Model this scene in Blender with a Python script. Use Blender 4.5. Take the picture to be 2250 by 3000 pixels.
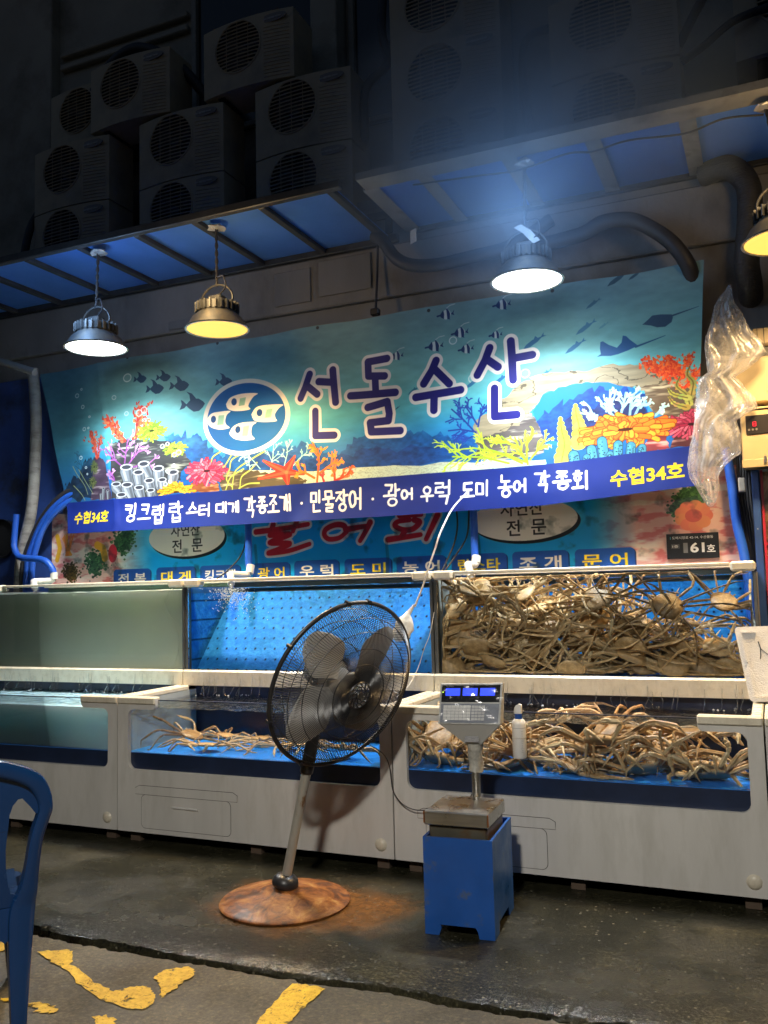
import bpy, math, random
import numpy as np
from mathutils import Vector, Matrix
PI = math.pi
for _o in list(bpy.data.objects):
    bpy.data.objects.remove(_o)
S = bpy.context.scene
COL = S.collection

# ------------------------------------------------------------------ camera
YAW, PITCH, ROLL = -0.40932, 0.08630, -0.02480
def camera():
    f = Vector((math.sin(YAW)*math.cos(PITCH), math.cos(YAW)*math.cos(PITCH), math.sin(PITCH)))
    r = Vector((math.cos(YAW), -math.sin(YAW), 0)); u = r.cross(f)
    r2 = math.cos(ROLL)*r + math.sin(ROLL)*u; u2 = -math.sin(ROLL)*r + math.cos(ROLL)*u
    cd = bpy.data.cameras.new('camera'); c = bpy.data.objects.new('camera', cd); COL.objects.link(c)
    m = Matrix(((r2.x, u2.x, -f.x, 0), (r2.y, u2.y, -f.y, 0), (r2.z, u2.z, -f.z, 1.5), (0, 0, 0, 1)))
    c.matrix_world = m
    cd.sensor_fit = 'VERTICAL'; cd.sensor_height = 24.0; cd.lens = 2598.5/3000*24
    cd.clip_start = 0.05; cd.clip_end = 500
    S.camera = c
camera()
# ------------------------------------------------------------------ sky (after dusk) and exposure
w = bpy.data.worlds.new('World'); S.world = w; w.use_nodes = True
nt = w.node_tree; bg = nt.nodes['Background']
sky = nt.nodes.new('ShaderNodeTexSky'); sky.sky_type = 'NISHITA'; sky.sun_disc = False
sky.sun_elevation = math.radians(-0.6); sky.sun_rotation = math.radians(200); sky.air_density = 1.0; sky.dust_density = 2.0; sky.ozone_density = 2.0
nt.links.new(sky.outputs[0], bg.inputs[0]); bg.inputs[1].default_value = 0.15
S.view_settings.view_transform = 'Standard'; S.view_settings.look = 'None'
S.view_settings.exposure = 0.55; S.view_settings.gamma = 1.0; S.view_settings.use_curve_mapping = False
S.cycles.max_bounces = 8; S.cycles.transparent_max_bounces = 24; S.cycles.caustics_reflective = False; S.cycles.caustics_refractive = False
S.cycles.use_denoising = True; S.cycles.sample_clamp_indirect = 6.0; S.cycles.sample_clamp_direct = 0
WHITE_LIGHT, WARM_LIGHT = (0.93, 0.98, 1.0), (1.0, 0.66, 0.30)
P_WHITE, P_WARM, P_AISLE, P_FILL = 370, 420, 680, 8.0

# ------------------------------------------------------------------ node helpers
def srgb(r, g, b):
    f = lambda c: (c/255/12.92) if c/255 <= .04045 else ((c/255+.055)/1.055)**2.4
    return (f(r), f(g), f(b))
MATS = {}
def newmat(name):
    m = bpy.data.materials.new(name); m.use_nodes = True
    return m, m.node_tree, m.node_tree.nodes['Principled BSDF']
def nd(nt, t, **k):
    n = nt.nodes.new('ShaderNode'+t)
    for a, b in k.items():
        if a in n.inputs: n.inputs[a].default_value = b
        else: setattr(n, a, b)
    return n
def noise(nt, scale, detail=4, rough=.55, coord='Object', stretch=None, dist=0.):
    tc = nd(nt, 'TexCoord'); n = nd(nt, 'TexNoise'); n.inputs['Scale'].default_value = scale
    n.inputs['Detail'].default_value = detail; n.inputs['Roughness'].default_value = rough; n.inputs['Distortion'].default_value = dist
    if stretch:
        mp = nd(nt, 'Mapping'); mp.inputs['Scale'].default_value = stretch
        nt.links.new(tc.outputs[coord], mp.inputs[0]); nt.links.new(mp.outputs[0], n.inputs['Vector'])
    else: nt.links.new(tc.outputs[coord], n.inputs['Vector'])
    return n
def ramp(nt, src, stops):
    r = nd(nt, 'ValToRGB'); el = r.color_ramp.elements
    while len(el) < len(stops): el.new(.5)
    for e, (p, c) in zip(el, stops):
        e.position = p; e.color = (*c, 1) if len(c) == 3 else c
    nt.links.new(src, r.inputs[0]); return r
def mat(name, col, rough=.5, metal=0., var=.15, vscale=6., bump=0., bscale=60., spec=.5, stretch=None, rvar=0., dirt=None, dscale=2.5, dcut=(.52, .7), coat=0.):
    """plain object material: base colour broken up by noise, optional dirt patches, bump and uneven gloss"""
    if name in MATS: return MATS[name]
    m, nt, p = newmat(name); L = nt.links.new
    n1 = noise(nt, vscale, 5, .6, stretch=stretch)
    lo = tuple(c*(1-var) for c in col); hi = tuple(min(1, c*(1+var)) for c in col)
    c = ramp(nt, n1.outputs[0], [(.3, lo), (.7, hi)]).outputs[0]
    if dirt:
        n2 = noise(nt, dscale, 8, .65, stretch=stretch); k = ramp(nt, n2.outputs[0], [(dcut[0], (0, 0, 0)), (dcut[1], (1, 1, 1))])
        mx = nd(nt, 'Mix', data_type='RGBA'); L(k.outputs[0], mx.inputs[0]); L(c, mx.inputs[6]); mx.inputs[7].default_value = (*dirt, 1); c = mx.outputs[2]
    L(c, p.inputs['Base Color'])
    p.inputs['Roughness'].default_value = rough; p.inputs['Metallic'].default_value = metal; p.inputs['Specular IOR Level'].default_value = spec
    p.inputs['Coat Weight'].default_value = coat
    if rvar:
        n3 = noise(nt, vscale*1.7, 5, .6); mr = nd(nt, 'MapRange'); mr.inputs[3].default_value = max(.03, rough-rvar); mr.inputs[4].default_value = min(1, rough+rvar)
        mr.inputs[1].default_value = .3; mr.inputs[2].default_value = .7
        L(n3.outputs[0], mr.inputs[0]); L(mr.outputs[0], p.inputs['Roughness'])
    if bump:
        n4 = noise(nt, bscale, 4, .6, stretch=stretch); b = nd(nt, 'Bump'); b.inputs['Strength'].default_value = bump; b.inputs['Distance'].default_value = .01
        L(n4.outputs[0], b.inputs['Height']); L(b.outputs[0], p.inputs['Normal'])
    MATS[name] = m; return m
def thin_glass(name, tint=(1, 1, 1), refl=1.0, rough=.02, bump=0., bscale=8., haze=0., hazecol=(.6, .65, .65)):
    """a pane or water film: clear, with Fresnel reflection, a tint and an optional smear of haze"""
    if name in MATS: return MATS[name]
    m, nt, p = newmat(name); L = nt.links.new; nt.nodes.remove(p); out = nt.nodes['Material Output']
    tr = nd(nt, 'BsdfTransparent'); tr.inputs[0].default_value = (*tint, 1)
    gl = nd(nt, 'BsdfGlossy'); gl.inputs['Roughness'].default_value = rough
    fr = nd(nt, 'Fresnel'); fr.inputs[0].default_value = 1.42
    mu = nd(nt, 'Math', operation='MULTIPLY'); L(fr.outputs[0], mu.inputs[0]); mu.inputs[1].default_value = refl
    mx = nd(nt, 'MixShader'); L(mu.outputs[0], mx.inputs[0]); L(tr.outputs[0], mx.inputs[1]); L(gl.outputs[0], mx.inputs[2]); last = mx
    if bump:
        n4 = noise(nt, bscale, 3, .5); b = nd(nt, 'Bump'); b.inputs['Strength'].default_value = bump; b.inputs['Distance'].default_value = .02
        L(n4.outputs[0], b.inputs['Height']); L(b.outputs[0], gl.inputs['Normal']); L(b.outputs[0], fr.inputs['Normal'])
    if haze:
        n5 = noise(nt, 3., 6, .65, stretch=(1, 1, .4)); k = nd(nt, 'MapRange'); k.inputs[1].default_value = .35; k.inputs[2].default_value = .75; k.inputs[3].default_value = haze*.2; k.inputs[4].default_value = haze
        L(n5.outputs[0], k.inputs[0]); df = nd(nt, 'BsdfDiffuse'); df.inputs[0].default_value = (*hazecol, 1)
        m2 = nd(nt, 'MixShader'); L(k.outputs[0], m2.inputs[0]); L(mx.outputs[0], m2.inputs[1]); L(df.outputs[0], m2.inputs[2]); last = m2
    L(last.outputs[0], out.inputs[0]); MATS[name] = m; return m
def emit(name, col, strength):
    if name in MATS: return MATS[name]
    m, nt, p = newmat(name); p.inputs['Base Color'].default_value = (col[0]*.15, col[1]*.15, col[2]*.15, 1)
    p.inputs['Emission Color'].default_value = (*col, 1); p.inputs['Emission Strength'].default_value = strength
    MATS[name] = m; return m

# ------------------------------------------------------------------ mesh helpers
class MB:
    def __init__(s): s.v = []; s.f = []
    def add(s, vs, fs):
        o = len(s.v); s.v += [tuple(map(float, q)) for q in vs]; s.f += [tuple(i+o for i in q) for q in fs]; return s
    def box(s, x0, y0, z0, x1, y1, z1, bev=0., M=None):
        if x0 > x1: x0, x1 = x1, x0
        if y0 > y1: y0, y1 = y1, y0
        if z0 > z1: z0, z1 = z1, z0
        b = min(bev, (x1-x0)/2.1, (y1-y0)/2.1, (z1-z0)/2.1)
        if b <= 0:
            vs = [(x, y, z) for x in (x0, x1) for y in (y0, y1) for z in (z0, z1)]
            fs = [(0, 1, 3, 2), (4, 6, 7, 5), (0, 4, 5, 1), (2, 3, 7, 6), (0, 2, 6, 4), (1, 5, 7, 3)]
        else:
            vs = []; idx = {}
            X = (x0, x1); Y = (y0, y1); Z = (z0, z1); sg = (1, -1)
            for i in (0, 1):
                for j in (0, 1):
                    for k in (0, 1):
                        idx[i, j, k] = len(vs)
                        vs += [(X[i], Y[j]+sg[j]*b, Z[k]+sg[k]*b), (X[i]+sg[i]*b, Y[j], Z[k]+sg[k]*b), (X[i]+sg[i]*b, Y[j]+sg[j]*b, Z[k])]
            fs = []
            for i in (0, 1): fs.append(tuple(idx[i, j, k] for j, k in ((0, 0), (1, 0), (1, 1), (0, 1))))
            for j in (0, 1): fs.append(tuple(idx[i, j, k]+1 for i, k in ((0, 0), (1, 0), (1, 1), (0, 1))))
            for k in (0, 1): fs.append(tuple(idx[i, j, k]+2 for i, j in ((0, 0), (1, 0), (1, 1), (0, 1))))
            for j in (0, 1):
                for k in (0, 1): a, c = idx[0, j, k], idx[1, j, k]; fs.append((a+1, c+1, c+2, a+2))
            for i in (0, 1):
                for k in (0, 1): a, c = idx[i, 0, k], idx[i, 1, k]; fs.append((a, c, c+2, a+2))
            for i in (0, 1):
                for j in (0, 1): a, c = idx[i, j, 0], idx[i, j, 1]; fs.append((a, c, c+1, a+1))
            for q in idx.values(): fs.append((q, q+1, q+2))
        if M is not None: vs = [tuple(M @ Vector(q)) for q in vs]
        return s.add(vs, fs)
    def tube(s, pts, r, n=8, caps=True, flat=1., up=None):
        pts = [Vector(p) for p in pts]; N = len(pts)
        rs = [r]*N if not hasattr(r, '__len__') else list(r)
        vs = []; prev = None
        for i, p in enumerate(pts):
            t = (pts[min(i+1, N-1)]-pts[max(i-1, 0)])
            t = t.normalized() if t.length > 1e-9 else Vector((0, 0, 1))
            if prev is None:
                a = Vector(up) if up else (Vector((0, 0, 1)) if abs(t.z) < .9 else Vector((1, 0, 0)))
                e = (a-t*a.dot(t)).normalized()
            else:
                e = prev-t*prev.dot(t); e = e.normalized() if e.length > 1e-6 else t.orthogonal().normalized()
            prev = e; g = t.cross(e)
            for k in range(n):
                a = 2*PI*k/n; vs.append(p+(e*math.cos(a)+g*math.sin(a)*flat)*rs[i])
        fs = [(i*n+k, i*n+(k+1) % n, (i+1)*n+(k+1) % n, (i+1)*n+k) for i in range(N-1) for k in range(n)]
        if caps: fs += [tuple(range(n))[::-1], tuple((N-1)*n+k for k in range(n))]
        return s.add(vs, fs)
    def lathe(s, prof, n=32, c=(0, 0, 0), M=None, caps=False):
        vs = []; fs = []
        for r, z in prof:
            for k in range(n):
                a = 2*PI*k/n; vs.append(Vector((r*math.cos(a), r*math.sin(a), z)))
        for i in range(len(prof)-1):
            for k in range(n): fs.append((i*n+k, i*n+(k+1) % n, (i+1)*n+(k+1) % n, (i+1)*n+k))
        if caps: fs += [tuple(range(n))[::-1], tuple((len(prof)-1)*n+k for k in range(n))]
        vs = [(M @ q if M is not None else q)+Vector(c) for q in vs]
        return s.add(vs, fs)
    def prism(s, poly, y0, y1, axis='y'):
        """outline in (a,b) extruded between y0 and y1 along the given axis"""
        n = len(poly); f = {'y': lambda a, b, t: (a, t, b), 'z': lambda a, b, t: (a, b, t), 'x': lambda a, b, t: (t, a, b)}[axis]
        vs = [f(a, b, y0) for a, b in poly]+[f(a, b, y1) for a, b in poly]
        fs = [tuple(range(n)), tuple(range(2*n-1, n-1, -1))]+[(i, (i+1) % n, n+(i+1) % n, n+i) for i in range(n)]
        return s.add(vs, fs)
    def grid(s, fn, nu, nv):
        vs = [fn(i/nu, j/nv) for j in range(nv+1) for i in range(nu+1)]
        return s.add(vs, [(j*(nu+1)+i, j*(nu+1)+i+1, (j+1)*(nu+1)+i+1, (j+1)*(nu+1)+i) for j in range(nv) for i in range(nu)])
    def build(s, name, m, parent=None, smooth=None, kind=None, fix=True):
        me = bpy.data.meshes.new(name)
        off = Vector((0, 0, 0)); q = parent
        while q is not None: off += q.location; q = q.parent
        vs = [(a-off.x, b-off.y, c-off.z) for a, b, c in s.v]
        me.from_pydata(vs, [], s.f); 
        if fix:
            import bmesh
            bm = bmesh.new(); bm.from_mesh(me); bmesh.ops.recalc_face_normals(bm, faces=bm.faces); bm.to_mesh(me); bm.free()
        if isinstance(m, (list, tuple)):
            for q in m: me.materials.append(q)
        elif m is not None: me.materials.append(m)
        if smooth is not None:
            me.polygons.foreach_set('use_smooth', [True]*len(me.polygons))
            if smooth < 180:
                try: me.set_sharp_from_angle(angle=math.radians(smooth))
                except Exception: pass
        me.update()
        o = bpy.data.objects.new(name, me); COL.objects.link(o)
        if parent is not None: o.parent = parent
        if kind: o['kind'] = kind
        return o
def tag(o, label, cat=None, group=None, kind=None):
    o['label'] = label
    if cat: o['category'] = cat
    if group: o['group'] = group
    if kind: o['kind'] = kind
    return o
def thing(name, loc, label, cat, group=None):
    o = bpy.data.objects.new(name, None); o.empty_display_size = .1; COL.objects.link(o); o.location = loc
    return tag(o, label, cat, group)
def copy_tree(o, parent=None):
    c = o.copy(); COL.objects.link(c)
    if parent is not None: c.parent = parent
    for ch in list(o.children): copy_tree(ch, c)
    return c
def catmull(pts, n=8):
    P = [Vector(p) for p in pts]; P = [P[0]*2-P[1]]+P+[P[-1]*2-P[-2]]; out = []
    for i in range(1, len(P)-2):
        for k in range(n):
            t = k/n; a, b, c, d = P[i-1], P[i], P[i+1], P[i+2]
            out.append(.5*((2*b)+(c-a)*t+(2*a-5*b+4*c-d)*t*t+(3*b-a-3*c+d)*t**3))
    out.append(P[-2]); return out
RNG = random.Random(7)
# ------------------------------------------------------------------ flat print: a small painter for lettering and printed pictures
class Canvas:
    def __init__(s, x0, z0, x1, z1, ppm):
        s.x0, s.z0, s.x1, s.z1, s.p = x0, z0, x1, z1, ppm
        s.W, s.H = int(round((x1-x0)*ppm)), int(round((z1-z0)*ppm)); s.a = np.zeros((s.H, s.W, 3), np.float32)
        s.rng = np.random.default_rng(3)
    def px(s, pts): return [((x-s.x0)*s.p, (s.z1-z)*s.p) for x, z in pts]
    def noise(s, cell, seed, asp=1.):
        r = np.random.default_rng(seed); h, w = int(s.H/cell)+3, int(s.W/(cell*asp))+3; g = r.random((h, w)).astype(np.float32)
        y = np.arange(s.H)/cell; x = np.arange(s.W)/(cell*asp); yi = y.astype(int); xi = x.astype(int); fy = (y-yi)[:, None]; fx = (x-xi)[None]
        fy = fy*fy*(3-2*fy); fx = fx*fx*(3-2*fx)
        return (g[yi][:, xi]*(1-fx)+g[yi][:, xi+1]*fx)*(1-fy)+(g[yi+1][:, xi]*(1-fx)+g[yi+1][:, xi+1]*fx)*fy
    def fbm(s, cell, seed, asp=1., o=4): return sum(s.noise(max(1.5, cell/2**k), seed+k, asp)*.5**k for k in range(o))/sum(.5**k for k in range(o))
    def put(s, mask, box, col, alpha=1.):
        x0, y0, x1, y1 = box; 
        if x1 <= x0 or y1 <= y0: return
        m = (mask*alpha)[..., None]; sub = s.a[y0:y1, x0:x1]
        c = np.asarray(col, np.float32)/255 if not isinstance(col, np.ndarray) else col
        s.a[y0:y1, x0:x1] = sub*(1-m)+c*m
    def mask_poly(s, contours):
        P = [s.px(c) for c in contours]; xs = [x for c in P for x, y in c]; ys = [y for c in P for x, y in c]
        x0, x1 = max(0, int(min(xs))-1), min(s.W, int(max(xs))+2); y0, y1 = max(0, int(min(ys))-1), min(s.H, int(max(ys))+2)
        if x1 <= x0 or y1 <= y0: return np.zeros((0, 0), np.float32), (0, 0, 0, 0)
        E = []
        for c in P:
            for i in range(len(c)):
                a, b = c[i], c[(i+1) % len(c)]
                if a[1] != b[1]: E.append((*a, *b))
        E = np.array(E); m = np.zeros((y1-y0, x1-x0), np.float32); xi = np.arange(x0, x1)
        for r in range(y0, y1):
            for q in (.17, .5, .83):
                y = r+q; h = ((E[:, 1] <= y) & (E[:, 3] > y)) | ((E[:, 3] <= y) & (E[:, 1] > y))
                if not h.any(): continue
                e = E[h]; X = np.sort(e[:, 0]+(y-e[:, 1])/(e[:, 3]-e[:, 1])*(e[:, 2]-e[:, 0]))
                for k in range(0, len(X)-1, 2): m[r-y0] += (np.clip(X[k+1]-xi, 0, 1)-np.clip(X[k]-xi, 0, 1))/3
        return np.clip(m, 0, 1), (x0, y0, x1, y1)
    def poly(s, pts, col, alpha=1., multi=False):
        m, b = s.mask_poly(pts if multi else [pts]); s.put(m, b, col, alpha); return m, b
    def stroke(s, pts, r, col, alpha=1., closed=False, r2=None):
        P = s.px(pts); R = r*s.p; R2 = (r2 if r2 is not None else r)*s.p
        if closed: P = P+[P[0]]
        mr = max(R, R2)+2; xs = [q[0] for q in P]; ys = [q[1] for q in P]
        x0, x1 = max(0, int(min(xs)-mr)), min(s.W, int(max(xs)+mr)+1); y0, y1 = max(0, int(min(ys)-mr)), min(s.H, int(max(ys)+mr)+1)
        if x1 <= x0 or y1 <= y0: return
        X = np.arange(x0, x1)[None]+.5; Y = np.arange(y0, y1)[:, None]+.5; best = np.full((y1-y0, x1-x0), -9., np.float32); n = len(P)-1
        for i in range(n):
            ax, ay = P[i]; bx, by = P[i+1]; dx, dy = bx-ax, by-ay; L = dx*dx+dy*dy+1e-9
            t = np.clip(((X-ax)*dx+(Y-ay)*dy)/L, 0, 1); d = np.hypot(X-ax-t*dx, Y-ay-t*dy); rr = R+(R2-R)*((i+t)/n)
            best = np.maximum(best, rr-d)
        s.put(np.clip(best+.5, 0, 1), (x0, y0, x1, y1), col, alpha)
    def disc(s, c, rx, rz, col, alpha=1., n=40):
        s.poly([(c[0]+rx*math.cos(2*PI*k/n), c[1]+rz*math.sin(2*PI*k/n)) for k in range(n)], col, alpha)
    def image(s, name):
        im = bpy.data.images.new(name, s.W, s.H); px = np.ones((s.H, s.W, 4), np.float32); px[..., :3] = np.clip(s.a[::-1], 0, 1)
        im.pixels.foreach_set(px.ravel()); im.update(); im.pack(); return im
_TXT = {}
def glyph_contours(body, bold=0.):
    """outlines of type set in Blender's own built-in font, as triangles"""
    k = (body, bold)
    if k not in _TXT:
        c = bpy.data.curves.new('type', 'FONT'); c.body = body; c.resolution_u = 3; c.offset = bold; o = bpy.data.objects.new('type', c); COL.objects.link(o)
        dg = bpy.context.evaluated_depsgraph_get(); dg.update(); me = bpy.data.meshes.new_from_object(o.evaluated_get(dg))
        me.calc_loop_triangles(); V = [(v.co.x, v.co.y) for v in me.vertices]; T = [tuple(t.vertices) for t in me.loop_triangles]
        bpy.data.objects.remove(o); bpy.data.curves.remove(c); bpy.data.meshes.remove(me); _TXT[k] = (V, T)
    return _TXT[k]
def set_type(cv, body, a, b, h, col, bold=.02, center=None, slant=0.):
    """type from a (left middle) to b (right middle), h tall; or centred on center with its own width"""
    V, T = glyph_contours(body, bold); xs = [v[0] for v in V]; ys = [v[1] for v in V]; X0, X1, Y0, Y1 = min(xs), max(xs), min(ys), max(ys)
    if center: wdt = (X1-X0)/(Y1-Y0)*h; a = (center[0]-wdt/2, center[1]); b = (center[0]+wdt/2, center[1])
    ux, uz = b[0]-a[0], b[1]-a[1]
    Q = []
    for x, y in V:
        t = (x-X0)/(X1-X0); q = (y-Y0)/(Y1-Y0)-.5; Q.append((a[0]+ux*t+slant*q*h, a[1]+uz*t+q*h))
    P = np.array(cv.px(Q)); x0, y0 = np.floor(P.min(0)).astype(int)-1; x1, y1 = np.ceil(P.max(0)).astype(int)+1
    x0, y0 = max(0, x0), max(0, y0); x1, y1 = min(cv.W, x1), min(cv.H, y1)
    if x1 <= x0 or y1 <= y0: return
    SS = 3; m = np.zeros(((y1-y0)*SS, (x1-x0)*SS), bool)
    for t in T:
        A = (P[list(t)]-(x0, y0))*SS; lo = np.maximum(np.floor(A.min(0)).astype(int), 0); hi = np.minimum(np.ceil(A.max(0)).astype(int)+1, (m.shape[1], m.shape[0]))
        if (hi <= lo).any(): continue
        X = np.arange(lo[0], hi[0])[None]+.5; Y = np.arange(lo[1], hi[1])[:, None]+.5
        e = [(A[(i+1) % 3][0]-A[i][0])*(Y-A[i][1])-(A[(i+1) % 3][1]-A[i][1])*(X-A[i][0]) for i in range(3)]
        m[lo[1]:hi[1], lo[0]:hi[0]] |= ((e[0] >= 0) & (e[1] >= 0) & (e[2] >= 0)) | ((e[0] <= 0) & (e[1] <= 0) & (e[2] <= 0))
    mm = m.reshape(y1-y0, SS, x1-x0, SS).mean((1, 3)).astype(np.float32); cv.put(mm, (x0, y0, x1, y1), col)
# brush hangul: every letter as strokes in a unit box
_ring = [(.5+.5*math.cos(2*PI*k/12), .5+.5*math.sin(2*PI*k/12)) for k in range(13)]
CONS = {0: [[(0, 1), (1, .95), (.8, 0)]], 2: [[(0, 1), (0, 0), (1, .05)]], 3: [[(1, 1), (0, .95), (0, .05), (1, 0)]], 5: [[(0, 1), (1, .95), (.95, .55), (.05, .5), (0, .05), (1, 0)]],
 6: [[(0, 1), (0, 0), (1, 0), (.95, .97), (0, 1)]], 7: [[(0, 1), (.05, 0), (1, 0), (1, 1)], [(.05, .5), (1, .5)]], 9: [[(.55, 1), (.4, .5), (0, 0)], [(.45, .55), (1, .05)]], 11: [_ring],
 12: [[(0, 1), (1, .95), (.5, .5), (0, 0)], [(.5, .5), (1, 0)]], 15: [[(0, 1), (1, .97), (.8, 0)], [(.05, .5), (.9, .5)]], 16: [[(1, 1), (0, .97), (0, 0), (1, 0)], [(0, .5), (.9, .5)]],
 18: [[(.35, 1.1), (.65, 1.08)], [(0, .78), (1, .8)], [(.5+.36*math.cos(2*PI*k/12), .3+.3*math.sin(2*PI*k/12)) for k in range(13)]]}
FIN = {1: 0, 4: 2, 8: 5, 16: 6, 17: 7, 19: 9, 21: 11}
VV = {0: [[(.2, 1), (.25, 0)], [(.22, .5), (1, .55)]], 1: [[(.1, .95), (.15, .05)], [(.15, .5), (.75, .5)], [(.8, 1), (.82, 0)]], 4: [[(.8, 1), (.82, 0)], [(0, .5), (.8, .5)]], 5: [[(.45, .95), (.45, .05)], [(0, .5), (.45, .5)], [(.95, 1), (.95, 0)]], 20: [[(.5, 1), (.52, 0)]], 6: [[(.8, 1), (.82, 0)], [(0, .65), (.8, .65)], [(0, .35), (.8, .35)]]}
HV = {8: [[(.5, 1), (.5, .1)], [(0, .05), (1, .1)]], 13: [[(0, .8), (1, .85)], [(.5, .8), (.5, 0)]], 18: [[(0, .5), (1, .55)]]}
def brush_syllable(cv, ch, x, z, w, h, r, col, rng):
    """x, z = lower left corner"""
    if ch == '·': cv.disc((x+w/2, z+h/2), r*1.2, r*1.2, col); return
    k = ord(ch)-0xAC00; ci, vi, fi = k//588, (k % 588)//28, k % 28
    def draw(sts, bx, bz, bw, bh):
        for st in sts:
            j = lambda: rng.uniform(-.035, .035)
            cv.stroke([(x+(bx+(a+j())*bw)*w, z+(bz+(b+j())*bh)*h) for a, b in st], r*rng.uniform(.88, 1.12), col)
    z0 = .42 if fi else 0.; hh = 1-z0
    if vi in VV: draw(CONS[ci], .02, z0+.12*hh, .5, .72*hh); draw(VV[vi], .6, z0, .38, hh)
    elif vi in HV: draw(CONS[ci], .22, z0+.48*hh, .56, .5*hh); draw(HV[vi], .0, z0, 1., .42*hh)
    else:
        draw(CONS[ci], .08, z0+.5*hh, .45, .48*hh); draw(HV[8], .0, z0+.08*hh, .62, .38*hh); draw(VV[0] if vi == 9 else VV[20], .68, z0, .3, hh)
    if fi: draw(CONS[FIN[fi]], .28, 0, .55, .34)
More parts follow.
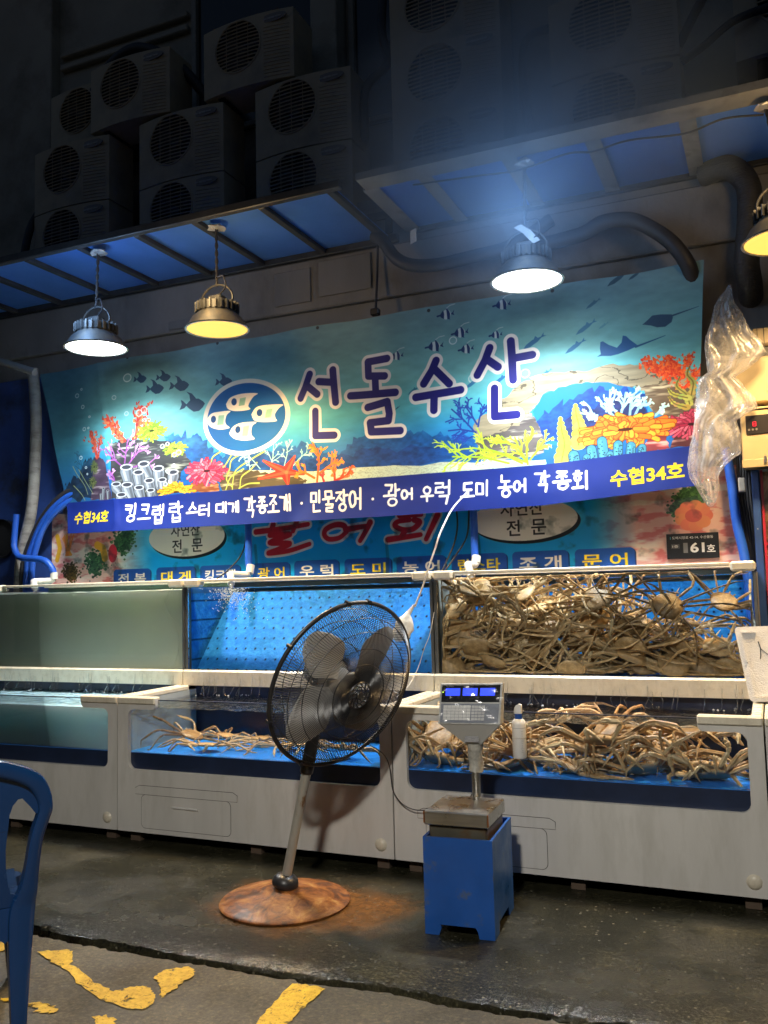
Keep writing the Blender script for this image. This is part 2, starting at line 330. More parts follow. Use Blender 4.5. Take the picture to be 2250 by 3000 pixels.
ART=[('poly',[(-4.282,2.726),(-4.153,2.736),(-4.016,2.724),(-3.913,2.666),(-3.831,2.589),(-3.751,2.53),(-3.723,2.555),(-3.533,2.522),(-3.261,2.558),(-3.119,2.554),(-2.998,2.552),(-2.844,2.481),(-2.709,2.486),(-2.619,2.558),(-2.48,2.546),(-2.327,2.549),(-2.142,2.563),(-1.979,2.517),(-1.78,2.491),(-1.707,2.34),(-2.617,2.351),(-3.078,2.278),(-4.064,2.278),(-4.134,2.368),(-4.251,2.536)],(22,84,150),'rough'),('poly',[(-3.455,2.49),(-3.167,2.492),(-2.8,2.436),(-2.533,2.479),(-2.44,2.472),(-2.104,2.458),(-1.783,2.415),(-1.754,2.344),(-2.617,2.351),(-3.078,2.278),(-3.555,2.396)],(20,66,132),'rough'),('poly',[(-5.333,2.426),(-5.261,2.458),(-5.177,2.471),(-5.107,2.587),(-5.036,2.609),(-4.943,2.592),(-4.941,2.279),(-5.313,2.298)],(28,48,72),'rough'),('poly',[(-3.755,2.394),(-3.457,2.397),(-2.984,2.353),(-2.486,2.349),(-2.274,2.34),(-1.865,2.334),(-1.554,2.32),(-1.286,2.299),(-1.287,2.255),(-2.619,2.255),(-3.078,2.245),(-3.756,2.257)],(196,212,186),'sand'),('poly',[(-3.805,2.389),(-3.654,2.404),(-3.496,2.4),(-3.303,2.36),(-3.123,2.339),(-3.022,2.29),(-3.078,2.261),(-3.756,2.261)],(92,84,62),'rock'),('poly',[(-4.793,2.709),(-4.714,2.734),(-4.556,2.728),(-4.282,2.69),(-4.143,2.642),(-4.049,2.529),(-4.018,2.5),(-4.123,2.438),(-4.134,2.368),(-4.23,2.331),(-4.23,2.27),(-4.792,2.27)],(58,62,66),'rock'),('poly',[(-4.978,2.614),(-4.92,2.627),(-4.85,2.566),(-4.792,2.27),(-5.034,2.276),(-5.012,2.413)],(86,70,96),'rock'),('blob',[(-4.668,2.729),(-4.84,2.916)],9,(205,60,50),(236,140,90)),('blob',[(-4.556,2.742),(-4.5,2.982)],10,(200,44,52),(240,140,80)),('blob',[(-4.59,2.736),(-4.445,2.858)],6,(215,70,50),(240,150,80)),('blob',[(-4.943,2.611),(-5.02,2.822)],6,(170,60,50),(205,110,80)),('blob',[(-4.925,2.619),(-4.909,2.774)],5,(165,60,60),(210,120,80)),('branch',[(-4.668,2.497),(-4.635,2.749)],(128,62,140),(206,160,214),0.014,0.75),('branch',[(-4.679,2.516),(-4.839,2.676)],(128,62,140),(206,160,214),0.014,0.5),('branch',[(-4.646,2.514),(-4.49,2.664)],(128,62,140),(206,160,214),0.014,0.5),('branch',[(-4.634,2.495),(-4.413,2.531)],(128,62,140),(206,160,214),0.014,0.45),('branch',[(-4.758,2.368),(-4.793,2.489)],(128,62,140),(206,160,214),0.014,0.5),('branch',[(-5.129,2.44),(-5.154,2.656)],(36,80,110),(50,100,130),0.008,0.5),('anem',[(-4.402,2.782)],(0.143,0.086),(120,160,40),(190,222,70),34,0),('anem',[(-4.175,2.619)],(0.112,0.058),(120,160,40),(190,222,70),34,0),('anem',[(-4.977,2.54)],(0.047,0.06),(70,90,60),(130,140,80),34,0),('anem',[(-5.006,2.422)],(0.049,0.046),(70,90,60),(140,145,90),34,0),('tube',[(-4.479,2.492),(-4.413,2.388)],0.061,(112,122,134),(176,184,190)),('tube',[(-4.337,2.445),(-4.338,2.348)],0.06,(112,122,134),(176,184,190)),('tube',[(-4.198,2.408),(-4.219,2.33)],0.056,(112,122,134),(176,184,190)),('tube',[(-4.646,2.478),(-4.612,2.331)],0.062,(112,122,134),(176,184,190)),('tube',[(-4.534,2.433),(-4.523,2.316)],0.056,(112,122,134),(176,184,190)),('tube',[(-4.305,2.363),(-4.305,2.283)],0.046,(112,122,134),(176,184,190)),('tube',[(-4.435,2.363),(-4.403,2.254)],0.052,(112,122,134),(176,184,190)),('tube',[(-4.747,2.358),(-4.668,2.271)],0.048,(112,122,134),(176,184,190)),('tube',[(-4.646,2.342),(-4.612,2.259)],0.056,(112,122,134),(176,184,190)),('tube',[(-4.534,2.316),(-4.512,2.252)],0.05,(112,122,134),(176,184,190)),('tube',[(-4.425,2.291),(-4.425,2.256)],0.044,(112,122,134),(176,184,190)),('tube',[(-4.702,2.269),(-4.679,2.254)],0.051,(112,122,134),(176,184,190)),('tube',[(-4.884,2.349),(-4.895,2.276)],0.018,(112,122,134),(176,184,190)),('tube',[(-4.838,2.328),(-4.838,2.273)],0.018,(112,122,134),(176,184,190)),('tube',[(-4.918,2.31),(-4.918,2.273)],0.013,(112,122,134),(176,184,190)),('poly',[(-4.04,2.344),(-3.793,2.327),(-3.784,2.258),(-4.02,2.264)],(150,86,50),'rock'),('anem',[(-3.892,2.426)],(0.186,0.103),(200,36,76),(244,150,164),46,0),('anem',[(-4.177,2.284)],(0.175,0.075),(226,150,30),(250,205,70),26,1),('kelp',[(-3.763,2.567),(-3.835,2.53),(-3.85,2.492)],(164,182,84),0.013),('kelp',[(-3.583,2.526),(-3.663,2.49),(-3.684,2.423),(-3.715,2.348),(-3.665,2.285)],(164,182,84),0.013),('kelp',[(-3.367,2.534),(-3.495,2.476),(-3.624,2.41),(-3.655,2.336),(-3.666,2.268)],(164,182,84),0.013),('kelp',[(-3.436,2.451),(-3.496,2.4),(-3.575,2.355),(-3.596,2.272)],(164,182,84),0.013),('kelp',[(-3.662,2.533),(-3.713,2.468),(-3.744,2.441)],(164,182,84),0.013),('kelp',[(-3.555,2.413),(-3.674,2.363),(-3.726,2.272)],(164,182,84),0.013),('kelp',[(-3.419,2.298),(-3.517,2.3),(-3.606,2.273)],(164,182,84),0.013),('kelp',[(-5.237,2.569),(-5.189,2.5),(-5.105,2.401),(-5.07,2.324)],(150,160,110),0.007),('kelp',[(-5.166,2.536),(-5.094,2.437),(-5.011,2.33)],(150,160,110),0.007),('kelp',[(-5.236,2.41),(-5.152,2.339),(-5.105,2.28)],(150,160,110),0.007),('branch',[(-3.207,2.411),(-3.185,2.556)],(150,206,198),(176,224,212),0.008,0.55),('branch',[(-3.321,2.387),(-3.299,2.578)],(150,206,198),(176,224,212),0.008,0.55),('branch',[(-3.408,2.402),(-3.514,2.512)],(150,206,198),(176,224,212),0.008,0.55),('branch',[(-3.131,2.406),(-3.018,2.496)],(150,206,198),(176,224,212),0.008,0.55),('branch',[(-3.496,2.4),(-3.514,2.478)],(150,206,198),(176,224,212),0.008,0.55),('star',[(-3.189,2.36),(-3.121,2.475),(-3.049,2.337),(-3.181,2.273),(-3.423,2.329),(-3.382,2.461)],(196,44,36),(236,110,70)),('branch',[(-2.944,2.276),(-2.935,2.513)],(220,90,30),(246,166,60),0.019,0.6),('branch',[(-2.938,2.325),(-2.773,2.418)],(226,100,36),(244,150,60),0.019,0.6),('branch',[(-2.966,2.303),(-3.085,2.369)],(226,100,36),(244,150,60),0.019,0.6),('branch',[(-2.786,2.273),(-2.66,2.328)],(206,60,40),(236,120,60),0.019,0.6),('branch',[(-2.885,2.272),(-2.902,2.322)],(196,40,44),(220,70,60),0.019,0.6),('branch',[(-2.795,2.274),(-2.802,2.347)],(206,60,40),(236,130,60),0.019,0.6),('fish',[(-4.511,3.211)],0.07,(38,66,98)),('fish',[(-4.286,3.198)],0.072,(38,66,98)),('fish',[(-4.368,3.117)],0.091,(38,66,98)),('fish',[(-4.141,3.118)],0.095,(38,66,98)),('fish',[(-4.025,2.958)],0.119,(38,66,98)),('fish',[(-3.727,3.098)],0.08,(38,66,98)),('bub',[(-4.64,3.234)],(0.039,0.031)),('bub',[(-4.78,3.09)],(0.02,0.016)),('bub',[(-5.182,3.153)],(0.021,0.016)),('bub',[(-5.118,3.052)],(0.017,0.014)),('bub',[(-5.04,2.961)],(0.01,0.007)),('bub',[(-5.099,2.865)],(0.017,0.014)),('bub',[(-5.052,2.869)],(0.01,0.007)),('bub',[(-5.127,3.199)],(0.01,0.008)),('bub',[(-4.657,2.947)],(0.019,0.016)),('bub',[(-4.528,2.937)],(0.03,0.025)),('bub',[(-4.478,2.956)],(0.029,0.024)),('bub',[(-4.295,2.649)],(0.019,0.016)),('bub',[(-4.248,2.664)],(0.016,0.013)),('bub',[(-4.187,2.49)],(0.014,0.011)),('bub',[(-4.246,2.449)],(0.019,0.015)),('bub',[(-4.144,2.588)],(0.022,0.018)),('bub',[(-4.181,2.573)],(0.019,0.016)),('bub',[(-4.23,2.368)],(0.015,0.012)),('bub',[(-4.276,2.352)],(0.018,0.015)),('bub',[(-5.077,2.545)],(0.011,0.008)),('bub',[(-5.065,2.491)],(0.007,0.006)),('bub',[(-5.136,2.631)],(0.017,0.013)),('bub',[(-1.892,3.167)],(0.026,0.025)),('bub',[(-1.399,2.876)],(0.029,0.028)),('bub',[(-1.513,2.682)],(0.021,0.02)),('bub',[(-1.374,2.673)],(0.035,0.034)),('bub',[(-1.319,2.69)],(0.028,0.028)),('bub',[(-1.295,2.5)],(0.021,0.02)),('bub',[(-1.649,2.43)],(0.019,0.018)),('bub',[(-1.7,2.33)],(0.02,0.02)),('bub',[(-1.641,2.35)],(0.014,0.013)),('bub',[(-1.241,2.605)],(0.02,0.02)),('bub',[(-1.239,2.519)],(0.015,0.015)),('bub',[(-1.295,2.501)],(0.021,0.02)),('bub',[(-1.282,2.387)],(0.019,0.018)),('bub',[(-1.759,2.887)],(0.029,0.028)),('angel',[(-1.936,3.352)],0.062,(34,62,110)),('angel',[(-1.839,3.212)],0.061,(34,62,110)),('angel',[(-1.588,3.161)],0.045,(34,62,110)),('angel',[(-2.025,3.143)],0.065,(34,62,110)),('angel',[(-1.799,3.094)],0.055,(34,62,110)),('angel',[(-1.538,3.358)],0.061,(34,62,110)),('angel',[(-2.303,3.108)],0.053,(34,62,110)),('slim',[(-0.999,3.127)],0.075,(58,118,160)),('slim',[(-1.071,3.014)],0.075,(46,110,165)),('slim',[(-0.944,3.272)],0.053,(62,110,135)),('slim',[(-0.885,3.122)],0.036,(90,150,170)),('slim',[(-0.788,3.407)],0.073,(48,80,100)),('slim',[(-0.68,3.415)],0.046,(48,80,100)),('slim',[(-1.339,3.081)],0.083,(40,98,150)),('slim',[(-1.76,2.857)],0.063,(40,110,165)),('slim',[(-1.564,2.857)],0.062,(36,100,160)),('slim',[(-2.183,2.851)],0.05,(50,120,150)),('slim',[(-2.309,2.745)],0.022,(40,90,120)),('slim',[(-1.267,2.863)],0.046,(30,90,150)),('poly',[(-0.649,3.096),(-0.616,3.121),(-0.587,3.146),(-0.538,3.146),(-0.472,3.136),(-0.466,3.117),(-0.475,3.089),(-0.514,3.065),(-0.562,3.068),(-0.597,3.084),(-0.635,3.094)],(52,84,112),''),('kelp',[(-0.473,3.127),(-0.314,3.16)],(52,84,112),0.009),('poly',[(-0.934,2.926),(-0.908,2.94),(-0.913,2.978),(-0.908,3.019),(-0.893,3.022),(-0.858,2.994),(-0.808,2.968),(-0.778,2.998),(-0.769,3.042),(-0.748,3.035),(-0.727,3.01),(-0.68,2.966),(-0.738,2.944),(-0.803,2.926),(-0.847,2.921),(-0.905,2.928)],(46,96,152),''),('kelp',[(-0.694,2.96),(-0.517,3.01)],(46,96,140),0.011),('poly',[(-1.361,2.619),(-1.288,2.726),(-1.187,2.761),(-1.037,2.774),(-0.89,2.764),(-0.741,2.717),(-0.632,2.639),(-0.657,2.421),(-1.019,2.336),(-1.285,2.404)],(28,112,198),''),('poly',[(-1.364,2.565),(-1.231,2.628),(-1.062,2.701),(-0.899,2.728),(-0.785,2.707),(-0.646,2.655),(-0.65,2.421),(-1.019,2.336),(-1.285,2.404)],(24,66,148),'rough'),('poly',[(-1.158,2.544),(-0.932,2.634),(-0.661,2.62),(-0.65,2.421),(-1.018,2.351),(-1.164,2.424)],(40,50,100),'rough'),('poly',[(-1.774,2.567),(-1.745,2.61),(-1.681,2.641),(-1.625,2.666),(-1.569,2.728),(-1.507,2.752),(-1.428,2.818),(-1.337,2.837),(-1.376,2.845),(-1.198,2.862),(-1.048,2.851),(-0.952,2.855),(-0.835,2.87),(-0.735,2.854),(-0.651,2.836),(-0.534,2.803),(-0.432,2.79),(-0.353,2.737),(-0.358,2.515),(-0.481,2.492),(-0.609,2.541),(-0.647,2.618),(-0.655,2.678),(-0.742,2.71),(-0.927,2.761),(-1.037,2.766),(-1.187,2.761),(-1.288,2.726),(-1.329,2.661),(-1.381,2.62),(-1.34,2.562),(-1.313,2.483),(-1.285,2.404),(-1.303,2.345),(-1.477,2.325),(-1.778,2.342),(-1.744,2.412),(-1.757,2.481)],(158,148,122),'archrock'),('poly',[(-1.744,2.412),(-1.757,2.466),(-1.623,2.507),(-1.469,2.537),(-1.391,2.604),(-1.381,2.62),(-1.34,2.562),(-1.313,2.483),(-1.285,2.404),(-1.303,2.345),(-1.477,2.325),(-1.778,2.342)],(104,98,98),'rock'),('poly',[(-0.742,2.71),(-0.573,2.705),(-0.437,2.689),(-0.357,2.659),(-0.358,2.515),(-0.481,2.492),(-0.609,2.541),(-0.647,2.618),(-0.655,2.678)],(120,104,86),'rock'),('branch',[(-1.756,2.519),(-1.917,2.696)],(30,60,140),(34,70,160),0.013,0.5),('branch',[(-1.755,2.527),(-1.946,2.552)],(30,60,140),(34,70,160),0.013,0.5),('branch',[(-1.738,2.563),(-1.686,2.703)],(30,60,140),(34,70,160),0.013,0.5),('branch',[(-1.764,2.505),(-1.844,2.482)],(30,60,140),(34,70,160),0.013,0.5),('branch',[(-1.746,2.579),(-1.82,2.709)],(30,60,140),(34,70,160),0.013,0.5),('branch',[(-1.404,2.279),(-1.397,2.463)],(150,184,40),(196,222,66),0.014,0.4),('branch',[(-1.411,2.294),(-1.578,2.48)],(150,184,40),(196,222,66),0.014,0.4),('branch',[(-1.388,2.307),(-1.28,2.445)],(150,184,40),(196,222,66),0.014,0.4),('branch',[(-1.419,2.295),(-1.681,2.406)],(150,184,40),(196,222,66),0.014,0.4),('branch',[(-1.441,2.289),(-1.783,2.423)],(150,184,40),(196,222,66),0.014,0.4),('branch',[(-1.532,2.296),(-1.92,2.373)],(150,184,40),(196,222,66),0.014,0.4),('branch',[(-1.404,2.286),(-1.487,2.464)],(150,184,40),(196,222,66),0.014,0.4),('leaf',[(-1.083,2.639),(-1.082,2.575),(-1.067,2.49),(-1.076,2.378)],(186,200,74),0.1),('leaf',[(-1.184,2.566),(-1.18,2.486),(-1.165,2.393),(-1.185,2.282)],(186,200,74),0.1),('branch',[(-0.823,2.489),(-0.765,2.675)],(140,200,206),(196,230,226),0.017,0.5),('branch',[(-0.838,2.49),(-0.993,2.581)],(140,200,206),(196,230,226),0.017,0.5),('branch',[(-0.794,2.508),(-0.874,2.65)],(140,200,206),(196,230,226),0.017,0.5),('branch',[(-0.722,2.523),(-0.648,2.611)],(140,200,206),(196,230,226),0.017,0.5),('branch',[(-0.809,2.495),(-0.919,2.61)],(140,200,206),(196,230,226),0.017,0.5),('branch',[(-0.75,2.526),(-0.716,2.663)],(140,200,206),(196,230,226),0.017,0.5),('branch',[(-0.597,2.518),(-0.539,2.57)],(140,200,206),(196,230,226),0.017,0.5),('poly',[(-0.69,2.322),(-0.602,2.402),(-0.554,2.404),(-0.524,2.308),(-0.664,2.284)],(150,62,72),'rock'),('poly',[(-0.524,2.308),(-0.479,2.405),(-0.384,2.41),(-0.389,2.31)],(90,44,48),'rock'),('anem',[(-0.389,2.446)],(0.154,0.093),(160,36,66),(226,110,130),30,0),('anem',[(-0.782,2.448)],(0.292,0.103),(232,110,36),(252,184,60),44,0),('finger',[(-0.929,2.387),(-0.919,2.283)],0.034,(66,136,164)),('finger',[(-0.997,2.341),(-0.989,2.274)],0.033,(66,136,164)),('finger',[(-0.83,2.356),(-0.837,2.283)],0.031,(66,136,164)),('finger',[(-0.752,2.342),(-0.758,2.284)],0.03,(66,136,164)),('finger',[(-0.686,2.326),(-0.688,2.286)],0.026,(66,136,164)),('finger',[(-1.109,2.313),(-1.103,2.268)],0.036,(66,136,164)),('finger',[(-1.028,2.292),(-1.029,2.269)],0.026,(66,136,164)),('finger',[(-0.882,2.302),(-0.883,2.28)],0.022,(66,136,164)),('blob',[(-0.434,2.754),(-0.636,2.845)],12,(214,54,34),(250,120,50)),('blob',[(-0.434,2.747),(-0.374,2.863)],11,(214,54,34),(250,120,50)),('blob',[(-0.421,2.738),(-0.51,2.873)],12,(214,54,34),(250,120,50)),('blob',[(-0.467,2.758),(-0.597,2.789)],8,(214,54,34),(250,120,50)),('blob',[(-0.417,2.673),(-0.324,2.777)],9,(214,54,34),(250,120,50)),('blob',[(-0.418,2.651),(-0.477,2.709)],6,(214,54,34),(250,120,50)),('leaf',[(-0.384,2.799),(-0.4,2.75),(-0.369,2.696),(-0.387,2.611)],(176,166,84),0.045),('leaf',[(-0.444,2.741),(-0.464,2.685),(-0.413,2.629),(-0.396,2.569)],(176,166,84),0.045),('leaf',[(-0.516,2.677),(-0.487,2.637),(-0.407,2.607)],(176,166,84),0.045),('leaf',[(-0.515,2.626),(-0.483,2.579),(-0.417,2.55)],(176,166,84),0.045)]
QUAD=[(-5.614,3.391),(-0.269,3.442),(-0.381,2.068),(-5.245,2.012),(-4.73,2.004),(-4.066,2.004),(-2.495,1.996),(-1.298,2.004)]
STRIP=[(-5.331,2.274),(-4.792,2.265),(-3.754,2.266),(-3.362,2.268),(-2.488,2.272),(-1.947,2.271),(-1.287,2.268),(-0.876,2.29),(-0.355,2.315)]
LOGO=[(-3.546,2.805),(0.366,0.273)]
LFISH=[([(-3.713,2.922),(-3.673,2.965),(-3.597,2.983),(-3.517,2.984),(-3.431,2.973),(-3.468,2.952),(-3.503,2.912),(-3.514,2.884),(-3.499,2.861),(-3.569,2.855),(-3.649,2.863),(-3.699,2.886)],(-3.638,2.931),[(-3.585,2.951),(-3.533,2.954),(-3.548,2.896),(-3.598,2.895)]),([(-3.906,2.815),(-3.857,2.863),(-3.78,2.872),(-3.674,2.866),(-3.709,2.839),(-3.725,2.797),(-3.715,2.766),(-3.685,2.737),(-3.781,2.735),(-3.863,2.763)],(-3.834,2.819),[(-3.785,2.843),(-3.73,2.841),(-3.742,2.769),(-3.802,2.77)]),([(-3.49,2.821),(-3.45,2.868),(-3.372,2.88),(-3.22,2.868),(-3.256,2.844),(-3.291,2.805),(-3.286,2.771),(-3.277,2.751),(-3.354,2.75),(-3.442,2.762),(-3.476,2.785)],(-3.421,2.827),[(-3.362,2.846),(-3.309,2.847),(-3.325,2.783),(-3.378,2.784)]),([(-3.689,2.699),(-3.655,2.743),(-3.58,2.766),(-3.451,2.76),(-3.481,2.735),(-3.492,2.697),(-3.487,2.663),(-3.463,2.631),(-3.552,2.629),(-3.631,2.646),(-3.676,2.676)],(-3.61,2.717),[(-3.56,2.734),(-3.511,2.738),(-3.524,2.662),(-3.571,2.664)])]
BIG=[[(-2.984,3.061),(-3.023,2.969),(-3.066,2.895)],[(-2.999,2.971),(-2.926,2.908)],[(-2.911,2.998),(-2.797,2.98)],[(-2.799,3.072),(-2.789,2.942),(-2.782,2.835)],[(-2.947,2.786),(-2.951,2.609),(-2.801,2.599)],[(-2.376,3.101),(-2.524,3.096),(-2.522,2.994),(-2.396,2.979)],[(-2.47,2.964),(-2.469,2.863)],[(-2.666,2.869),(-2.318,2.854)],[(-2.536,2.773),(-2.384,2.797),(-2.373,2.712),(-2.383,2.665),(-2.522,2.663),(-2.515,2.598),(-2.296,2.586)],[(-2.016,3.043),(-2.046,2.977),(-2.107,2.889)],[(-2.022,2.977),(-1.927,2.872)],[(-2.168,2.802),(-1.848,2.821)],[(-2.036,2.799),(-2.043,2.702)],[(-1.634,3.079),(-1.668,2.999),(-1.726,2.907)],[(-1.652,3.001),(-1.58,2.942)],[(-1.489,3.106),(-1.483,2.983),(-1.48,2.843)],[(-1.479,2.987),(-1.35,2.996)],[(-1.609,2.801),(-1.619,2.616),(-1.466,2.612)]]
HAND=[('킹크랩',(-4.668,2.143),(-4.29,2.122),0.154),('랍',(-4.258,2.129),(-4.11,2.122),0.158),('스터',(-4.083,2.138),(-3.868,2.134),0.1),('대게',(-3.823,2.14),(-3.609,2.135),0.084),('각',(-3.568,2.128),(-3.453,2.129),0.16),('종조개',(-3.451,2.138),(-3.16,2.143),0.124),('·',(-3.094,2.133),(-3.067,2.133),0.032),('민물장어',(-3.008,2.134),(-2.586,2.128),0.154),('·',(-2.521,2.127),(-2.495,2.127),0.03),('광',(-2.432,2.145),(-2.304,2.142),0.16),('어',(-2.303,2.142),(-2.204,2.144),0.082),('우',(-2.155,2.136),(-2.055,2.13),0.108),('럭',(-2.052,2.134),(-1.928,2.129),0.164),('도미',(-1.867,2.14),(-1.66,2.136),0.104),('농',(-1.61,2.142),(-1.507,2.142),0.16),('어',(-1.506,2.142),(-1.412,2.143),0.088),('각',(-1.364,2.155),(-1.258,2.155),0.144),('종회',(-1.243,2.154),(-1.009,2.152),0.12)]
GOTH=[('수협34호',(-5.204,2.138),(-4.82,2.131),0.106),('수협34호',(-0.886,2.144),(-0.447,2.169),0.108)]
SOVAL=[((-4.219,1.946),(0.361,0.154)),((-1.501,1.936),(0.365,0.141))]
SSER=[('전',(-4.307,1.876),0.104),('문',(-4.115,1.877),0.104),('자연산',(-4.227,1.999),0.094),('전',(-1.57,1.884),0.106),('문',(-1.397,1.884),0.104),('자연산',(-1.509,2.013),0.1)]
SRED=[[(-2.814,1.922),(-2.833,1.965),(-2.9,1.974),(-2.975,1.948),(-2.993,1.907),(-2.956,1.872),(-2.875,1.877),(-2.821,1.91)],[(-2.8,1.937),(-2.714,1.947),(-2.649,1.953)],[(-2.622,1.978),(-2.663,1.909),(-2.704,1.849)],[(-2.279,1.977),(-2.242,1.958),(-2.293,1.914),(-2.368,1.912),(-2.43,1.944),(-2.404,1.972),(-2.316,1.979)],[(-2.356,1.9),(-2.389,1.858)],[(-2.484,1.847),(-2.357,1.859),(-2.238,1.871)],[(-2.106,2.002),(-2.151,1.919),(-2.196,1.838)],[(-2.39,2.015),(-2.228,2.013)],[(-3.576,1.954),(-3.353,1.968),(-3.128,1.99)],[(-3.424,2.003),(-3.453,1.949)],[(-3.211,2.041),(-3.255,1.945)],[(-3.454,1.924),(-3.283,1.922),(-3.455,1.868),(-3.284,1.854),(-3.384,1.815),(-3.47,1.788),(-3.299,1.799),(-3.118,1.843)]]
SLAB=[('전복',0,-4.938,-4.564,1.71,1.597),('대게',1,-4.507,-4.131,1.713,1.599),('킹크랩',0,-4.089,-3.72,1.713,1.601),('광어',1,-3.61,-3.288,1.716,1.607),('우럭',0,-3.249,-2.88,1.722,1.601),('도미',1,-2.833,-2.464,1.721,1.601),('농어',0,-2.425,-2.056,1.722,1.612),('랍스타',1,-2.014,-1.623,1.722,1.611),('조개',0,-1.584,-1.209,1.724,1.614),('문어',1,-1.166,-0.787,1.724,1.606)]
SPLQ=[(-0.59,1.794),(-0.281,1.794),(-0.285,1.638),(-0.588,1.639)]
SFOOD={'par': [((-5.126,1.77),0.13),((-4.854,1.928),0.12),((-4.803,1.98),0.1),((-0.428,2.006),0.12),((-0.488,1.958),0.09),((-5.389,1.703),0.1)],'or': [(-5.058,1.869),(-5.409,1.911),(-0.423,1.903)],'red': [(-4.947,1.844)],'edge': [-5.571,-4.637,-0.918,-0.159]}
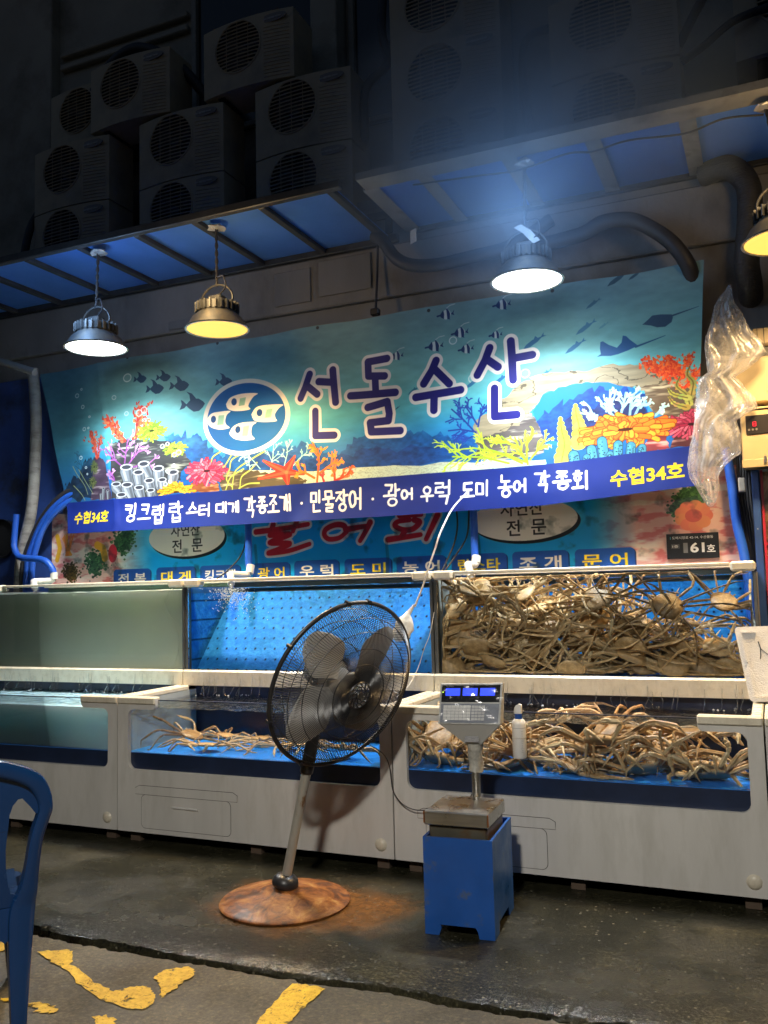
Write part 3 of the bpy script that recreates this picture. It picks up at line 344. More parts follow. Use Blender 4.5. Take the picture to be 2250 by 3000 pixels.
# ------------------------------------------------------------------ the printed pictures
def paint_banner():
    cv = Canvas(-5.75, 1.92, -.18, 3.5, 400); rg = random.Random(11); H, W = cv.H, cv.W
    zz = np.linspace(cv.z1, cv.z0, H)[:, None]; xx = np.linspace(cv.x0, cv.x1, W)[None]
    stops = [(3.5, (112, 146, 156)), (3.2, (112, 164, 170)), (2.95, (124, 198, 202)), (2.75, (96, 192, 206)), (2.6, (52, 150, 200)), (2.45, (28, 110, 184)), (2.3, (24, 92, 168))]  # reef gradient; top stops greyed to paint in the lamps' cut-off
    zs = [a for a, b in stops][::-1]
    for c in range(3): cv.a[..., c] = np.interp(zz+.04*(cv.fbm(150, 5, 2.)-.5), zs, [b[c]/255 for a, b in stops][::-1])
    e = np.clip((-4.75-xx)/.5, 0, 1)*.55; cv.a = cv.a*(1-e[..., None])+np.array([44, 92, 120], np.float32)/255*e[..., None]
    cv.a *= (.93+.14*cv.fbm(14, 21, 2.5))[..., None]
    fine = cv.fbm(10, 50, 1.6); mid = cv.fbm(34, 60, 2.2); streak = cv.fbm(9, 70, 7.)
    def jag(pts, amp=.03, n=5):
        out = []
        for i in range(len(pts)):
            a, b = pts[i], pts[(i+1) % len(pts)]
            for k in range(n):
                t = k/n; s_ = amp if k else 0; out.append((a[0]+(b[0]-a[0])*t+rg.uniform(-s_, s_)*.5, a[1]+(b[1]-a[1])*t+rg.uniform(-s_, s_)))
        return out
    def branch(p, q, c1, c2, r, spread, depth=0, lim=3):
        L = math.hypot(q[0]-p[0], q[1]-p[1]); mx, mz = (p[0]+q[0])/2+rg.uniform(-.1, .1)*L, (p[1]+q[1])/2+rg.uniform(-.1, .1)*L
        t = depth/lim; col = [c1[k]+(c2[k]-c1[k])*t for k in range(3)]
        cv.stroke([p, (mx, mz), q], r*.46*(.8**depth), col, r2=r*.38*(.8**depth))
        if depth < lim:
            a0 = math.atan2(q[1]-p[1], q[0]-p[0])
            for k in range(5 if depth == 0 else 2):
                f = rg.uniform(.3, 1.); bx, bz = p[0]+(q[0]-p[0])*f, p[1]+(q[1]-p[1])*f; a = a0+rg.choice((-1, 1))*rg.uniform(.35, 1.)*(.6+spread*.7); l = L*rg.uniform(.28, .5)
                branch((bx, bz), (bx+l*math.cos(a), bz+l*math.sin(a)), c1, c2, r, spread, depth+1, lim)
    for el in ART:
        k, p = el[0], el[1]
        if k == 'poly':
            col, st = el[2], el[3]
            m, b = cv.mask_poly([jag(p, .035 if st == 'rough' else .012, 6 if st in ('rough', 'rock') else 3) if st else p])
            x0, y0, x1, y1 = b; c = np.array(col, np.float32)[None, None]/255; sl = (slice(y0, y1), slice(x0, x1))
            if st == 'rough': c = c*(.7+.6*fine[sl][..., None]); m = m*np.clip(.35+1.3*mid[sl], 0, 1)
            elif st == 'rock': c = c*(.55+.6*mid[sl][..., None])+np.clip((streak[sl]-.56)*5, 0, 1)[..., None]*np.array([.5, .52, .44])*.8
            elif st == 'archrock': c = c*(.8+.35*streak[sl][..., None])*np.where(np.abs(mid[sl]-.5) < .012, .62, 1.)[..., None]
            elif st == 'sand': c = c*np.where(np.abs((streak[sl]*9) % 1-.5) < .09, .8, 1.)[..., None]
            else: c = np.broadcast_to(c, m.shape+(3,))
            cv.put(m, b, np.asarray(c, np.float32))
        elif k == 'blob':
            (a, t), n, c1, c2 = p, el[2], el[3], el[4]; L = math.hypot(t[0]-a[0], t[1]-a[1])
            cv.stroke([a, ((a[0]+t[0])/2+rg.uniform(-.1, .1)*L, (a[1]+t[1])/2), t], L*.06, c1)
            for i in range(n*9):
                f = rg.random()**.7; sx = rg.gauss(0, .17)*L; sz = rg.gauss(0, .12)*L; q = rg.random()
                x, z = a[0]+(t[0]-a[0])*f+sx*f, a[1]+(t[1]-a[1])*f+sz; col = [c1[j]+(c2[j]-c1[j])*q for j in range(3)]; r = L*rg.uniform(.03, .06)
                cv.stroke([(x, z), (x+rg.uniform(-.06, .06)*L, z+rg.uniform(.0, .08)*L)], r*.8, col, r2=r*.5)
        elif k == 'branch': branch(p[0], p[1], el[2], el[3], el[4], el[5])
        elif k == 'anem':
            c0, (rx, rz), c1, c2, n, up = p[0], el[2], el[3], el[4], el[5], el[6]
            for ring in (1., .72, .45):
                for i in range(n):
                    a = (rg.uniform(0, PI) if up else rg.uniform(0, 2*PI)) if ring < 1 else ((PI if up else 2*PI)*(i+rg.random())/n)
                    L = ring*rg.uniform(.8, 1.05); b_ = a+rg.uniform(-.35, .35); q = rg.random(); col = [c1[j]+(c2[j]-c1[j])*q for j in range(3)]
                    P = [(c0[0]+rx*.2*math.cos(a), c0[1]+rz*.12*math.sin(a)), (c0[0]+rx*L*.6*math.cos(a), c0[1]+rz*L*.62*math.sin(a)), (c0[0]+rx*L*math.cos(b_), c0[1]+rz*L*math.sin(b_)-.06*rz)]
                    cv.stroke(P, rx*.055, [v*.55 for v in c1], r2=rx*.06); cv.stroke(P, rx*.04, col, r2=rx*.046)
            cv.disc(c0, rx*.16, rz*.1, [v*.3 for v in c1])
        elif k == 'tube':
            (t, b), wd, c1, c2 = p, el[2], el[3], el[4]
            cv.stroke([b, t], wd*.78, [v*.45 for v in c1], r2=wd*1.06); cv.stroke([b, t], wd*.66, c1, r2=wd*.94)
            cv.stroke([(b[0]-wd*.25, b[1]), (t[0]-wd*.4, t[1])], wd*.2, c2, .6); cv.stroke([(b[0]+wd*.3, b[1]), (t[0]+wd*.5, t[1])], wd*.2, [v*.5 for v in c1], .5)
            cv.disc((t[0], t[1]+wd*.55), wd*.95, wd*.42, c2); cv.disc((t[0], t[1]+wd*.55), wd*.7, wd*.26, (50, 55, 66))
        elif k == 'finger':
            (t, b), wd, c1 = p, el[2], el[3]; cv.stroke([b, t], wd, [v*.4 for v in c1]); cv.stroke([b, t], wd*.88, c1); cv.stroke([(b[0]-wd*.3, b[1]), (t[0]-wd*.3, t[1])], wd*.3, [min(255, v*1.35) for v in c1], .7)
            for i in range(14): cv.disc((t[0]+rg.uniform(-.7, .7)*wd, b[1]+rg.random()*(t[1]-b[1])), .004, .004, [v*.45 for v in c1])
        elif k == 'kelp': cv.stroke([(v.x, v.z) for v in catmull([(a, 0, b) for a, b in p], 6)], el[3]*.5, el[2], r2=el[3]*.35) if len(p) > 2 else cv.stroke(p, el[3]*.6, el[2], r2=el[3]*.15)
        elif k == 'leaf':
            C = [(v.x, v.z) for v in catmull([(a, 0, b) for a, b in p], 8)]; n = len(C)
            for i, (x, z) in enumerate(C):
                f = i/(n-1); r = el[3]*(.12+.45*f**.8)*(1+.35*math.sin(i*2.1)); cv.disc((x, z), r*.8, r*.55, [v*(.82+.3*rg.random()) for v in el[2]])
            cv.stroke(C, .004, [v*.6 for v in el[2]])
        elif k == 'star':
            c0, tips = p[0], p[1:]; c1, c2 = el[2], el[3]; n = len(tips); out = []
            for i, t in enumerate(tips):
                u = tips[(i+1) % n]; out += [t, (c0[0]+((t[0]+u[0])/2-c0[0])*.33, c0[1]+((t[1]+u[1])/2-c0[1])*.33)]
            cv.stroke(out, .008, c1, closed=True); cv.poly(out, c1)
            for t in tips: cv.stroke([c0, t], .012, c2, .55, r2=.006)
        elif k == 'fish':
            (x, z), s_, c = p[0], el[2], el[3]
            body = [(-.45, .02), (-.2, .22), (.1, .34), (.5, .3), (.85, .08), (.98, -.08), (.8, -.3), (.5, -.5), (.1, -.52), (-.25, -.28), (-.45, -.08)]
            fin = [(-.15, .2), (-.2, .62), (-.42, .85), (.0, .68), (.3, .34)]; tail = [(-.4, -.02), (-.72, .28), (-.86, .34), (-.8, .05), (-.98, -.3), (-.62, -.22)]
            for q in (body, fin, tail): cv.poly([(x+a*s_, z+b*s_) for a, b in q], c, .93)
        elif k == 'bub':
            c0, (rx, rz) = p[0], el[2]; P = [(c0[0]+rx*math.cos(2*PI*i/20), c0[1]+rz*math.sin(2*PI*i/20)) for i in range(20)]
            cv.stroke(P, max(.0035, rx*.12), (226, 240, 242), .8, closed=True); cv.poly(P, (200, 230, 236), .14)
        elif k == 'angel':
            (x, z), s_, c = p[0], el[2], el[3]; T = lambda q: [(x+a*s_, z+b*s_) for a, b in q]
            cv.poly(T([(-.6, 0), (-.3, .45), (.2, .6), (.5, .3), (.62, 0), (.4, -.4), (0, -.55), (-.35, -.4)]), (206, 220, 222), .85)
            cv.poly(T([(-.75, 0), (-.5, .3), (-.28, .55), (-.2, .1), (-.25, -.45), (-.55, -.25)]), c); cv.poly(T([(.05, .75), (.2, .6), (.42, .3), (.5, 0), (.42, -.5), (.5, -.62), (.15, -.5), (.12, 0)]), c)
            cv.poly(T([(.58, .0), (.75, .12), (1., .4), (.88, .05), (1., -.2), (.75, -.1)]), c); cv.stroke(T([(-1., -.04), (-.75, 0)]), .006, c); cv.stroke(T([(.1, .7), (.5, .95), (1.1, 1.02)]), .003, (206, 220, 222), .7)
        elif k == 'slim':
            (x, z), s_, c = p[0], el[2], el[3]; ca, sa = math.cos(.5), math.sin(.5); T = lambda q: [(x+(a*ca-b*sa)*s_, z+(a*sa+b*ca)*s_) for a, b in q]
            cv.poly(T([(-1, -.05), (-.6, .14), (0, .2), (.5, .08), (.7, .03), (1.05, .2), (.92, 0), (1.1, -.14), (.7, -.05), (.3, -.16), (-.4, -.2)]), c, .85); cv.poly(T([(.1, .17), (.35, .34), (.45, .1)]), c, .85)
    # blue foot strip with the menu
    cv.poly([(cv.x0, STRIP[0][1])]+STRIP+[(cv.x1, STRIP[-1][1]), (cv.x1, cv.z0), (cv.x0, cv.z0)], (20, 42, 124))
    # round emblem
    (cx, cz), (rx, rz) = LOGO; cv.disc((cx, cz), rx*1.05, rz*1.06, (250, 240, 222), n=70); cv.disc((cx, cz), rx*.945, rz*.94, (18, 96, 168), n=70)
    for body, eye, tr in LFISH:
        q = [(v.x, v.z) for v in catmull([(a, 0, b) for a, b in body+[body[0]]], 4)]; cv.poly(q, (250, 240, 222)); cv.stroke(tr, .006, (250, 240, 222), closed=True); cv.poly(tr, (150, 196, 170)); cv.disc(eye, .033, .035, (250, 240, 222)); cv.disc(eye, .024, .027, (24, 70, 130))
    for st in BIG: cv.stroke(st, .050, (244, 240, 236))
    for st in BIG: cv.stroke(st, .0265, (38, 38, 120))
    for wd, a, b, h in HAND:
        n = len(wd); ux, uz = (b[0]-a[0])/n, (b[1]-a[1])/n
        for i, ch in enumerate(wd):
            hh = h*rg.uniform(.9, 1.); brush_syllable(cv, ch, a[0]+ux*(i+.06), a[1]+uz*i-hh/2+rg.uniform(-.006, .006), ux*.88, hh, .0082, (240, 238, 232), rg)
    for t, a, b, h in GOTH: set_type(cv, t, a, b, h, (240, 206, 36), .03)
    # eyelets along the hem
    for i in range(7): cv.disc((-5.5+i*.86, 3.4), .012, .012, (60, 66, 70))
    # creases and grime that live on the cloth
    g = cv.fbm(60, 90, 1.); cv.a *= (.95+.08*g)[..., None]
    return cv
def paint_sign():
    cv = Canvas(-5.62, 1.5, -.12, 2.2, 400); rg = random.Random(5); xx = np.linspace(cv.x0, cv.x1, cv.W)[None]; H, W = cv.H, cv.W
    cv.a[:] = np.array([12, 156, 232], np.float32)/255
    cv.a *= (.9+.16*cv.fbm(120, 3))[..., None]
    e0, e1, e2, e3 = SFOOD['edge']; n1 = cv.fbm(46, 8, 1.8); n2 = cv.fbm(16, 9, 2.6)
    meat = np.stack([.86+.12*n1, .60+.28*n1, .56+.28*n1], -1); k = np.clip((n2-.54)*7, 0, 1)[..., None]; meat = meat*(1-k*.7)+np.array([.82, .36, .38])*k*.7
    k = np.clip((cv.fbm(26, 19, 3.)-.58)*8, 0, 1)[..., None]; meat = meat*(1-k)+np.array([.96, .90, .86])*k
    f = (1-np.clip((xx-(e1-.25))/.35, 0, 1))+np.clip((xx-(e2-.15))/.3, 0, 1); cv.a = (cv.a*(1-f[..., None])+meat*f[..., None]).astype(np.float32)
    for c, r in SFOOD['par']:
        dk = c[0] < -5.3
        for i in range(420):
            x, z = c[0]+rg.gauss(0, .36)*r, c[1]+rg.gauss(0, .36)*r; q = rg.random(); col = (30+60*q, 62+74*q, 48+40*q) if not dk else (46+70*q, 40+56*q, 26+20*q); s_ = r*rg.uniform(.05, .13); cv.disc((x, z), s_, s_*.8, col, n=7)
    o = SFOOD['or']
    for i in range(9): a = rg.uniform(.3, 2.6); cv.stroke([(o[1][0]+rg.uniform(-.04, .04), o[1][1]-.06), (o[1][0]+.1*math.cos(a), o[1][1]+.12*math.sin(a))], .011, (236, 128+rg.randint(0, 40), 60), r2=.005)
    cv.stroke([(o[1][0]-.13, o[1][1]+.1), (o[1][0]-.1, o[1][1]), (o[1][0]-.13, o[1][1]-.1)], .022, (232, 176, 50))
    cv.stroke([(o[0][0]-.05, o[0][1]+.05), (o[0][0]+.01, o[0][1]+.02), (o[0][0]+.03, o[0][1]-.06)], .032, (236, 170, 60)); cv.disc(SFOOD['red'][0], .045, .075, (206, 52, 70))
    for i in range(9): a = i*2*PI/9; cv.disc((o[2][0]+.07*math.cos(a), o[2][1]+.06*math.sin(a)), .045, .038, (230, 128+10*(i % 3), 104))
    cv.disc(o[2], .05, .04, (206, 96, 90))
    for (c, (rx, rz)) in SOVAL:
        for q in range(5): cv.disc(c, rx*(1.14-.025*q), rz*(1.2-.035*q), (120, 200, 230), .12, n=60)
        cv.disc((c[0]+.018, c[1]-.02), rx, rz, (18, 22, 34), n=60); cv.disc(c, rx, rz, (226, 226, 224), n=60)
    for t, c, h in SSER: set_type(cv, t, None, None, h, (28, 32, 44), .012, center=c)
    for st in SRED: cv.stroke([(v.x, v.z) for v in catmull([(a, 0, b) for a, b in st], 5)] if len(st) > 2 else st, .036, (204, 204, 208))
    for st in SRED: cv.stroke([(v.x, v.z) for v in catmull([(a, 0, b) for a, b in st], 5)] if len(st) > 2 else st, .022, (176, 34, 54), r2=.017)
    for t, y, x0, x1, zt, zb in SLAB:
        for dx, dz, c in ((.008, -.006, (10, 40, 96)), (0, 0, (26, 82, 176))):
            cv.stroke([(x0+.03+dx, zt-.03+dz), (x1-.03+dx, zt-.03+dz)], .03, c); cv.poly([(x0+dx, zt-.03+dz), (x1+dx, zt-.03+dz), (x1+dx, zt-.24), (x0+dx, zt-.24)], c)
        set_type(cv, t[0]+' '+t[1] if len(t) == 2 else t, (x0+.045, zt-.077), (x1-.045, zt-.077), .088, (244, 220, 50) if y else (232, 234, 236), .022)
    d = np.clip((cv.fbm(40, 33)-.62)*6, 0, 1)[..., None]*.5; cv.a = cv.a*(1-d)+np.array([.08, .16, .18])*d
    for x in (-3.585, -3.66, -1.82, -2.5): cv.stroke([(x, 1.85), (x+.01, 1.72), (x, 1.55)], .012, (30, 60, 60), .35)
    return cv
def paint_plaque():
    cv = Canvas(0, 0, .306, .156, 1400); cv.a[:] = np.array([30, 32, 36])/255
    cv.poly([(.022, .122), (.026, .122), (.026, .138), (.022, .138)], (70, 170, 190)); set_type(cv, '도매시장로 42-14, 수산물동', (.034, .130), (.275, .130), .019, (226, 228, 230), .012)
    cv.poly([(.026, .064), (.076, .064), (.076, .092), (.026, .092)], (84, 86, 92)); set_type(cv, '1층', (.034, .078), (.068, .078), .017, (226, 228, 230), .01)
    set_type(cv, '1', (.098, .067), (.124, .067), .062, (120, 122, 126), .02); set_type(cv, '61', (.138, .067), (.222, .067), .062, (238, 240, 242), .03); set_type(cv, '호', (.234, .060), (.284, .060), .046, (238, 240, 242), .02); return cv
def print_mat(name, cv, rough=.45, spec=.4, bump=.0, trans=0., coat=0.):
    m, nt, p = newmat(name); L = nt.links.new; t = nd(nt, 'TexImage'); t.image = cv.image(name); t.extension = 'EXTEND'; uv = nd(nt, 'UVMap'); L(uv.outputs[0], t.inputs[0]); L(t.outputs[0], p.inputs['Base Color'])
    p.inputs['Roughness'].default_value = rough; p.inputs['Specular IOR Level'].default_value = spec; p.inputs['Coat Weight'].default_value = coat
    if bump:
        n = noise(nt, 300, 2); b = nd(nt, 'Bump'); b.inputs['Strength'].default_value = bump; b.inputs['Distance'].default_value = .002; L(n.outputs[0], b.inputs['Height']); L(b.outputs[0], p.inputs['Normal'])
    return m
def planar_uv(o, cv, ox=0., oz=0.):
    me = o.data; uv = me.uv_layers.new(name='UVMap'); mw = o.matrix_world
    q = o.parent; off = Vector((0, 0, 0))
    while q is not None: off += q.location; q = q.parent
    for lp in me.loops:
        c = me.vertices[lp.vertex_index].co+off; uv.data[lp.index].uv = ((c.x-ox-cv.x0)/(cv.x1-cv.x0), (c.z-oz-cv.z0)/(cv.z1-cv.z0))
# ------------------------------------------------------------------ materials of the place
FRP = mat('white_frp', (.58, .56, .52), .38, var=.08, vscale=3, dirt=(.47, .45, .40), dscale=4.5, dcut=(.5, .74), bump=.08, bscale=60, stretch=(1.6, 1, .35), rvar=.1)
FRP2 = mat('white_frp_rail', (.68, .62, .49), .3, var=.06, vscale=14, dirt=(.54, .48, .37), dscale=9, dcut=(.5, .75), bump=.18, bscale=70, stretch=(1, 1, .35), rvar=.12)
ALU = mat('aluminium', (.46, .47, .46), .42, .8, var=.15, vscale=9, dirt=(.2, .19, .17), dscale=5)
STEEL = mat('stainless_steel', (.50, .49, .46), .32, 1., var=.12, vscale=5, stretch=(1, 14, 14), dirt=(.24, .20, .15), dscale=6, dcut=(.55, .8), rvar=.1)
DARKMETAL = mat('dark_metal', (.055, .058, .062), .5, .5, var=.25, vscale=12, bump=.1)
BLACKPL = mat('black_plastic', (.018, .018, .02), .38, var=.2)
BLACKRUB = mat('black_rubber', (.022, .022, .026), .55, var=.3, vscale=8, bump=.1, bscale=40)
CONCRETE = mat('wall_concrete', (.20, .195, .185), .85, var=.14, vscale=2.2, dirt=(.10, .098, .092), dscale=1.6, dcut=(.5, .72), bump=.35, bscale=45, stretch=(1, 1, .5))
PLASTER = mat('wall_plaster', (.30, .28, .24), .85, var=.12, vscale=2, dirt=(.17, .155, .13), dscale=1.2, bump=.3, bscale=60)
BLUEWALL = mat('blue_wall_paint', (.035, .085, .32), .42, var=.2, vscale=4, dirt=(.03, .04, .08), dscale=3, bump=.15, bscale=25, rvar=.12)
BLUEPAINT = mat('blue_steel_paint', (.012, .080, .33), .42, var=.16, vscale=4, dirt=(.07, .10, .16), dscale=9, dcut=(.58, .68), rvar=.15, bump=.05, bscale=50)
BLUEPLASTIC = mat('blue_chair_plastic', (.006, .035, .12), .22, var=.12, vscale=4, bump=.03, bscale=20, rvar=.08)
BLUEHOSE = mat('blue_hose', (.018, .10, .52), .40, var=.12, vscale=14, bump=.1, bscale=40)
PVC = mat('white_pvc', (.66, .65, .60), .35, var=.08, dirt=(.40, .37, .30), dscale=14)
GREYTAPE = mat('grey_pipe_wrap', (.30, .29, .27), .5, var=.22, vscale=5, stretch=(1, 1, 3), bump=.6, bscale=14, dirt=(.16, .15, .14), dscale=6)
BEIGE = mat('beige_enamel', (.46, .36, .21), .42, var=.08, vscale=4, dirt=(.30, .21, .12), dscale=5, dcut=(.58, .8))
def pavement_mat():
    m, nt, p = newmat('wet_concrete'); L = nt.links.new
    a = noise(nt, 1.1, 8, .62); b = noise(nt, 9., 6, .65); g = noise(nt, 62., 4, .7)
    c1 = ramp(nt, a.outputs[0], [(.32, (.010, .0105, .0065)), (.52, (.027, .026, .016)), (.72, (.062, .056, .034))])
    c2 = ramp(nt, b.outputs[0], [(.3, (.62, .62, .62)), (.7, (1.3, 1.28, 1.2))]); mx = nd(nt, 'Mix', data_type='RGBA', blend_type='MULTIPLY'); mx.inputs[0].default_value = 1; L(c1.outputs[0], mx.inputs[6]); L(c2.outputs[0], mx.inputs[7])
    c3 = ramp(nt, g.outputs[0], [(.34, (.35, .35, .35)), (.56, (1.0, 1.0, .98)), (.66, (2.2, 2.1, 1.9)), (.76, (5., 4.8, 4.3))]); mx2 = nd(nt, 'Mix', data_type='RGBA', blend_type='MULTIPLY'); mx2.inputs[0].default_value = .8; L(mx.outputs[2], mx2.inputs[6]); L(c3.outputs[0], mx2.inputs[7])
    # rust that has run out of the fan's foot
    tc = nd(nt, 'TexCoord'); sp = nd(nt, 'VectorMath', operation='SUBTRACT'); sp.inputs[1].default_value = (-2.14, 3.86, 0); L(tc.outputs['Object'], sp.inputs[0])
    mp = nd(nt, 'Mapping'); mp.inputs['Rotation'].default_value = (0, 0, -.35); mp.inputs['Scale'].default_value = (1.0, 1.5, 1); L(sp.outputs[0], mp.inputs[0]); ln = nd(nt, 'VectorMath', operation='LENGTH'); L(mp.outputs[0], ln.inputs[0])
    n5 = noise(nt, 3.2, 8, .7); ad = nd(nt, 'Math', operation='MULTIPLY_ADD'); L(n5.outputs[0], ad.inputs[0]); ad.inputs[1].default_value = -.75; L(ln.outputs['Value'], ad.inputs[2])
    k = ramp(nt, ad.outputs[0], [(.0, (1, 1, 1)), (.05, (.6, .6, .6)), (.22, (0, 0, 0))])
    n6 = noise(nt, 30, 5, .7); rc = ramp(nt, n6.outputs[0], [(.3, (.060, .026, .008)), (.7, (.20, .085, .020))]); mx3 = nd(nt, 'Mix', data_type='RGBA'); L(k.outputs[0], mx3.inputs[0]); L(mx2.outputs[2], mx3.inputs[6]); L(rc.outputs[0], mx3.inputs[7])
    vo = nd(nt, 'TexVoronoi'); vo.inputs['Scale'].default_value = 36; L(tc.outputs['Object'], vo.inputs['Vector']); kd = ramp(nt, vo.outputs['Distance'], [(.14, (1, 1, 1)), (.24, (0, 0, 0))]); kc = nd(nt, 'SeparateColor'); L(vo.outputs['Color'], kc.inputs[0]); gt = nd(nt, 'Math', operation='GREATER_THAN'); L(kc.outputs[0], gt.inputs[0]); gt.inputs[1].default_value = .72; km = nd(nt, 'Math', operation='MULTIPLY'); L(kd.outputs[0], km.inputs[0]); L(gt.outputs[0], km.inputs[1])
    mx4 = nd(nt, 'Mix', data_type='RGBA'); L(km.outputs[0], mx4.inputs[0]); L(mx3.outputs[2], mx4.inputs[6]); mx4.inputs[7].default_value = (.12, .11, .08, 1)  # pale dots paint the wet floor's sparkle into the colour
    L(mx4.outputs[2], p.inputs['Base Color'])
    p.inputs['Specular IOR Level'].default_value = .35
    r = ramp(nt, noise(nt, 1.7, 6, .6).outputs[0], [(.36, (.12, .12, .12)), (.52, (.30, .30, .30)), (.68, (.60, .60, .60))]); sy = nd(nt, 'SeparateXYZ'); L(tc.outputs['Object'], sy.inputs[0]); yn = nd(nt, 'Math', operation='MULTIPLY_ADD'); L(noise(nt, 3.5, 6, .65).outputs[0], yn.inputs[0]); yn.inputs[1].default_value = -.9; L(sy.outputs[1], yn.inputs[2]); wet = ramp(nt, yn.outputs[0], [(.0, (1, 1, 1)), (1., (1, 1, 1))]); wm = nd(nt, 'MapRange'); wm.inputs[1].default_value = 2.84; wm.inputs[2].default_value = 2.98; wm.inputs[3].default_value = .25; wm.inputs[4].default_value = 1.; L(yn.outputs[0], wm.inputs[0]); rm = nd(nt, 'Math', operation='MULTIPLY'); L(r.outputs[0], rm.inputs[0]); L(wm.outputs[0], rm.inputs[1]); L(rm.outputs[0], p.inputs['Roughness'])
    bb = nd(nt, 'Bump'); bb.inputs['Strength'].default_value = .7; bb.inputs['Distance'].default_value = .006; hs = nd(nt, 'Math', operation='MULTIPLY_ADD'); L(noise(nt, 85, 4, .7).outputs[0], hs.inputs[0]); hs.inputs[1].default_value = .7; L(noise(nt, 22, 5, .6).outputs[0], hs.inputs[2]); L(hs.outputs[0], bb.inputs['Height']); L(bb.outputs[0], p.inputs['Normal'])
    return m
def road_mat():
    m, nt, p = newmat('worn_road_concrete'); L = nt.links.new
    c1 = ramp(nt, noise(nt, 1.5, 8, .65).outputs[0], [(.3, (.040, .033, .019)), (.55, (.095, .077, .045)), (.75, (.175, .14, .082))])
    v = nd(nt, 'TexVoronoi', feature='DISTANCE_TO_EDGE'); v.inputs['Scale'].default_value = 16; tc = nd(nt, 'TexCoord'); n0 = noise(nt, 6, 5, .7); ad = nd(nt, 'VectorMath', operation='MULTIPLY_ADD'); L(n0.outputs['Color'], ad.inputs[0]); ad.inputs[1].default_value = (.35, .35, .35); L(tc.outputs['Object'], ad.inputs[2]); L(ad.outputs[0], v.inputs['Vector'])
    k = ramp(nt, v.outputs['Distance'], [(.0, (.62, .62, .62)), (.05, (1, 1, 1))]); mx = nd(nt, 'Mix', data_type='RGBA', blend_type='MULTIPLY'); mx.inputs[0].default_value = 1; L(c1.outputs[0], mx.inputs[6]); L(k.outputs[0], mx.inputs[7])
    c3 = ramp(nt, noise(nt, 60, 5, .7).outputs[0], [(.34, (.35, .35, .35)), (.56, (1.05, 1.05, 1.02)), (.7, (2.3, 2.2, 2.))]); mx2 = nd(nt, 'Mix', data_type='RGBA', blend_type='MULTIPLY'); mx2.inputs[0].default_value = .8; L(mx.outputs[2], mx2.inputs[6]); L(c3.outputs[0], mx2.inputs[7]); L(mx2.outputs[2], p.inputs['Base Color'])
    r = ramp(nt, noise(nt, 2.2, 5, .6).outputs[0], [(.35, (.42, .42, .42)), (.7, (.75, .75, .75))]); L(r.outputs[0], p.inputs['Roughness'])
    bb = nd(nt, 'Bump'); bb.inputs['Strength'].default_value = .5; bb.inputs['Distance'].default_value = .004; hs = nd(nt, 'Math', operation='MULTIPLY_ADD'); L(noise(nt, 180, 3, .7).outputs[0], hs.inputs[0]); hs.inputs[1].default_value = .7; L(noise(nt, 18, 5, .6).outputs[0], hs.inputs[2]); L(hs.outputs[0], bb.inputs['Height']); L(bb.outputs[0], p.inputs['Normal'])
    return m
def paint_mat():
    m, nt, p = newmat('worn_yellow_paint'); L = nt.links.new; out = nt.nodes['Material Output']
    c = ramp(nt, noise(nt, 30, 5, .6).outputs[0], [(.3, (.50, .29, .008)), (.7, (.72, .46, .02))]); L(c.outputs[0], p.inputs['Base Color']); p.inputs['Roughness'].default_value = .6
    k = ramp(nt, noise(nt, 17, 10, .8, dist=.8).outputs[0], [(.405, (0, 0, 0)), (.44, (1, 1, 1))]); tr = nd(nt, 'BsdfTransparent'); al = nd(nt, 'Math', operation='MULTIPLY'); L(k.outputs[0], al.inputs[0]); L(ramp(nt, noise(nt, 75, 6, .8).outputs[0], [(.34, (.5, .5, .5)), (.46, (1, 1, 1))]).outputs[0], al.inputs[1]); mx = nd(nt, 'MixShader'); L(al.outputs[0], mx.inputs[0]); L(tr.outputs[0], mx.inputs[1]); L(p.outputs[0], mx.inputs[2]); L(mx.outputs[0], out.inputs[0]); return m
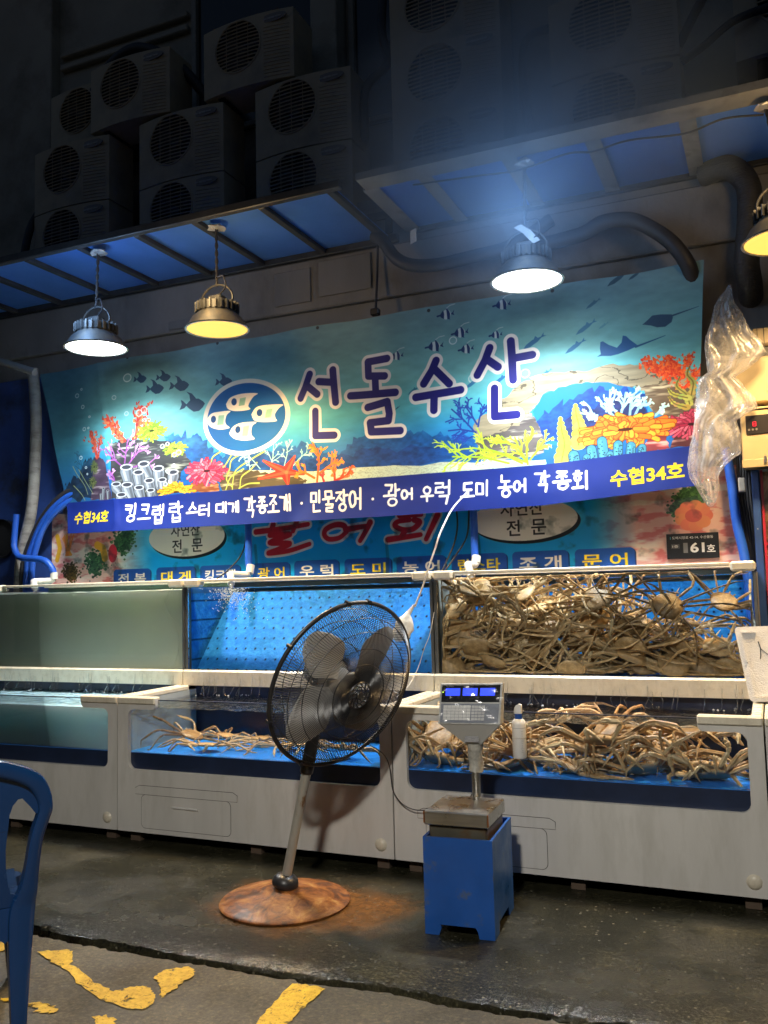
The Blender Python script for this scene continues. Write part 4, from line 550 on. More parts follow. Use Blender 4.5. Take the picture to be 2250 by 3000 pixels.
# ------------------------------------------------------------------ ground
def ground():
    b = MB(); b.add([(-60, -40, -.09), (60, -40, -.09), (60, 40, -.09), (-60, 40, -.09)], [(0, 1, 2, 3)]); o = b.build('ground', mat('dark_subsoil', (.03, .028, .024), .9)); o['kind'] = 'structure'
    rg = random.Random(4); base = [(-9, 3.19), (-3.49, 3.155), (-3.19, 3.204), (-2.99, 3.186), (-2.6, 3.165), (-2.05, 3.165), (-1.65, 3.18), (-1.41, 3.215), (-1.14, 3.199), (-.85, 3.193), (-.36, 3.25), (4, 3.25)]
    xs = [-9, -5]+[-4+i*.022 for i in range(260)]+[2.5, 6]
    def ed(x): return float(np.interp(x, [q[0] for q in base], [q[1] for q in base]))
    j1 = [0.]; j2 = [0.]
    for _ in xs: j1.append(j1[-1]*.75+rg.gauss(0, .006)); j2.append(j2[-1]*.8+rg.gauss(0, .007))
    b = MB(); n = len(xs)
    for i, x in enumerate(xs):
        e = ed(x)+j1[i]; lip = .012+.010*math.sin(x*7)+j2[i]*.4
        b.v += [(x, e+.004, -.085), (x, e, -.020), (x, e+.003+abs(j2[i])*.4, -.006+j2[i]*.2), (x, e+.018+abs(j1[i]), -.002), (x, e+.12, -.001), (x, 7.4, .0)]
    b.f += [(i*6+k, (i+1)*6+k, (i+1)*6+k+1, i*6+k+1) for i in range(n-1) for k in range(5)]
    o = b.build('pavement', pavement_mat(), smooth=40); o['kind'] = 'structure'
    b = MB()
    for i, x in enumerate(xs):
        e = ed(x)+j1[(i*3) % n]*.7-.012-.009*(1+math.sin(x*4.1+1)); b.v += [(x, e, -.085), (x, e-.002, -.026), (x, e-.010, -.015), (x, e-.3, -.012), (x, -30, -.012)]
    b.f += [(i*5+k, (i+1)*5+k, (i+1)*5+k+1, i*5+k+1) for i in range(n-1) for k in range(4)]
    o = b.build('road', road_mat(), smooth=40); o['kind'] = 'structure'
    marks = [[(-2.966, 3.004), (-2.868, 3.066), (-2.821, 3.057), (-2.742, 2.959), (-2.524, 2.853), (-2.397, 2.814), (-2.355, 2.872), (-2.309, 2.9), (-2.234, 2.853), (-2.193, 2.787), (-2.2, 2.735), (-2.272, 2.718), (-2.377, 2.738), (-2.562, 2.817), (-2.737, 2.913), (-2.831, 2.939)],
     [(-2.334, 3.049), (-2.256, 3.101), (-2.202, 3.074), (-2.193, 2.953), (-2.185, 2.84), (-2.204, 2.844), (-2.25, 2.911), (-2.33, 2.97)], [(-1.788, 3.115), (-1.734, 3.125), (-1.648, 3.122), (-1.648, 3.02), (-1.647, 2.876), (-1.627, 2.742), (-1.749, 2.696), (-1.762, 2.889)],
     [(-3.345, 2.963), (-3.206, 3.025), (-3.197, 3.056), (-3.116, 2.976), (-3.113, 2.925), (-3.241, 2.889)], [(-2.77, 2.623), (-2.732, 2.627), (-2.708, 2.626), (-2.685, 2.604), (-2.743, 2.602)], [(-2.637, 2.622), (-2.603, 2.644), (-2.559, 2.641), (-2.498, 2.624), (-2.481, 2.601), (-2.527, 2.584), (-2.563, 2.58), (-2.567, 2.608), (-2.615, 2.6)], [(-2.331, 2.629), (-2.29, 2.65), (-2.236, 2.637), (-2.197, 2.579), (-2.252, 2.558)]]
    pm = paint_mat()
    for q in marks:
        q = [((1-k/7)*a[0]+k/7*c[0]+rg.gauss(0, .0045), (1-k/7)*a[1]+k/7*c[1]+rg.gauss(0, .0045)) for a, c in zip(q, q[1:]+q[:1]) for k in range(7)]
        b = MB(); b.v = [(x, y, -.008) for x, y in q]; b.f = [tuple(range(len(q)))]; o = b.build('road_marking', pm, fix=False); o['kind'] = 'structure'
ground()
# ------------------------------------------------------------------ the market building
def building():
    t = thing('market_building', (-2.5, 5.85, 0), 'dark market hall facade of stained concrete behind the stall', 'building')
    MB().box(-14, 5.82, 0, 10, 6.0, 4.3).build('lower_wall', CONCRETE, t)
    MB().box(-14, 6.42, 4.3, 10, 6.7, 12).build('upper_wall', PLASTER, t)
    MB().box(-14, 5.82, 4.302, 10, 6.42, 4.38).build('ledge', CONCRETE, t)
    # painted lower zone at the far left and the bare beam above the banner
    MB().box(-9, 5.80, 0, -5.5, 5.818, 3.42, .004).build('painted_wall', BLUEWALL, t)
    MB().box(-9, 5.76, 3.60, 3, 5.818, 3.985, .01).build('lintel', CONCRETE, t)
    gp = mat('grey_wall_panel', (.16, .16, .155), .7, var=.15, vscale=3, bump=.2, stretch=(1, 1, .3))
    for x0, x1, z0, z1 in ((-3.36, -3.05, 3.66, 3.92), (-2.98, -2.55, 3.68, 3.95), (-4.35, -4.13, 3.62, 3.69)): MB().box(x0, 5.742, z0, x1, 5.757, z1, .004).build('wall_patch', gp, t)
    wm = mat('window_dark_glass', (.012, .013, .016), .15, var=.2); fm = mat('window_frame_paint', (.20, .19, .17), .6, var=.15)
    for x0, x1, z0, z1 in ((-4.55, -3.28, 5.55, 9), (-3.0+.02, -1.9, 5.3, 9)):
        wnd = MB().box(x0, 6.405, z0, x1, 6.424, z1).build('window', wm, t); fr = MB()
        for a, b_ in ((x0, x0+.05), (x1-.05, x1)): fr.box(a, 6.36, z0, b_, 6.412, z1, .006)
        fr.box(x0+.05, 6.365, z0, x1-.05, 6.41, z0+.05, .006); fr.build('frame', fm, wnd)
    for x0, x1, y0 in ((-8.5, -6.15, 6.30), (-3.26, -3.02, 6.22), (-1.85, -1.6, 6.30)): MB().box(x0, y0, 4.38, x1, 6.43, 12, .01).build('pilaster', PLASTER, t)
    for z in (6.62, 6.75): MB().box(-6.1, 6.36, z, -4.6, 6.425, z+.06, .01).build('cornice', PLASTER, t)
building()
def opposite():
    t = thing('opposite_stall_building', (-2, -8, 0), 'plain stall building across the aisle behind the photographer', 'building')
    MB().box(-22, -9, -.02, 18, -8, 9).build('wall', PLASTER, t); MB().box(-22, -8, 8.8, 18, -7.6, 9.1).build('parapet', CONCRETE, t)
    for k in range(8): MB().box(-19+k*4.6, -7.99, .0, -15.4+k*4.6, -7.93, 3.2, .02).build('shutter', mat('shutter_grey', (.12, .12, .125), .5, .4, stretch=(.2, 1, 8), var=.25, vscale=4), t)
opposite()
# ------------------------------------------------------------------ awnings
def panel_mat():
    m, nt, p = newmat('blue_roof_sheet'); L = nt.links.new; out = nt.nodes['Material Output']
    c = ramp(nt, noise(nt, 1.6, 6, .6).outputs[0], [(.3, (.10, .28, .70)), (.7, (.15, .38, .88))]); L(c.outputs[0], p.inputs['Base Color']); p.inputs['Roughness'].default_value = .5
    tr = nd(nt, 'BsdfTranslucent'); L(c.outputs[0], tr.inputs[0]); mx = nd(nt, 'MixShader'); mx.inputs[0].default_value = .55; L(p.outputs[0], mx.inputs[1]); L(tr.outputs[0], mx.inputs[2]); L(mx.outputs[0], out.inputs[0]); return m
def awnings():
    pm = panel_mat()
    t = thing('awning', (-4., 5.4, 3.98), 'long blue panel awning with dark steel rafters above the left lamps', 'awning', 'awnings over the stall front')
    MB().box(-6.9, 4.80, 4.0, -2.33, 4.85, 4.055, .006).build('front_beam', DARKMETAL, t); MB().box(-6.9, 5.735, 3.99, -2.33, 5.78, 4.05, .006).build('back_beam', DARKMETAL, t)
    rx = [-6.49, -5.98, -5.47, -4.96, -4.455, -3.945, -3.455, -2.93, -2.42]
    for x in rx: MB().box(x-.025, 4.851, 4.0, x+.025, 5.734, 4.034, .004).build('rafter', DARKMETAL, t)
    for a, b in zip(rx[:-1], rx[1:]): MB().box(a-.02, 4.852, 4.036, b+.018, 5.734, 4.044).build('roof_panel', pm, t)
    t = thing('awning', (-.7, 5.4, 3.98), 'blue panel awning with pale aluminium front channel above the right lamps', 'awning', 'awnings over the stall front')
    am = mat('awning_channel', (.33, .32, .29), .5, .55, var=.15, vscale=7, dirt=(.14, .13, .11), dscale=5)
    b = MB(); b.prism([(4.845, 4.043), (5.005, 4.043), (5.005, 4.053), (4.865, 4.053), (4.865, 4.088), (4.845, 4.088)], -2.24, 2.4, 'x'); b.build('front_channel', am, t)
    MB().box(-2.24, 5.745, 4.035, 2.4, 5.78, 4.085, .006).build('back_beam', DARKMETAL, t)
    rx = [-2.21, -1.842, -1.303, -.806, -.286, .234, .754, 1.27, 1.79, 2.3]
    for i, x in enumerate(rx):
        b = MB(); h = .045 if i else .055; b.prism([(x-h, 4.047), (x+h, 4.047), (x+h, 4.051), (x-h+.008, 4.051), (x-h+.008, 4.066), (x-h, 4.066)], 5.007, 5.744, 'y'); b.build('rafter', ALU if i in (0, 3, 4) else am, t)
    for a, b in zip(rx[:-1], rx[1:]): MB().box(a-.02, 4.875, 4.068, b+.018, 5.744, 4.076).build('roof_panel', pm, t)
awnings()
# ------------------------------------------------------------------ air conditioner units
def ac_units():
    shell = mat('ac_beige_shell', (.40, .33, .23), .6, var=.1, vscale=3, dirt=(.20, .18, .145), dscale=3, dcut=(.45, .75)); dark = mat('ac_dark_inside', (.02, .019, .018), .8); fanm = mat('ac_fan_plastic', (.05, .048, .045), .6); badge = mat('ac_badge', (.16, .14, .13), .4); bl = mat('ac_badge_letters', (.35, .34, .32), .4)
    Wd, Hd, D = .83, .565, .31; cx, cz, R = .345, Hd-.222, .212
    bow = lambda x: -.045*(1-((x-Wd/2)/(Wd/2))**2)
    def proto():
        t = thing('air_conditioner_unit', (0, 0, 0), 'x', 'air conditioner')
        b = MB(); n = 12; xs = [Wd*i/n for i in range(n+1)]
        ring = [(x, bow(x)) for x in xs]+[(Wd, D), (0, D)]; m = len(ring)
        # casing: top, bottom, sides, back
        b.v = [(x, y, z) for z in (0, Hd) for x, y in ring]; b.f = [tuple(range(m)), tuple(range(2*m-1, m-1, -1))]+[(i, (i+1) % m, m+(i+1) % m, m+i) for i in range(n, m)]
        b.build('casing', shell, t)
        # front with round opening, built as a fan of strips
        b = MB(); K = 48; ang = [2*PI*k/K for k in range(K)]; inner = []; outer = []
        for a in ang:
            inner.append((cx+R*math.cos(a), cz+R*math.sin(a))); dx, dz = math.cos(a), math.sin(a)
            tt = min([(Wd-cx)/dx if dx > 1e-6 else 9, -cx/dx if dx < -1e-6 else 9, (Hd-cz)/dz if dz > 1e-6 else 9, -cz/dz if dz < -1e-6 else 9]); outer.append((cx+tt*dx, cz+tt*dz))
        rows = 4
        for r in range(rows+1):
            f = r/rows; b.v += [(p[0]+(q[0]-p[0])*f, bow(p[0]+(q[0]-p[0])*f), p[1]+(q[1]-p[1])*f) for p, q in zip(inner, outer)]
        b.f = [(r*K+k, r*K+(k+1) % K, (r+1)*K+(k+1) % K, (r+1)*K+k) for r in range(rows) for k in range(K)]
        for cxx, czz in ((0, 0), (Wd, 0), (Wd, Hd), (0, Hd)):
            a = math.atan2(czz-cz, cxx-cx) % (2*PI); k = int(a/(2*PI)*K) % K; o = len(b.v); b.v.append((cxx, 0., czz)); b.f.append((rows*K+k, rows*K+(k+1) % K, o))
        fr = b.build('front_panel', shell, t, smooth=30)
        # fine ribs right of the fan follow the bowed face
        b = MB()
        for k in range(15):
            z = .03+k*.029; pts = [(x, bow(x)-.002, z) for x in np.linspace(.585, .80, 6)]; b.tube(pts, .0035, 4)
        b.build('rib', shell, fr)
        b = MB(); b.lathe([(0.001, .12), (R, .12), (R, -.004)], 40, M=Matrix.Rotation(PI/2, 4, 'X') @ Matrix.Identity(4)); b.v = [(x+cx, y*-1+.0 if False else -y+.0, z+cz) for x, y, z in b.v]; b.v = [(x, abs(y)-.04, z) for x, y, z in b.v]; b.build('fan_well', dark, t)
        b = MB()
        for k in range(3):
            a = k*2*PI/3+.4
            b.grid(lambda u, v: (cx+(.04+u*.15)*math.cos(a+(v-.5)*.9), .03+.035*(v-.5), cz+(.04+u*.15)*math.sin(a+(v-.5)*.9)), 4, 4)
        b.tube([(cx, .01, cz), (cx, .06, cz)], .045, 16); b.build('fan', fanm, t)
        g = MB()
        for k in range(14):
            z = -R+.022+k*(2*R-.03)/13.; hw = math.sqrt(max(0, R*R-z*z)); pts = [(cx+x, bow(cx+x)-.004, cz+z) for x in np.linspace(-hw, hw, 7)]; g.tube(pts, .0062, 5)
        for k in range(3): g.tube([(cx-.1+.1*k, bow(cx)-.001, cz-math.sqrt(R*R-(.1*(k-1))**2)), (cx-.1+.1*k, bow(cx)-.001, cz+math.sqrt(R*R-(.1*(k-1))**2))], .003, 4)
        g.build('grille', shell, t)
        g = MB(); g.tube([(cx+R*math.cos(a), bow(cx+R*math.cos(a))-.003, cz+R*math.sin(a)) for a in np.linspace(0, 2*PI, 41)], .007, 6, caps=False); g.build('grille_ring', shell, t)
        b = MB(); b.v = [(.665+.125*math.cos(a), bow(.665)+.002-y, Hd-.062+.033*math.sin(a)) for y in (0, .010) for a in ang[::2]]; k = K//2; b.f = [tuple(range(k, 2*k))]+[(i, (i+1) % k, k+(i+1) % k, k+i) for i in range(k)]; bd = b.build('badge', badge, t)
        b = MB()
        for q, (u0, u1, h_) in enumerate(((.585, .615, .010), (.622, .652, .014), (.656, .684, .014), (.690, .740, .010))): b.box(u0, bow(.665)-.0115, Hd-.064-h_/2, u1, bow(.665)-.0085, Hd-.064+h_/2)
        b.build('badge_mark', bl, bd)
        for x in (.12, Wd-.18): MB().box(x, .02, -.012, x+.06, D-.02, -.001).build('foot', DARKMETAL, t)
        return t
    p = proto(); first = True
    spots = [(-5.79, 4.851, 5.75, 'old beige air conditioner, top of the leftmost stack above the awning'), (-5.79, 4.275, 5.75, 'old beige air conditioner, bottom of the leftmost stack, just above the awning'),
     (-4.64, 4.851, 5.75, 'beige air conditioner topping the second stack from the left'), (-4.64, 4.275, 5.75, 'beige air conditioner at the bottom of the second stack from the left'),
     (-3.51, 4.851, 5.75, 'beige air conditioner topping the third stack, with a unit perched above it'), (-3.51, 4.275, 5.75, 'beige air conditioner at the bottom of the third stack from the left'),
     (-3.99, 5.465, 5.75, 'highest beige air conditioner perched across the second and third stacks'), (-5.16, 5.465, 5.75, 'beige air conditioner perched above the gap of the two left stacks'), (-5.9, 5.56, 6.05, 'air conditioner half hidden behind its neighbour beside the left pillar'),
     (-2.35, 5.345, 5.75, 'air conditioner cut by the top edge, top of the middle stack'), (-2.35, 4.815, 5.75, 'air conditioner in the middle of the three high stack behind the blue glow'), (-2.35, 4.275, 5.75, 'air conditioner at the bottom of the three high stack behind the blue glow'),
     (-1.18, 4.87, 5.75, 'upper air conditioner of the stack above the right white lamp'), (-1.18, 4.29, 5.75, 'lower air conditioner of the stack above the right white lamp'), (-.02, 4.72, 5.75, 'air conditioner cut off by the right edge of the picture')]
    for x, z, y, lab in spots:
        o = p if first else copy_tree(p); first = False; o.location = (x, y, z); tag(o, lab, 'air conditioner', 'air conditioner units stacked over the awning')
    st = thing('steel_rack', (-3., 5.9, 4.0), 'dark steel rack under the stacked air conditioners', 'rack')
    for y in (5.80, 6.0): MB().box(-6.2, y, 4.205, 1.2, y+.05, 4.262).build('rail', DARKMETAL, st)
    for x in (-6.1, -4.75, -3.6, -2.45, -1.3, -.1): MB().box(x, 5.80, 4.095, x+.05, 6.05, 4.203).build('post', DARKMETAL, st)
    MB().box(-6.0, 5.98, 4.264, -5.95, 6.4, 5.54).build('post', DARKMETAL, st); MB().box(-6.0, 5.98, 5.545-.03, -4.9, 6.4, 5.545).build('rail', DARKMETAL, st)
    # insulated refrigerant hoses looping between the units
    for i, (lab, pts, r) in enumerate([('black hose arching over the unit beside the left pillar', [(-5.35, 6.0, 6.02), (-5.1, 5.95, 6.2), (-4.75, 5.9, 6.22), (-4.4, 5.95, 6.0), (-4.1, 6.1, 5.6)], .045), ('black hose dropping beside the top of the third stack', [(-2.5, 6.05, 6.4), (-2.52, 6.0, 5.8), (-2.45, 5.95, 5.5), (-2.62, 5.9, 5.3), (-2.64, 5.9, 4.9)], .035), ('dark hose curving down left of the stack above the white lamp', [(-1.18, 5.85, 5.35), (-1.33, 5.7, 5.2), (-1.36, 5.7, 4.9), (-1.34, 5.75, 4.6), (-1.3, 5.8, 4.3)], .03), ('dark hose rising to the top right corner', [(-.36, 5.8, 4.95), (-.2, 5.7, 5.15), (-.02, 5.7, 5.4), (.1, 5.75, 5.7)], .03), ('thick cable sagging between the two right units', [(-.34, 5.7, 4.78), (-.2, 5.68, 4.84), (-.02, 5.68, 4.95), (.2, 5.7, 5.0)], .025), ('black pipe standing left of the leftmost stack', [(-5.9, 5.75, 4.1), (-5.88, 5.72, 4.45), (-5.84, 5.75, 4.75), (-5.86, 5.9, 5.0)], .035)]):
        tag(MB().tube(catmull(pts, 8), r, 8).build('insulated_hose', BLACKRUB, smooth=60), lab, 'hose', 'hoses between the air conditioners')
ac_units()
# ------------------------------------------------------------------ pendant lamps
def lamp(loc, top, white, power, label, R=.205, cone=150, blend=1., col=None, fill=P_FILL, soft=.10):
    x, y, z = loc; t = thing('pendant_lamp', (x, y, z), label, 'lamp', 'pendant lamps under the awning')
    grey = mat('lamp_shade_paint', (.075, .078, .08), .5, .4, var=.2, vscale=10, dirt=(.16, .14, .11), dscale=8)
    b = MB(); b.lathe([(R+.012, 0), (R+.014, .006), (R+.008, .014), (R-.01, .03), (R*.83, .075), (R*.66, .105), (R*.64, .112), (.0, .112)], 48, c=(x, y, z)); b.build('shade', grey, t, smooth=40)
    b = MB(); b.lathe([(R+.012, 0), (R-.002, .0), (R-.004, .004)], 48, c=(x, y, z)); b.build('rim', mat('lamp_rim', (.55, .54, .5), .35, .3), t, smooth=40)
    # diffuser lens filling the mouth of the shade
    b = MB(); b.lathe([(R-.004, .004), (R*.75, -.001), (R*.4, -.003), (.0005, -.004)], 48, c=(x, y, z)); b.build('diffuser', emit('lamp_glow_white', (.93, 1., 1.), 7.) if white else emit('lamp_glow_warm', (1., .56, .105), 1.08), t, smooth=60)
    b = MB(); b.lathe([(R*.60, .113), (R*.62, .12), (R*.62, .175), (R*.58, .182), (R*.3, .19), (.0, .19)], 36, c=(x, y, z)); hs = b.build('heat_sink', grey, t, smooth=30)
    for k in range(24):
        a = 2*PI*k/24; M = Matrix.Translation((x, y, z)) @ Matrix.Rotation(a, 4, 'Z'); MB().box(R*.60, -.004, .118, R*.73, .004, .178, M=M).build('fin', grey, hs)
    MB().box(x-.05, y-.04, z+.191, x+.05, y+.04, z+.235, .008).build('driver_box', grey, t)
    b = MB(); b.tube(catmull([(x-.11, y, z+.15), (x-.125, y, z+.22), (x-.08, y, z+.285), (x, y, z+.31), (x+.08, y, z+.285), (x+.125, y, z+.22), (x+.11, y, z+.15)], 6), .008, 6); b.build('bracket', grey, t, smooth=60)
    MB().tube(catmull([(x+.03, y-.02, z+.23), (x+.10, y-.05, z+.27), (x+.09, y-.06, z+.34), (x+.02, y-.02, z+.36), (x, y, z+.42)], 8), .006, 6).build('cable', BLACKRUB, t, smooth=60)
    tx, ty, tz = top; b = MB()
    n = 26
    for s_ in (0, PI): b.tube([(x+(tx-x)*i/n+.006*math.cos(i*.9+s_), y+(ty-y)*i/n+.006*math.sin(i*.9+s_), z+.30+(tz-z-.30)*i/n) for i in range(n+1)], .006, 6)
    b.build('cord', BLACKRUB, t, smooth=60)
    b = MB(); rg = random.Random(int(x*100))
    b.lathe([(.0, -.012), (.05, -.006), (.06, .0), (.045, .014), (.0, .02)], 10, c=(tx, ty, tz)); b.v = [(a+rg.gauss(0, .006), c+rg.gauss(0, .006), d+rg.gauss(0, .004)) for a, c, d in b.v]; b.build('tape_knot', mat('silver_tape', (.45, .45, .44), .35, .5, var=.2, vscale=30), t)
    ld = bpy.data.lights.new('lamp_light', 'SPOT'); ld.energy = power; ld.color = col or (WHITE_LIGHT if white else WARM_LIGHT); ld.shadow_soft_size = R*.75; ld.spot_size = math.radians(cone); ld.spot_blend = blend
    lo = bpy.data.objects.new('lamp_light', ld); COL.objects.link(lo); lo.parent = t; lo.location = (0, 0, -.012)
    # added point light beside the housing, brightens the awning, wall and steam
    ld = bpy.data.lights.new('fill_light', 'POINT'); ld.energy = fill; ld.color = (.36, .60, 1.) if white else WARM_LIGHT; ld.shadow_soft_size = soft
    lo = bpy.data.objects.new('fill_light', ld); COL.objects.link(lo); lo.parent = t; lo.location = (.05, -.28, .24)
    return t
lamp((-4.43, 5.0, 3.30), (-4.355, 4.935, 3.985), True, P_WHITE, 'white lamp hanging at the far left over the banner corner', .215)
lamp((-3.33, 4.93, 3.265), (-3.344, 4.95, 3.985), False, P_WARM, 'amber lamp hanging above the emblem of the banner')
lamp((-1.225, 5.03, 3.285), (-1.208, 5.013, 3.995), True, P_WHITE, 'brightest white lamp hanging in the blue mist on the right', fill=P_FILL*1.7, soft=.34)
lamp((.165, 4.93, 3.24), (.113, 4.965, 3.995), False, P_WARM, 'amber lamp cut by the right edge of the picture')
# the opposite row of stalls, behind the photographer, has the same lamps; the nearest throws the fan's shadow on the cabinets
lamp((-.69, -.05, 3.42), (-.69, -.05, 4.2), True, P_AISLE, 'lamp of the opposite stall row behind the photographer', cone=160, blend=.35, col=(1., .95, .86), fill=0)
_b = thing('aisle_beam', (-.69, -.05, 4.2), 'steel beam carrying the lamp of the opposite stall row', 'beam'); MB().box(-6, -.09, 4.215, 5, -.01, 4.30, .005).build('beam', DARKMETAL, _b)
for _x in (-5.9, 4.85): MB().box(_x, -.08, -.02, _x+.06, -.02, 4.214, .004).build('post', DARKMETAL, _b)
# ------------------------------------------------------------------ tanks
GLASS = thin_glass('tank_glass', (.96, .98, .975), .7, .015)
GLASSLOW = thin_glass('tank_glass_low', (.92, .95, .96), .75, .015)
WATERTOP = thin_glass('water_surface', (.90, .95, .97), 1., .03, bump=.7, bscale=22)
BLUEFLOOR = mat('blue_tank_floor', (.02, .22, .78), .35, var=.15, vscale=9, bump=.15, bscale=20)
NAVY = mat('navy_tank_wall', (.012, .022, .055), .3, var=.3, vscale=5)
PALE = mat('pale_tank_side', (.34, .38, .38), .4, var=.15, vscale=4)
def perforated():
    m, nt, p = newmat('perforated_blue_sheet'); L = nt.links.new; tc = nd(nt, 'TexCoord'); sx = nd(nt, 'SeparateXYZ'); L(tc.outputs['Object'], sx.inputs[0])
    def cell(src, off, div):
        a = nd(nt, 'Math', operation='MULTIPLY_ADD'); L(src, a.inputs[0]); a.inputs[1].default_value = 1/div; 
        if isinstance(off, float): a.inputs[2].default_value = off
        else: L(off, a.inputs[2])
        f = nd(nt, 'Math', operation='FRACT'); L(a.outputs[0], f.inputs[0]); s_ = nd(nt, 'Math', operation='SUBTRACT'); L(f.outputs[0], s_.inputs[0]); s_.inputs[1].default_value = .5; q = nd(nt, 'Math', operation='MULTIPLY'); L(s_.outputs[0], q.inputs[0]); q.inputs[1].default_value = div; return q
    zrow = nd(nt, 'Math', operation='MULTIPLY'); L(sx.outputs[2], zrow.inputs[0]); zrow.inputs[1].default_value = 1/.068; fl = nd(nt, 'Math', operation='FLOOR'); L(zrow.outputs[0], fl.inputs[0]); hf = nd(nt, 'Math', operation='MULTIPLY'); L(fl.outputs[0], hf.inputs[0]); hf.inputs[1].default_value = .5
    qx = cell(sx.outputs[0], hf.outputs[0], .078); qz = cell(sx.outputs[2], 0., .068); cb = nd(nt, 'CombineXYZ'); L(qx.outputs[0], cb.inputs[0]); L(qz.outputs[0], cb.inputs[1]); ln = nd(nt, 'VectorMath', operation='LENGTH'); L(cb.outputs[0], ln.inputs[0])
    k = ramp(nt, ln.outputs['Value'], [(.0068, (0, 0, 0)), (.0085, (1, 1, 1))]); c = ramp(nt, noise(nt, 24, 4, .6).outputs[0], [(.3, (.010, .17, .66)), (.7, (.025, .28, .88))]); mx = nd(nt, 'Mix', data_type='RGBA'); L(k.outputs[0], mx.inputs[0]); mx.inputs[6].default_value = (.004, .008, .03, 1); L(c.outputs[0], mx.inputs[7]); L(mx.outputs[2], p.inputs['Base Color']); p.inputs['Roughness'].default_value = .6; p.inputs['Specular IOR Level'].default_value = .15
    b = nd(nt, 'Bump'); b.inputs['Strength'].default_value = .5; b.inputs['Distance'].default_value = .02; L(noise(nt, 26, 3, .5).outputs[0], b.inputs['Height']); L(b.outputs[0], p.inputs['Normal']); return m
PERF = perforated()
def murky(name, lo, hi):
    m, nt, p = newmat(name); L = nt.links.new; c = ramp(nt, noise(nt, 1.6, 6, .6, stretch=(1, 1, .8)).outputs[0], [(.3, lo), (.7, hi)]); L(c.outputs[0], p.inputs['Base Color']); p.inputs['Roughness'].default_value = .6; p.inputs['Subsurface Weight'].default_value = .25; p.inputs['Subsurface Radius'].default_value = (.30, .32, .30); p.inputs['Subsurface Scale'].default_value = 1.; return m
def rounded(x0, z0, x1, z1, r, n=5, corners=(1, 1, 1, 1)):
    out = []
    for (cx, cz, a0, on) in ((x0, z0, PI, corners[0]), (x1, z0, 1.5*PI, corners[1]), (x1, z1, 0, corners[2]), (x0, z1, .5*PI, corners[3])):
        if not on: out.append((cx, cz)); continue
        ox = cx+(r if cx == x0 else -r); oz = cz+(r if cz == z0 else -r)
        out += [(ox+r*math.cos(a0+.5*PI*k/n), oz+r*math.sin(a0+.5*PI*k/n)) for k in range(n+1)]
    return out
SPLIT = [-5.615, -3.77, -1.92, -.072, 1.77]
YC, YT = 4.456, 5.155
def arc(cx, cz, r, a0, a1, n=5): return [(cx+r*math.cos(a0+(a1-a0)*k/n), cz+r*math.sin(a0+(a1-a0)*k/n)) for k in range(n+1)]
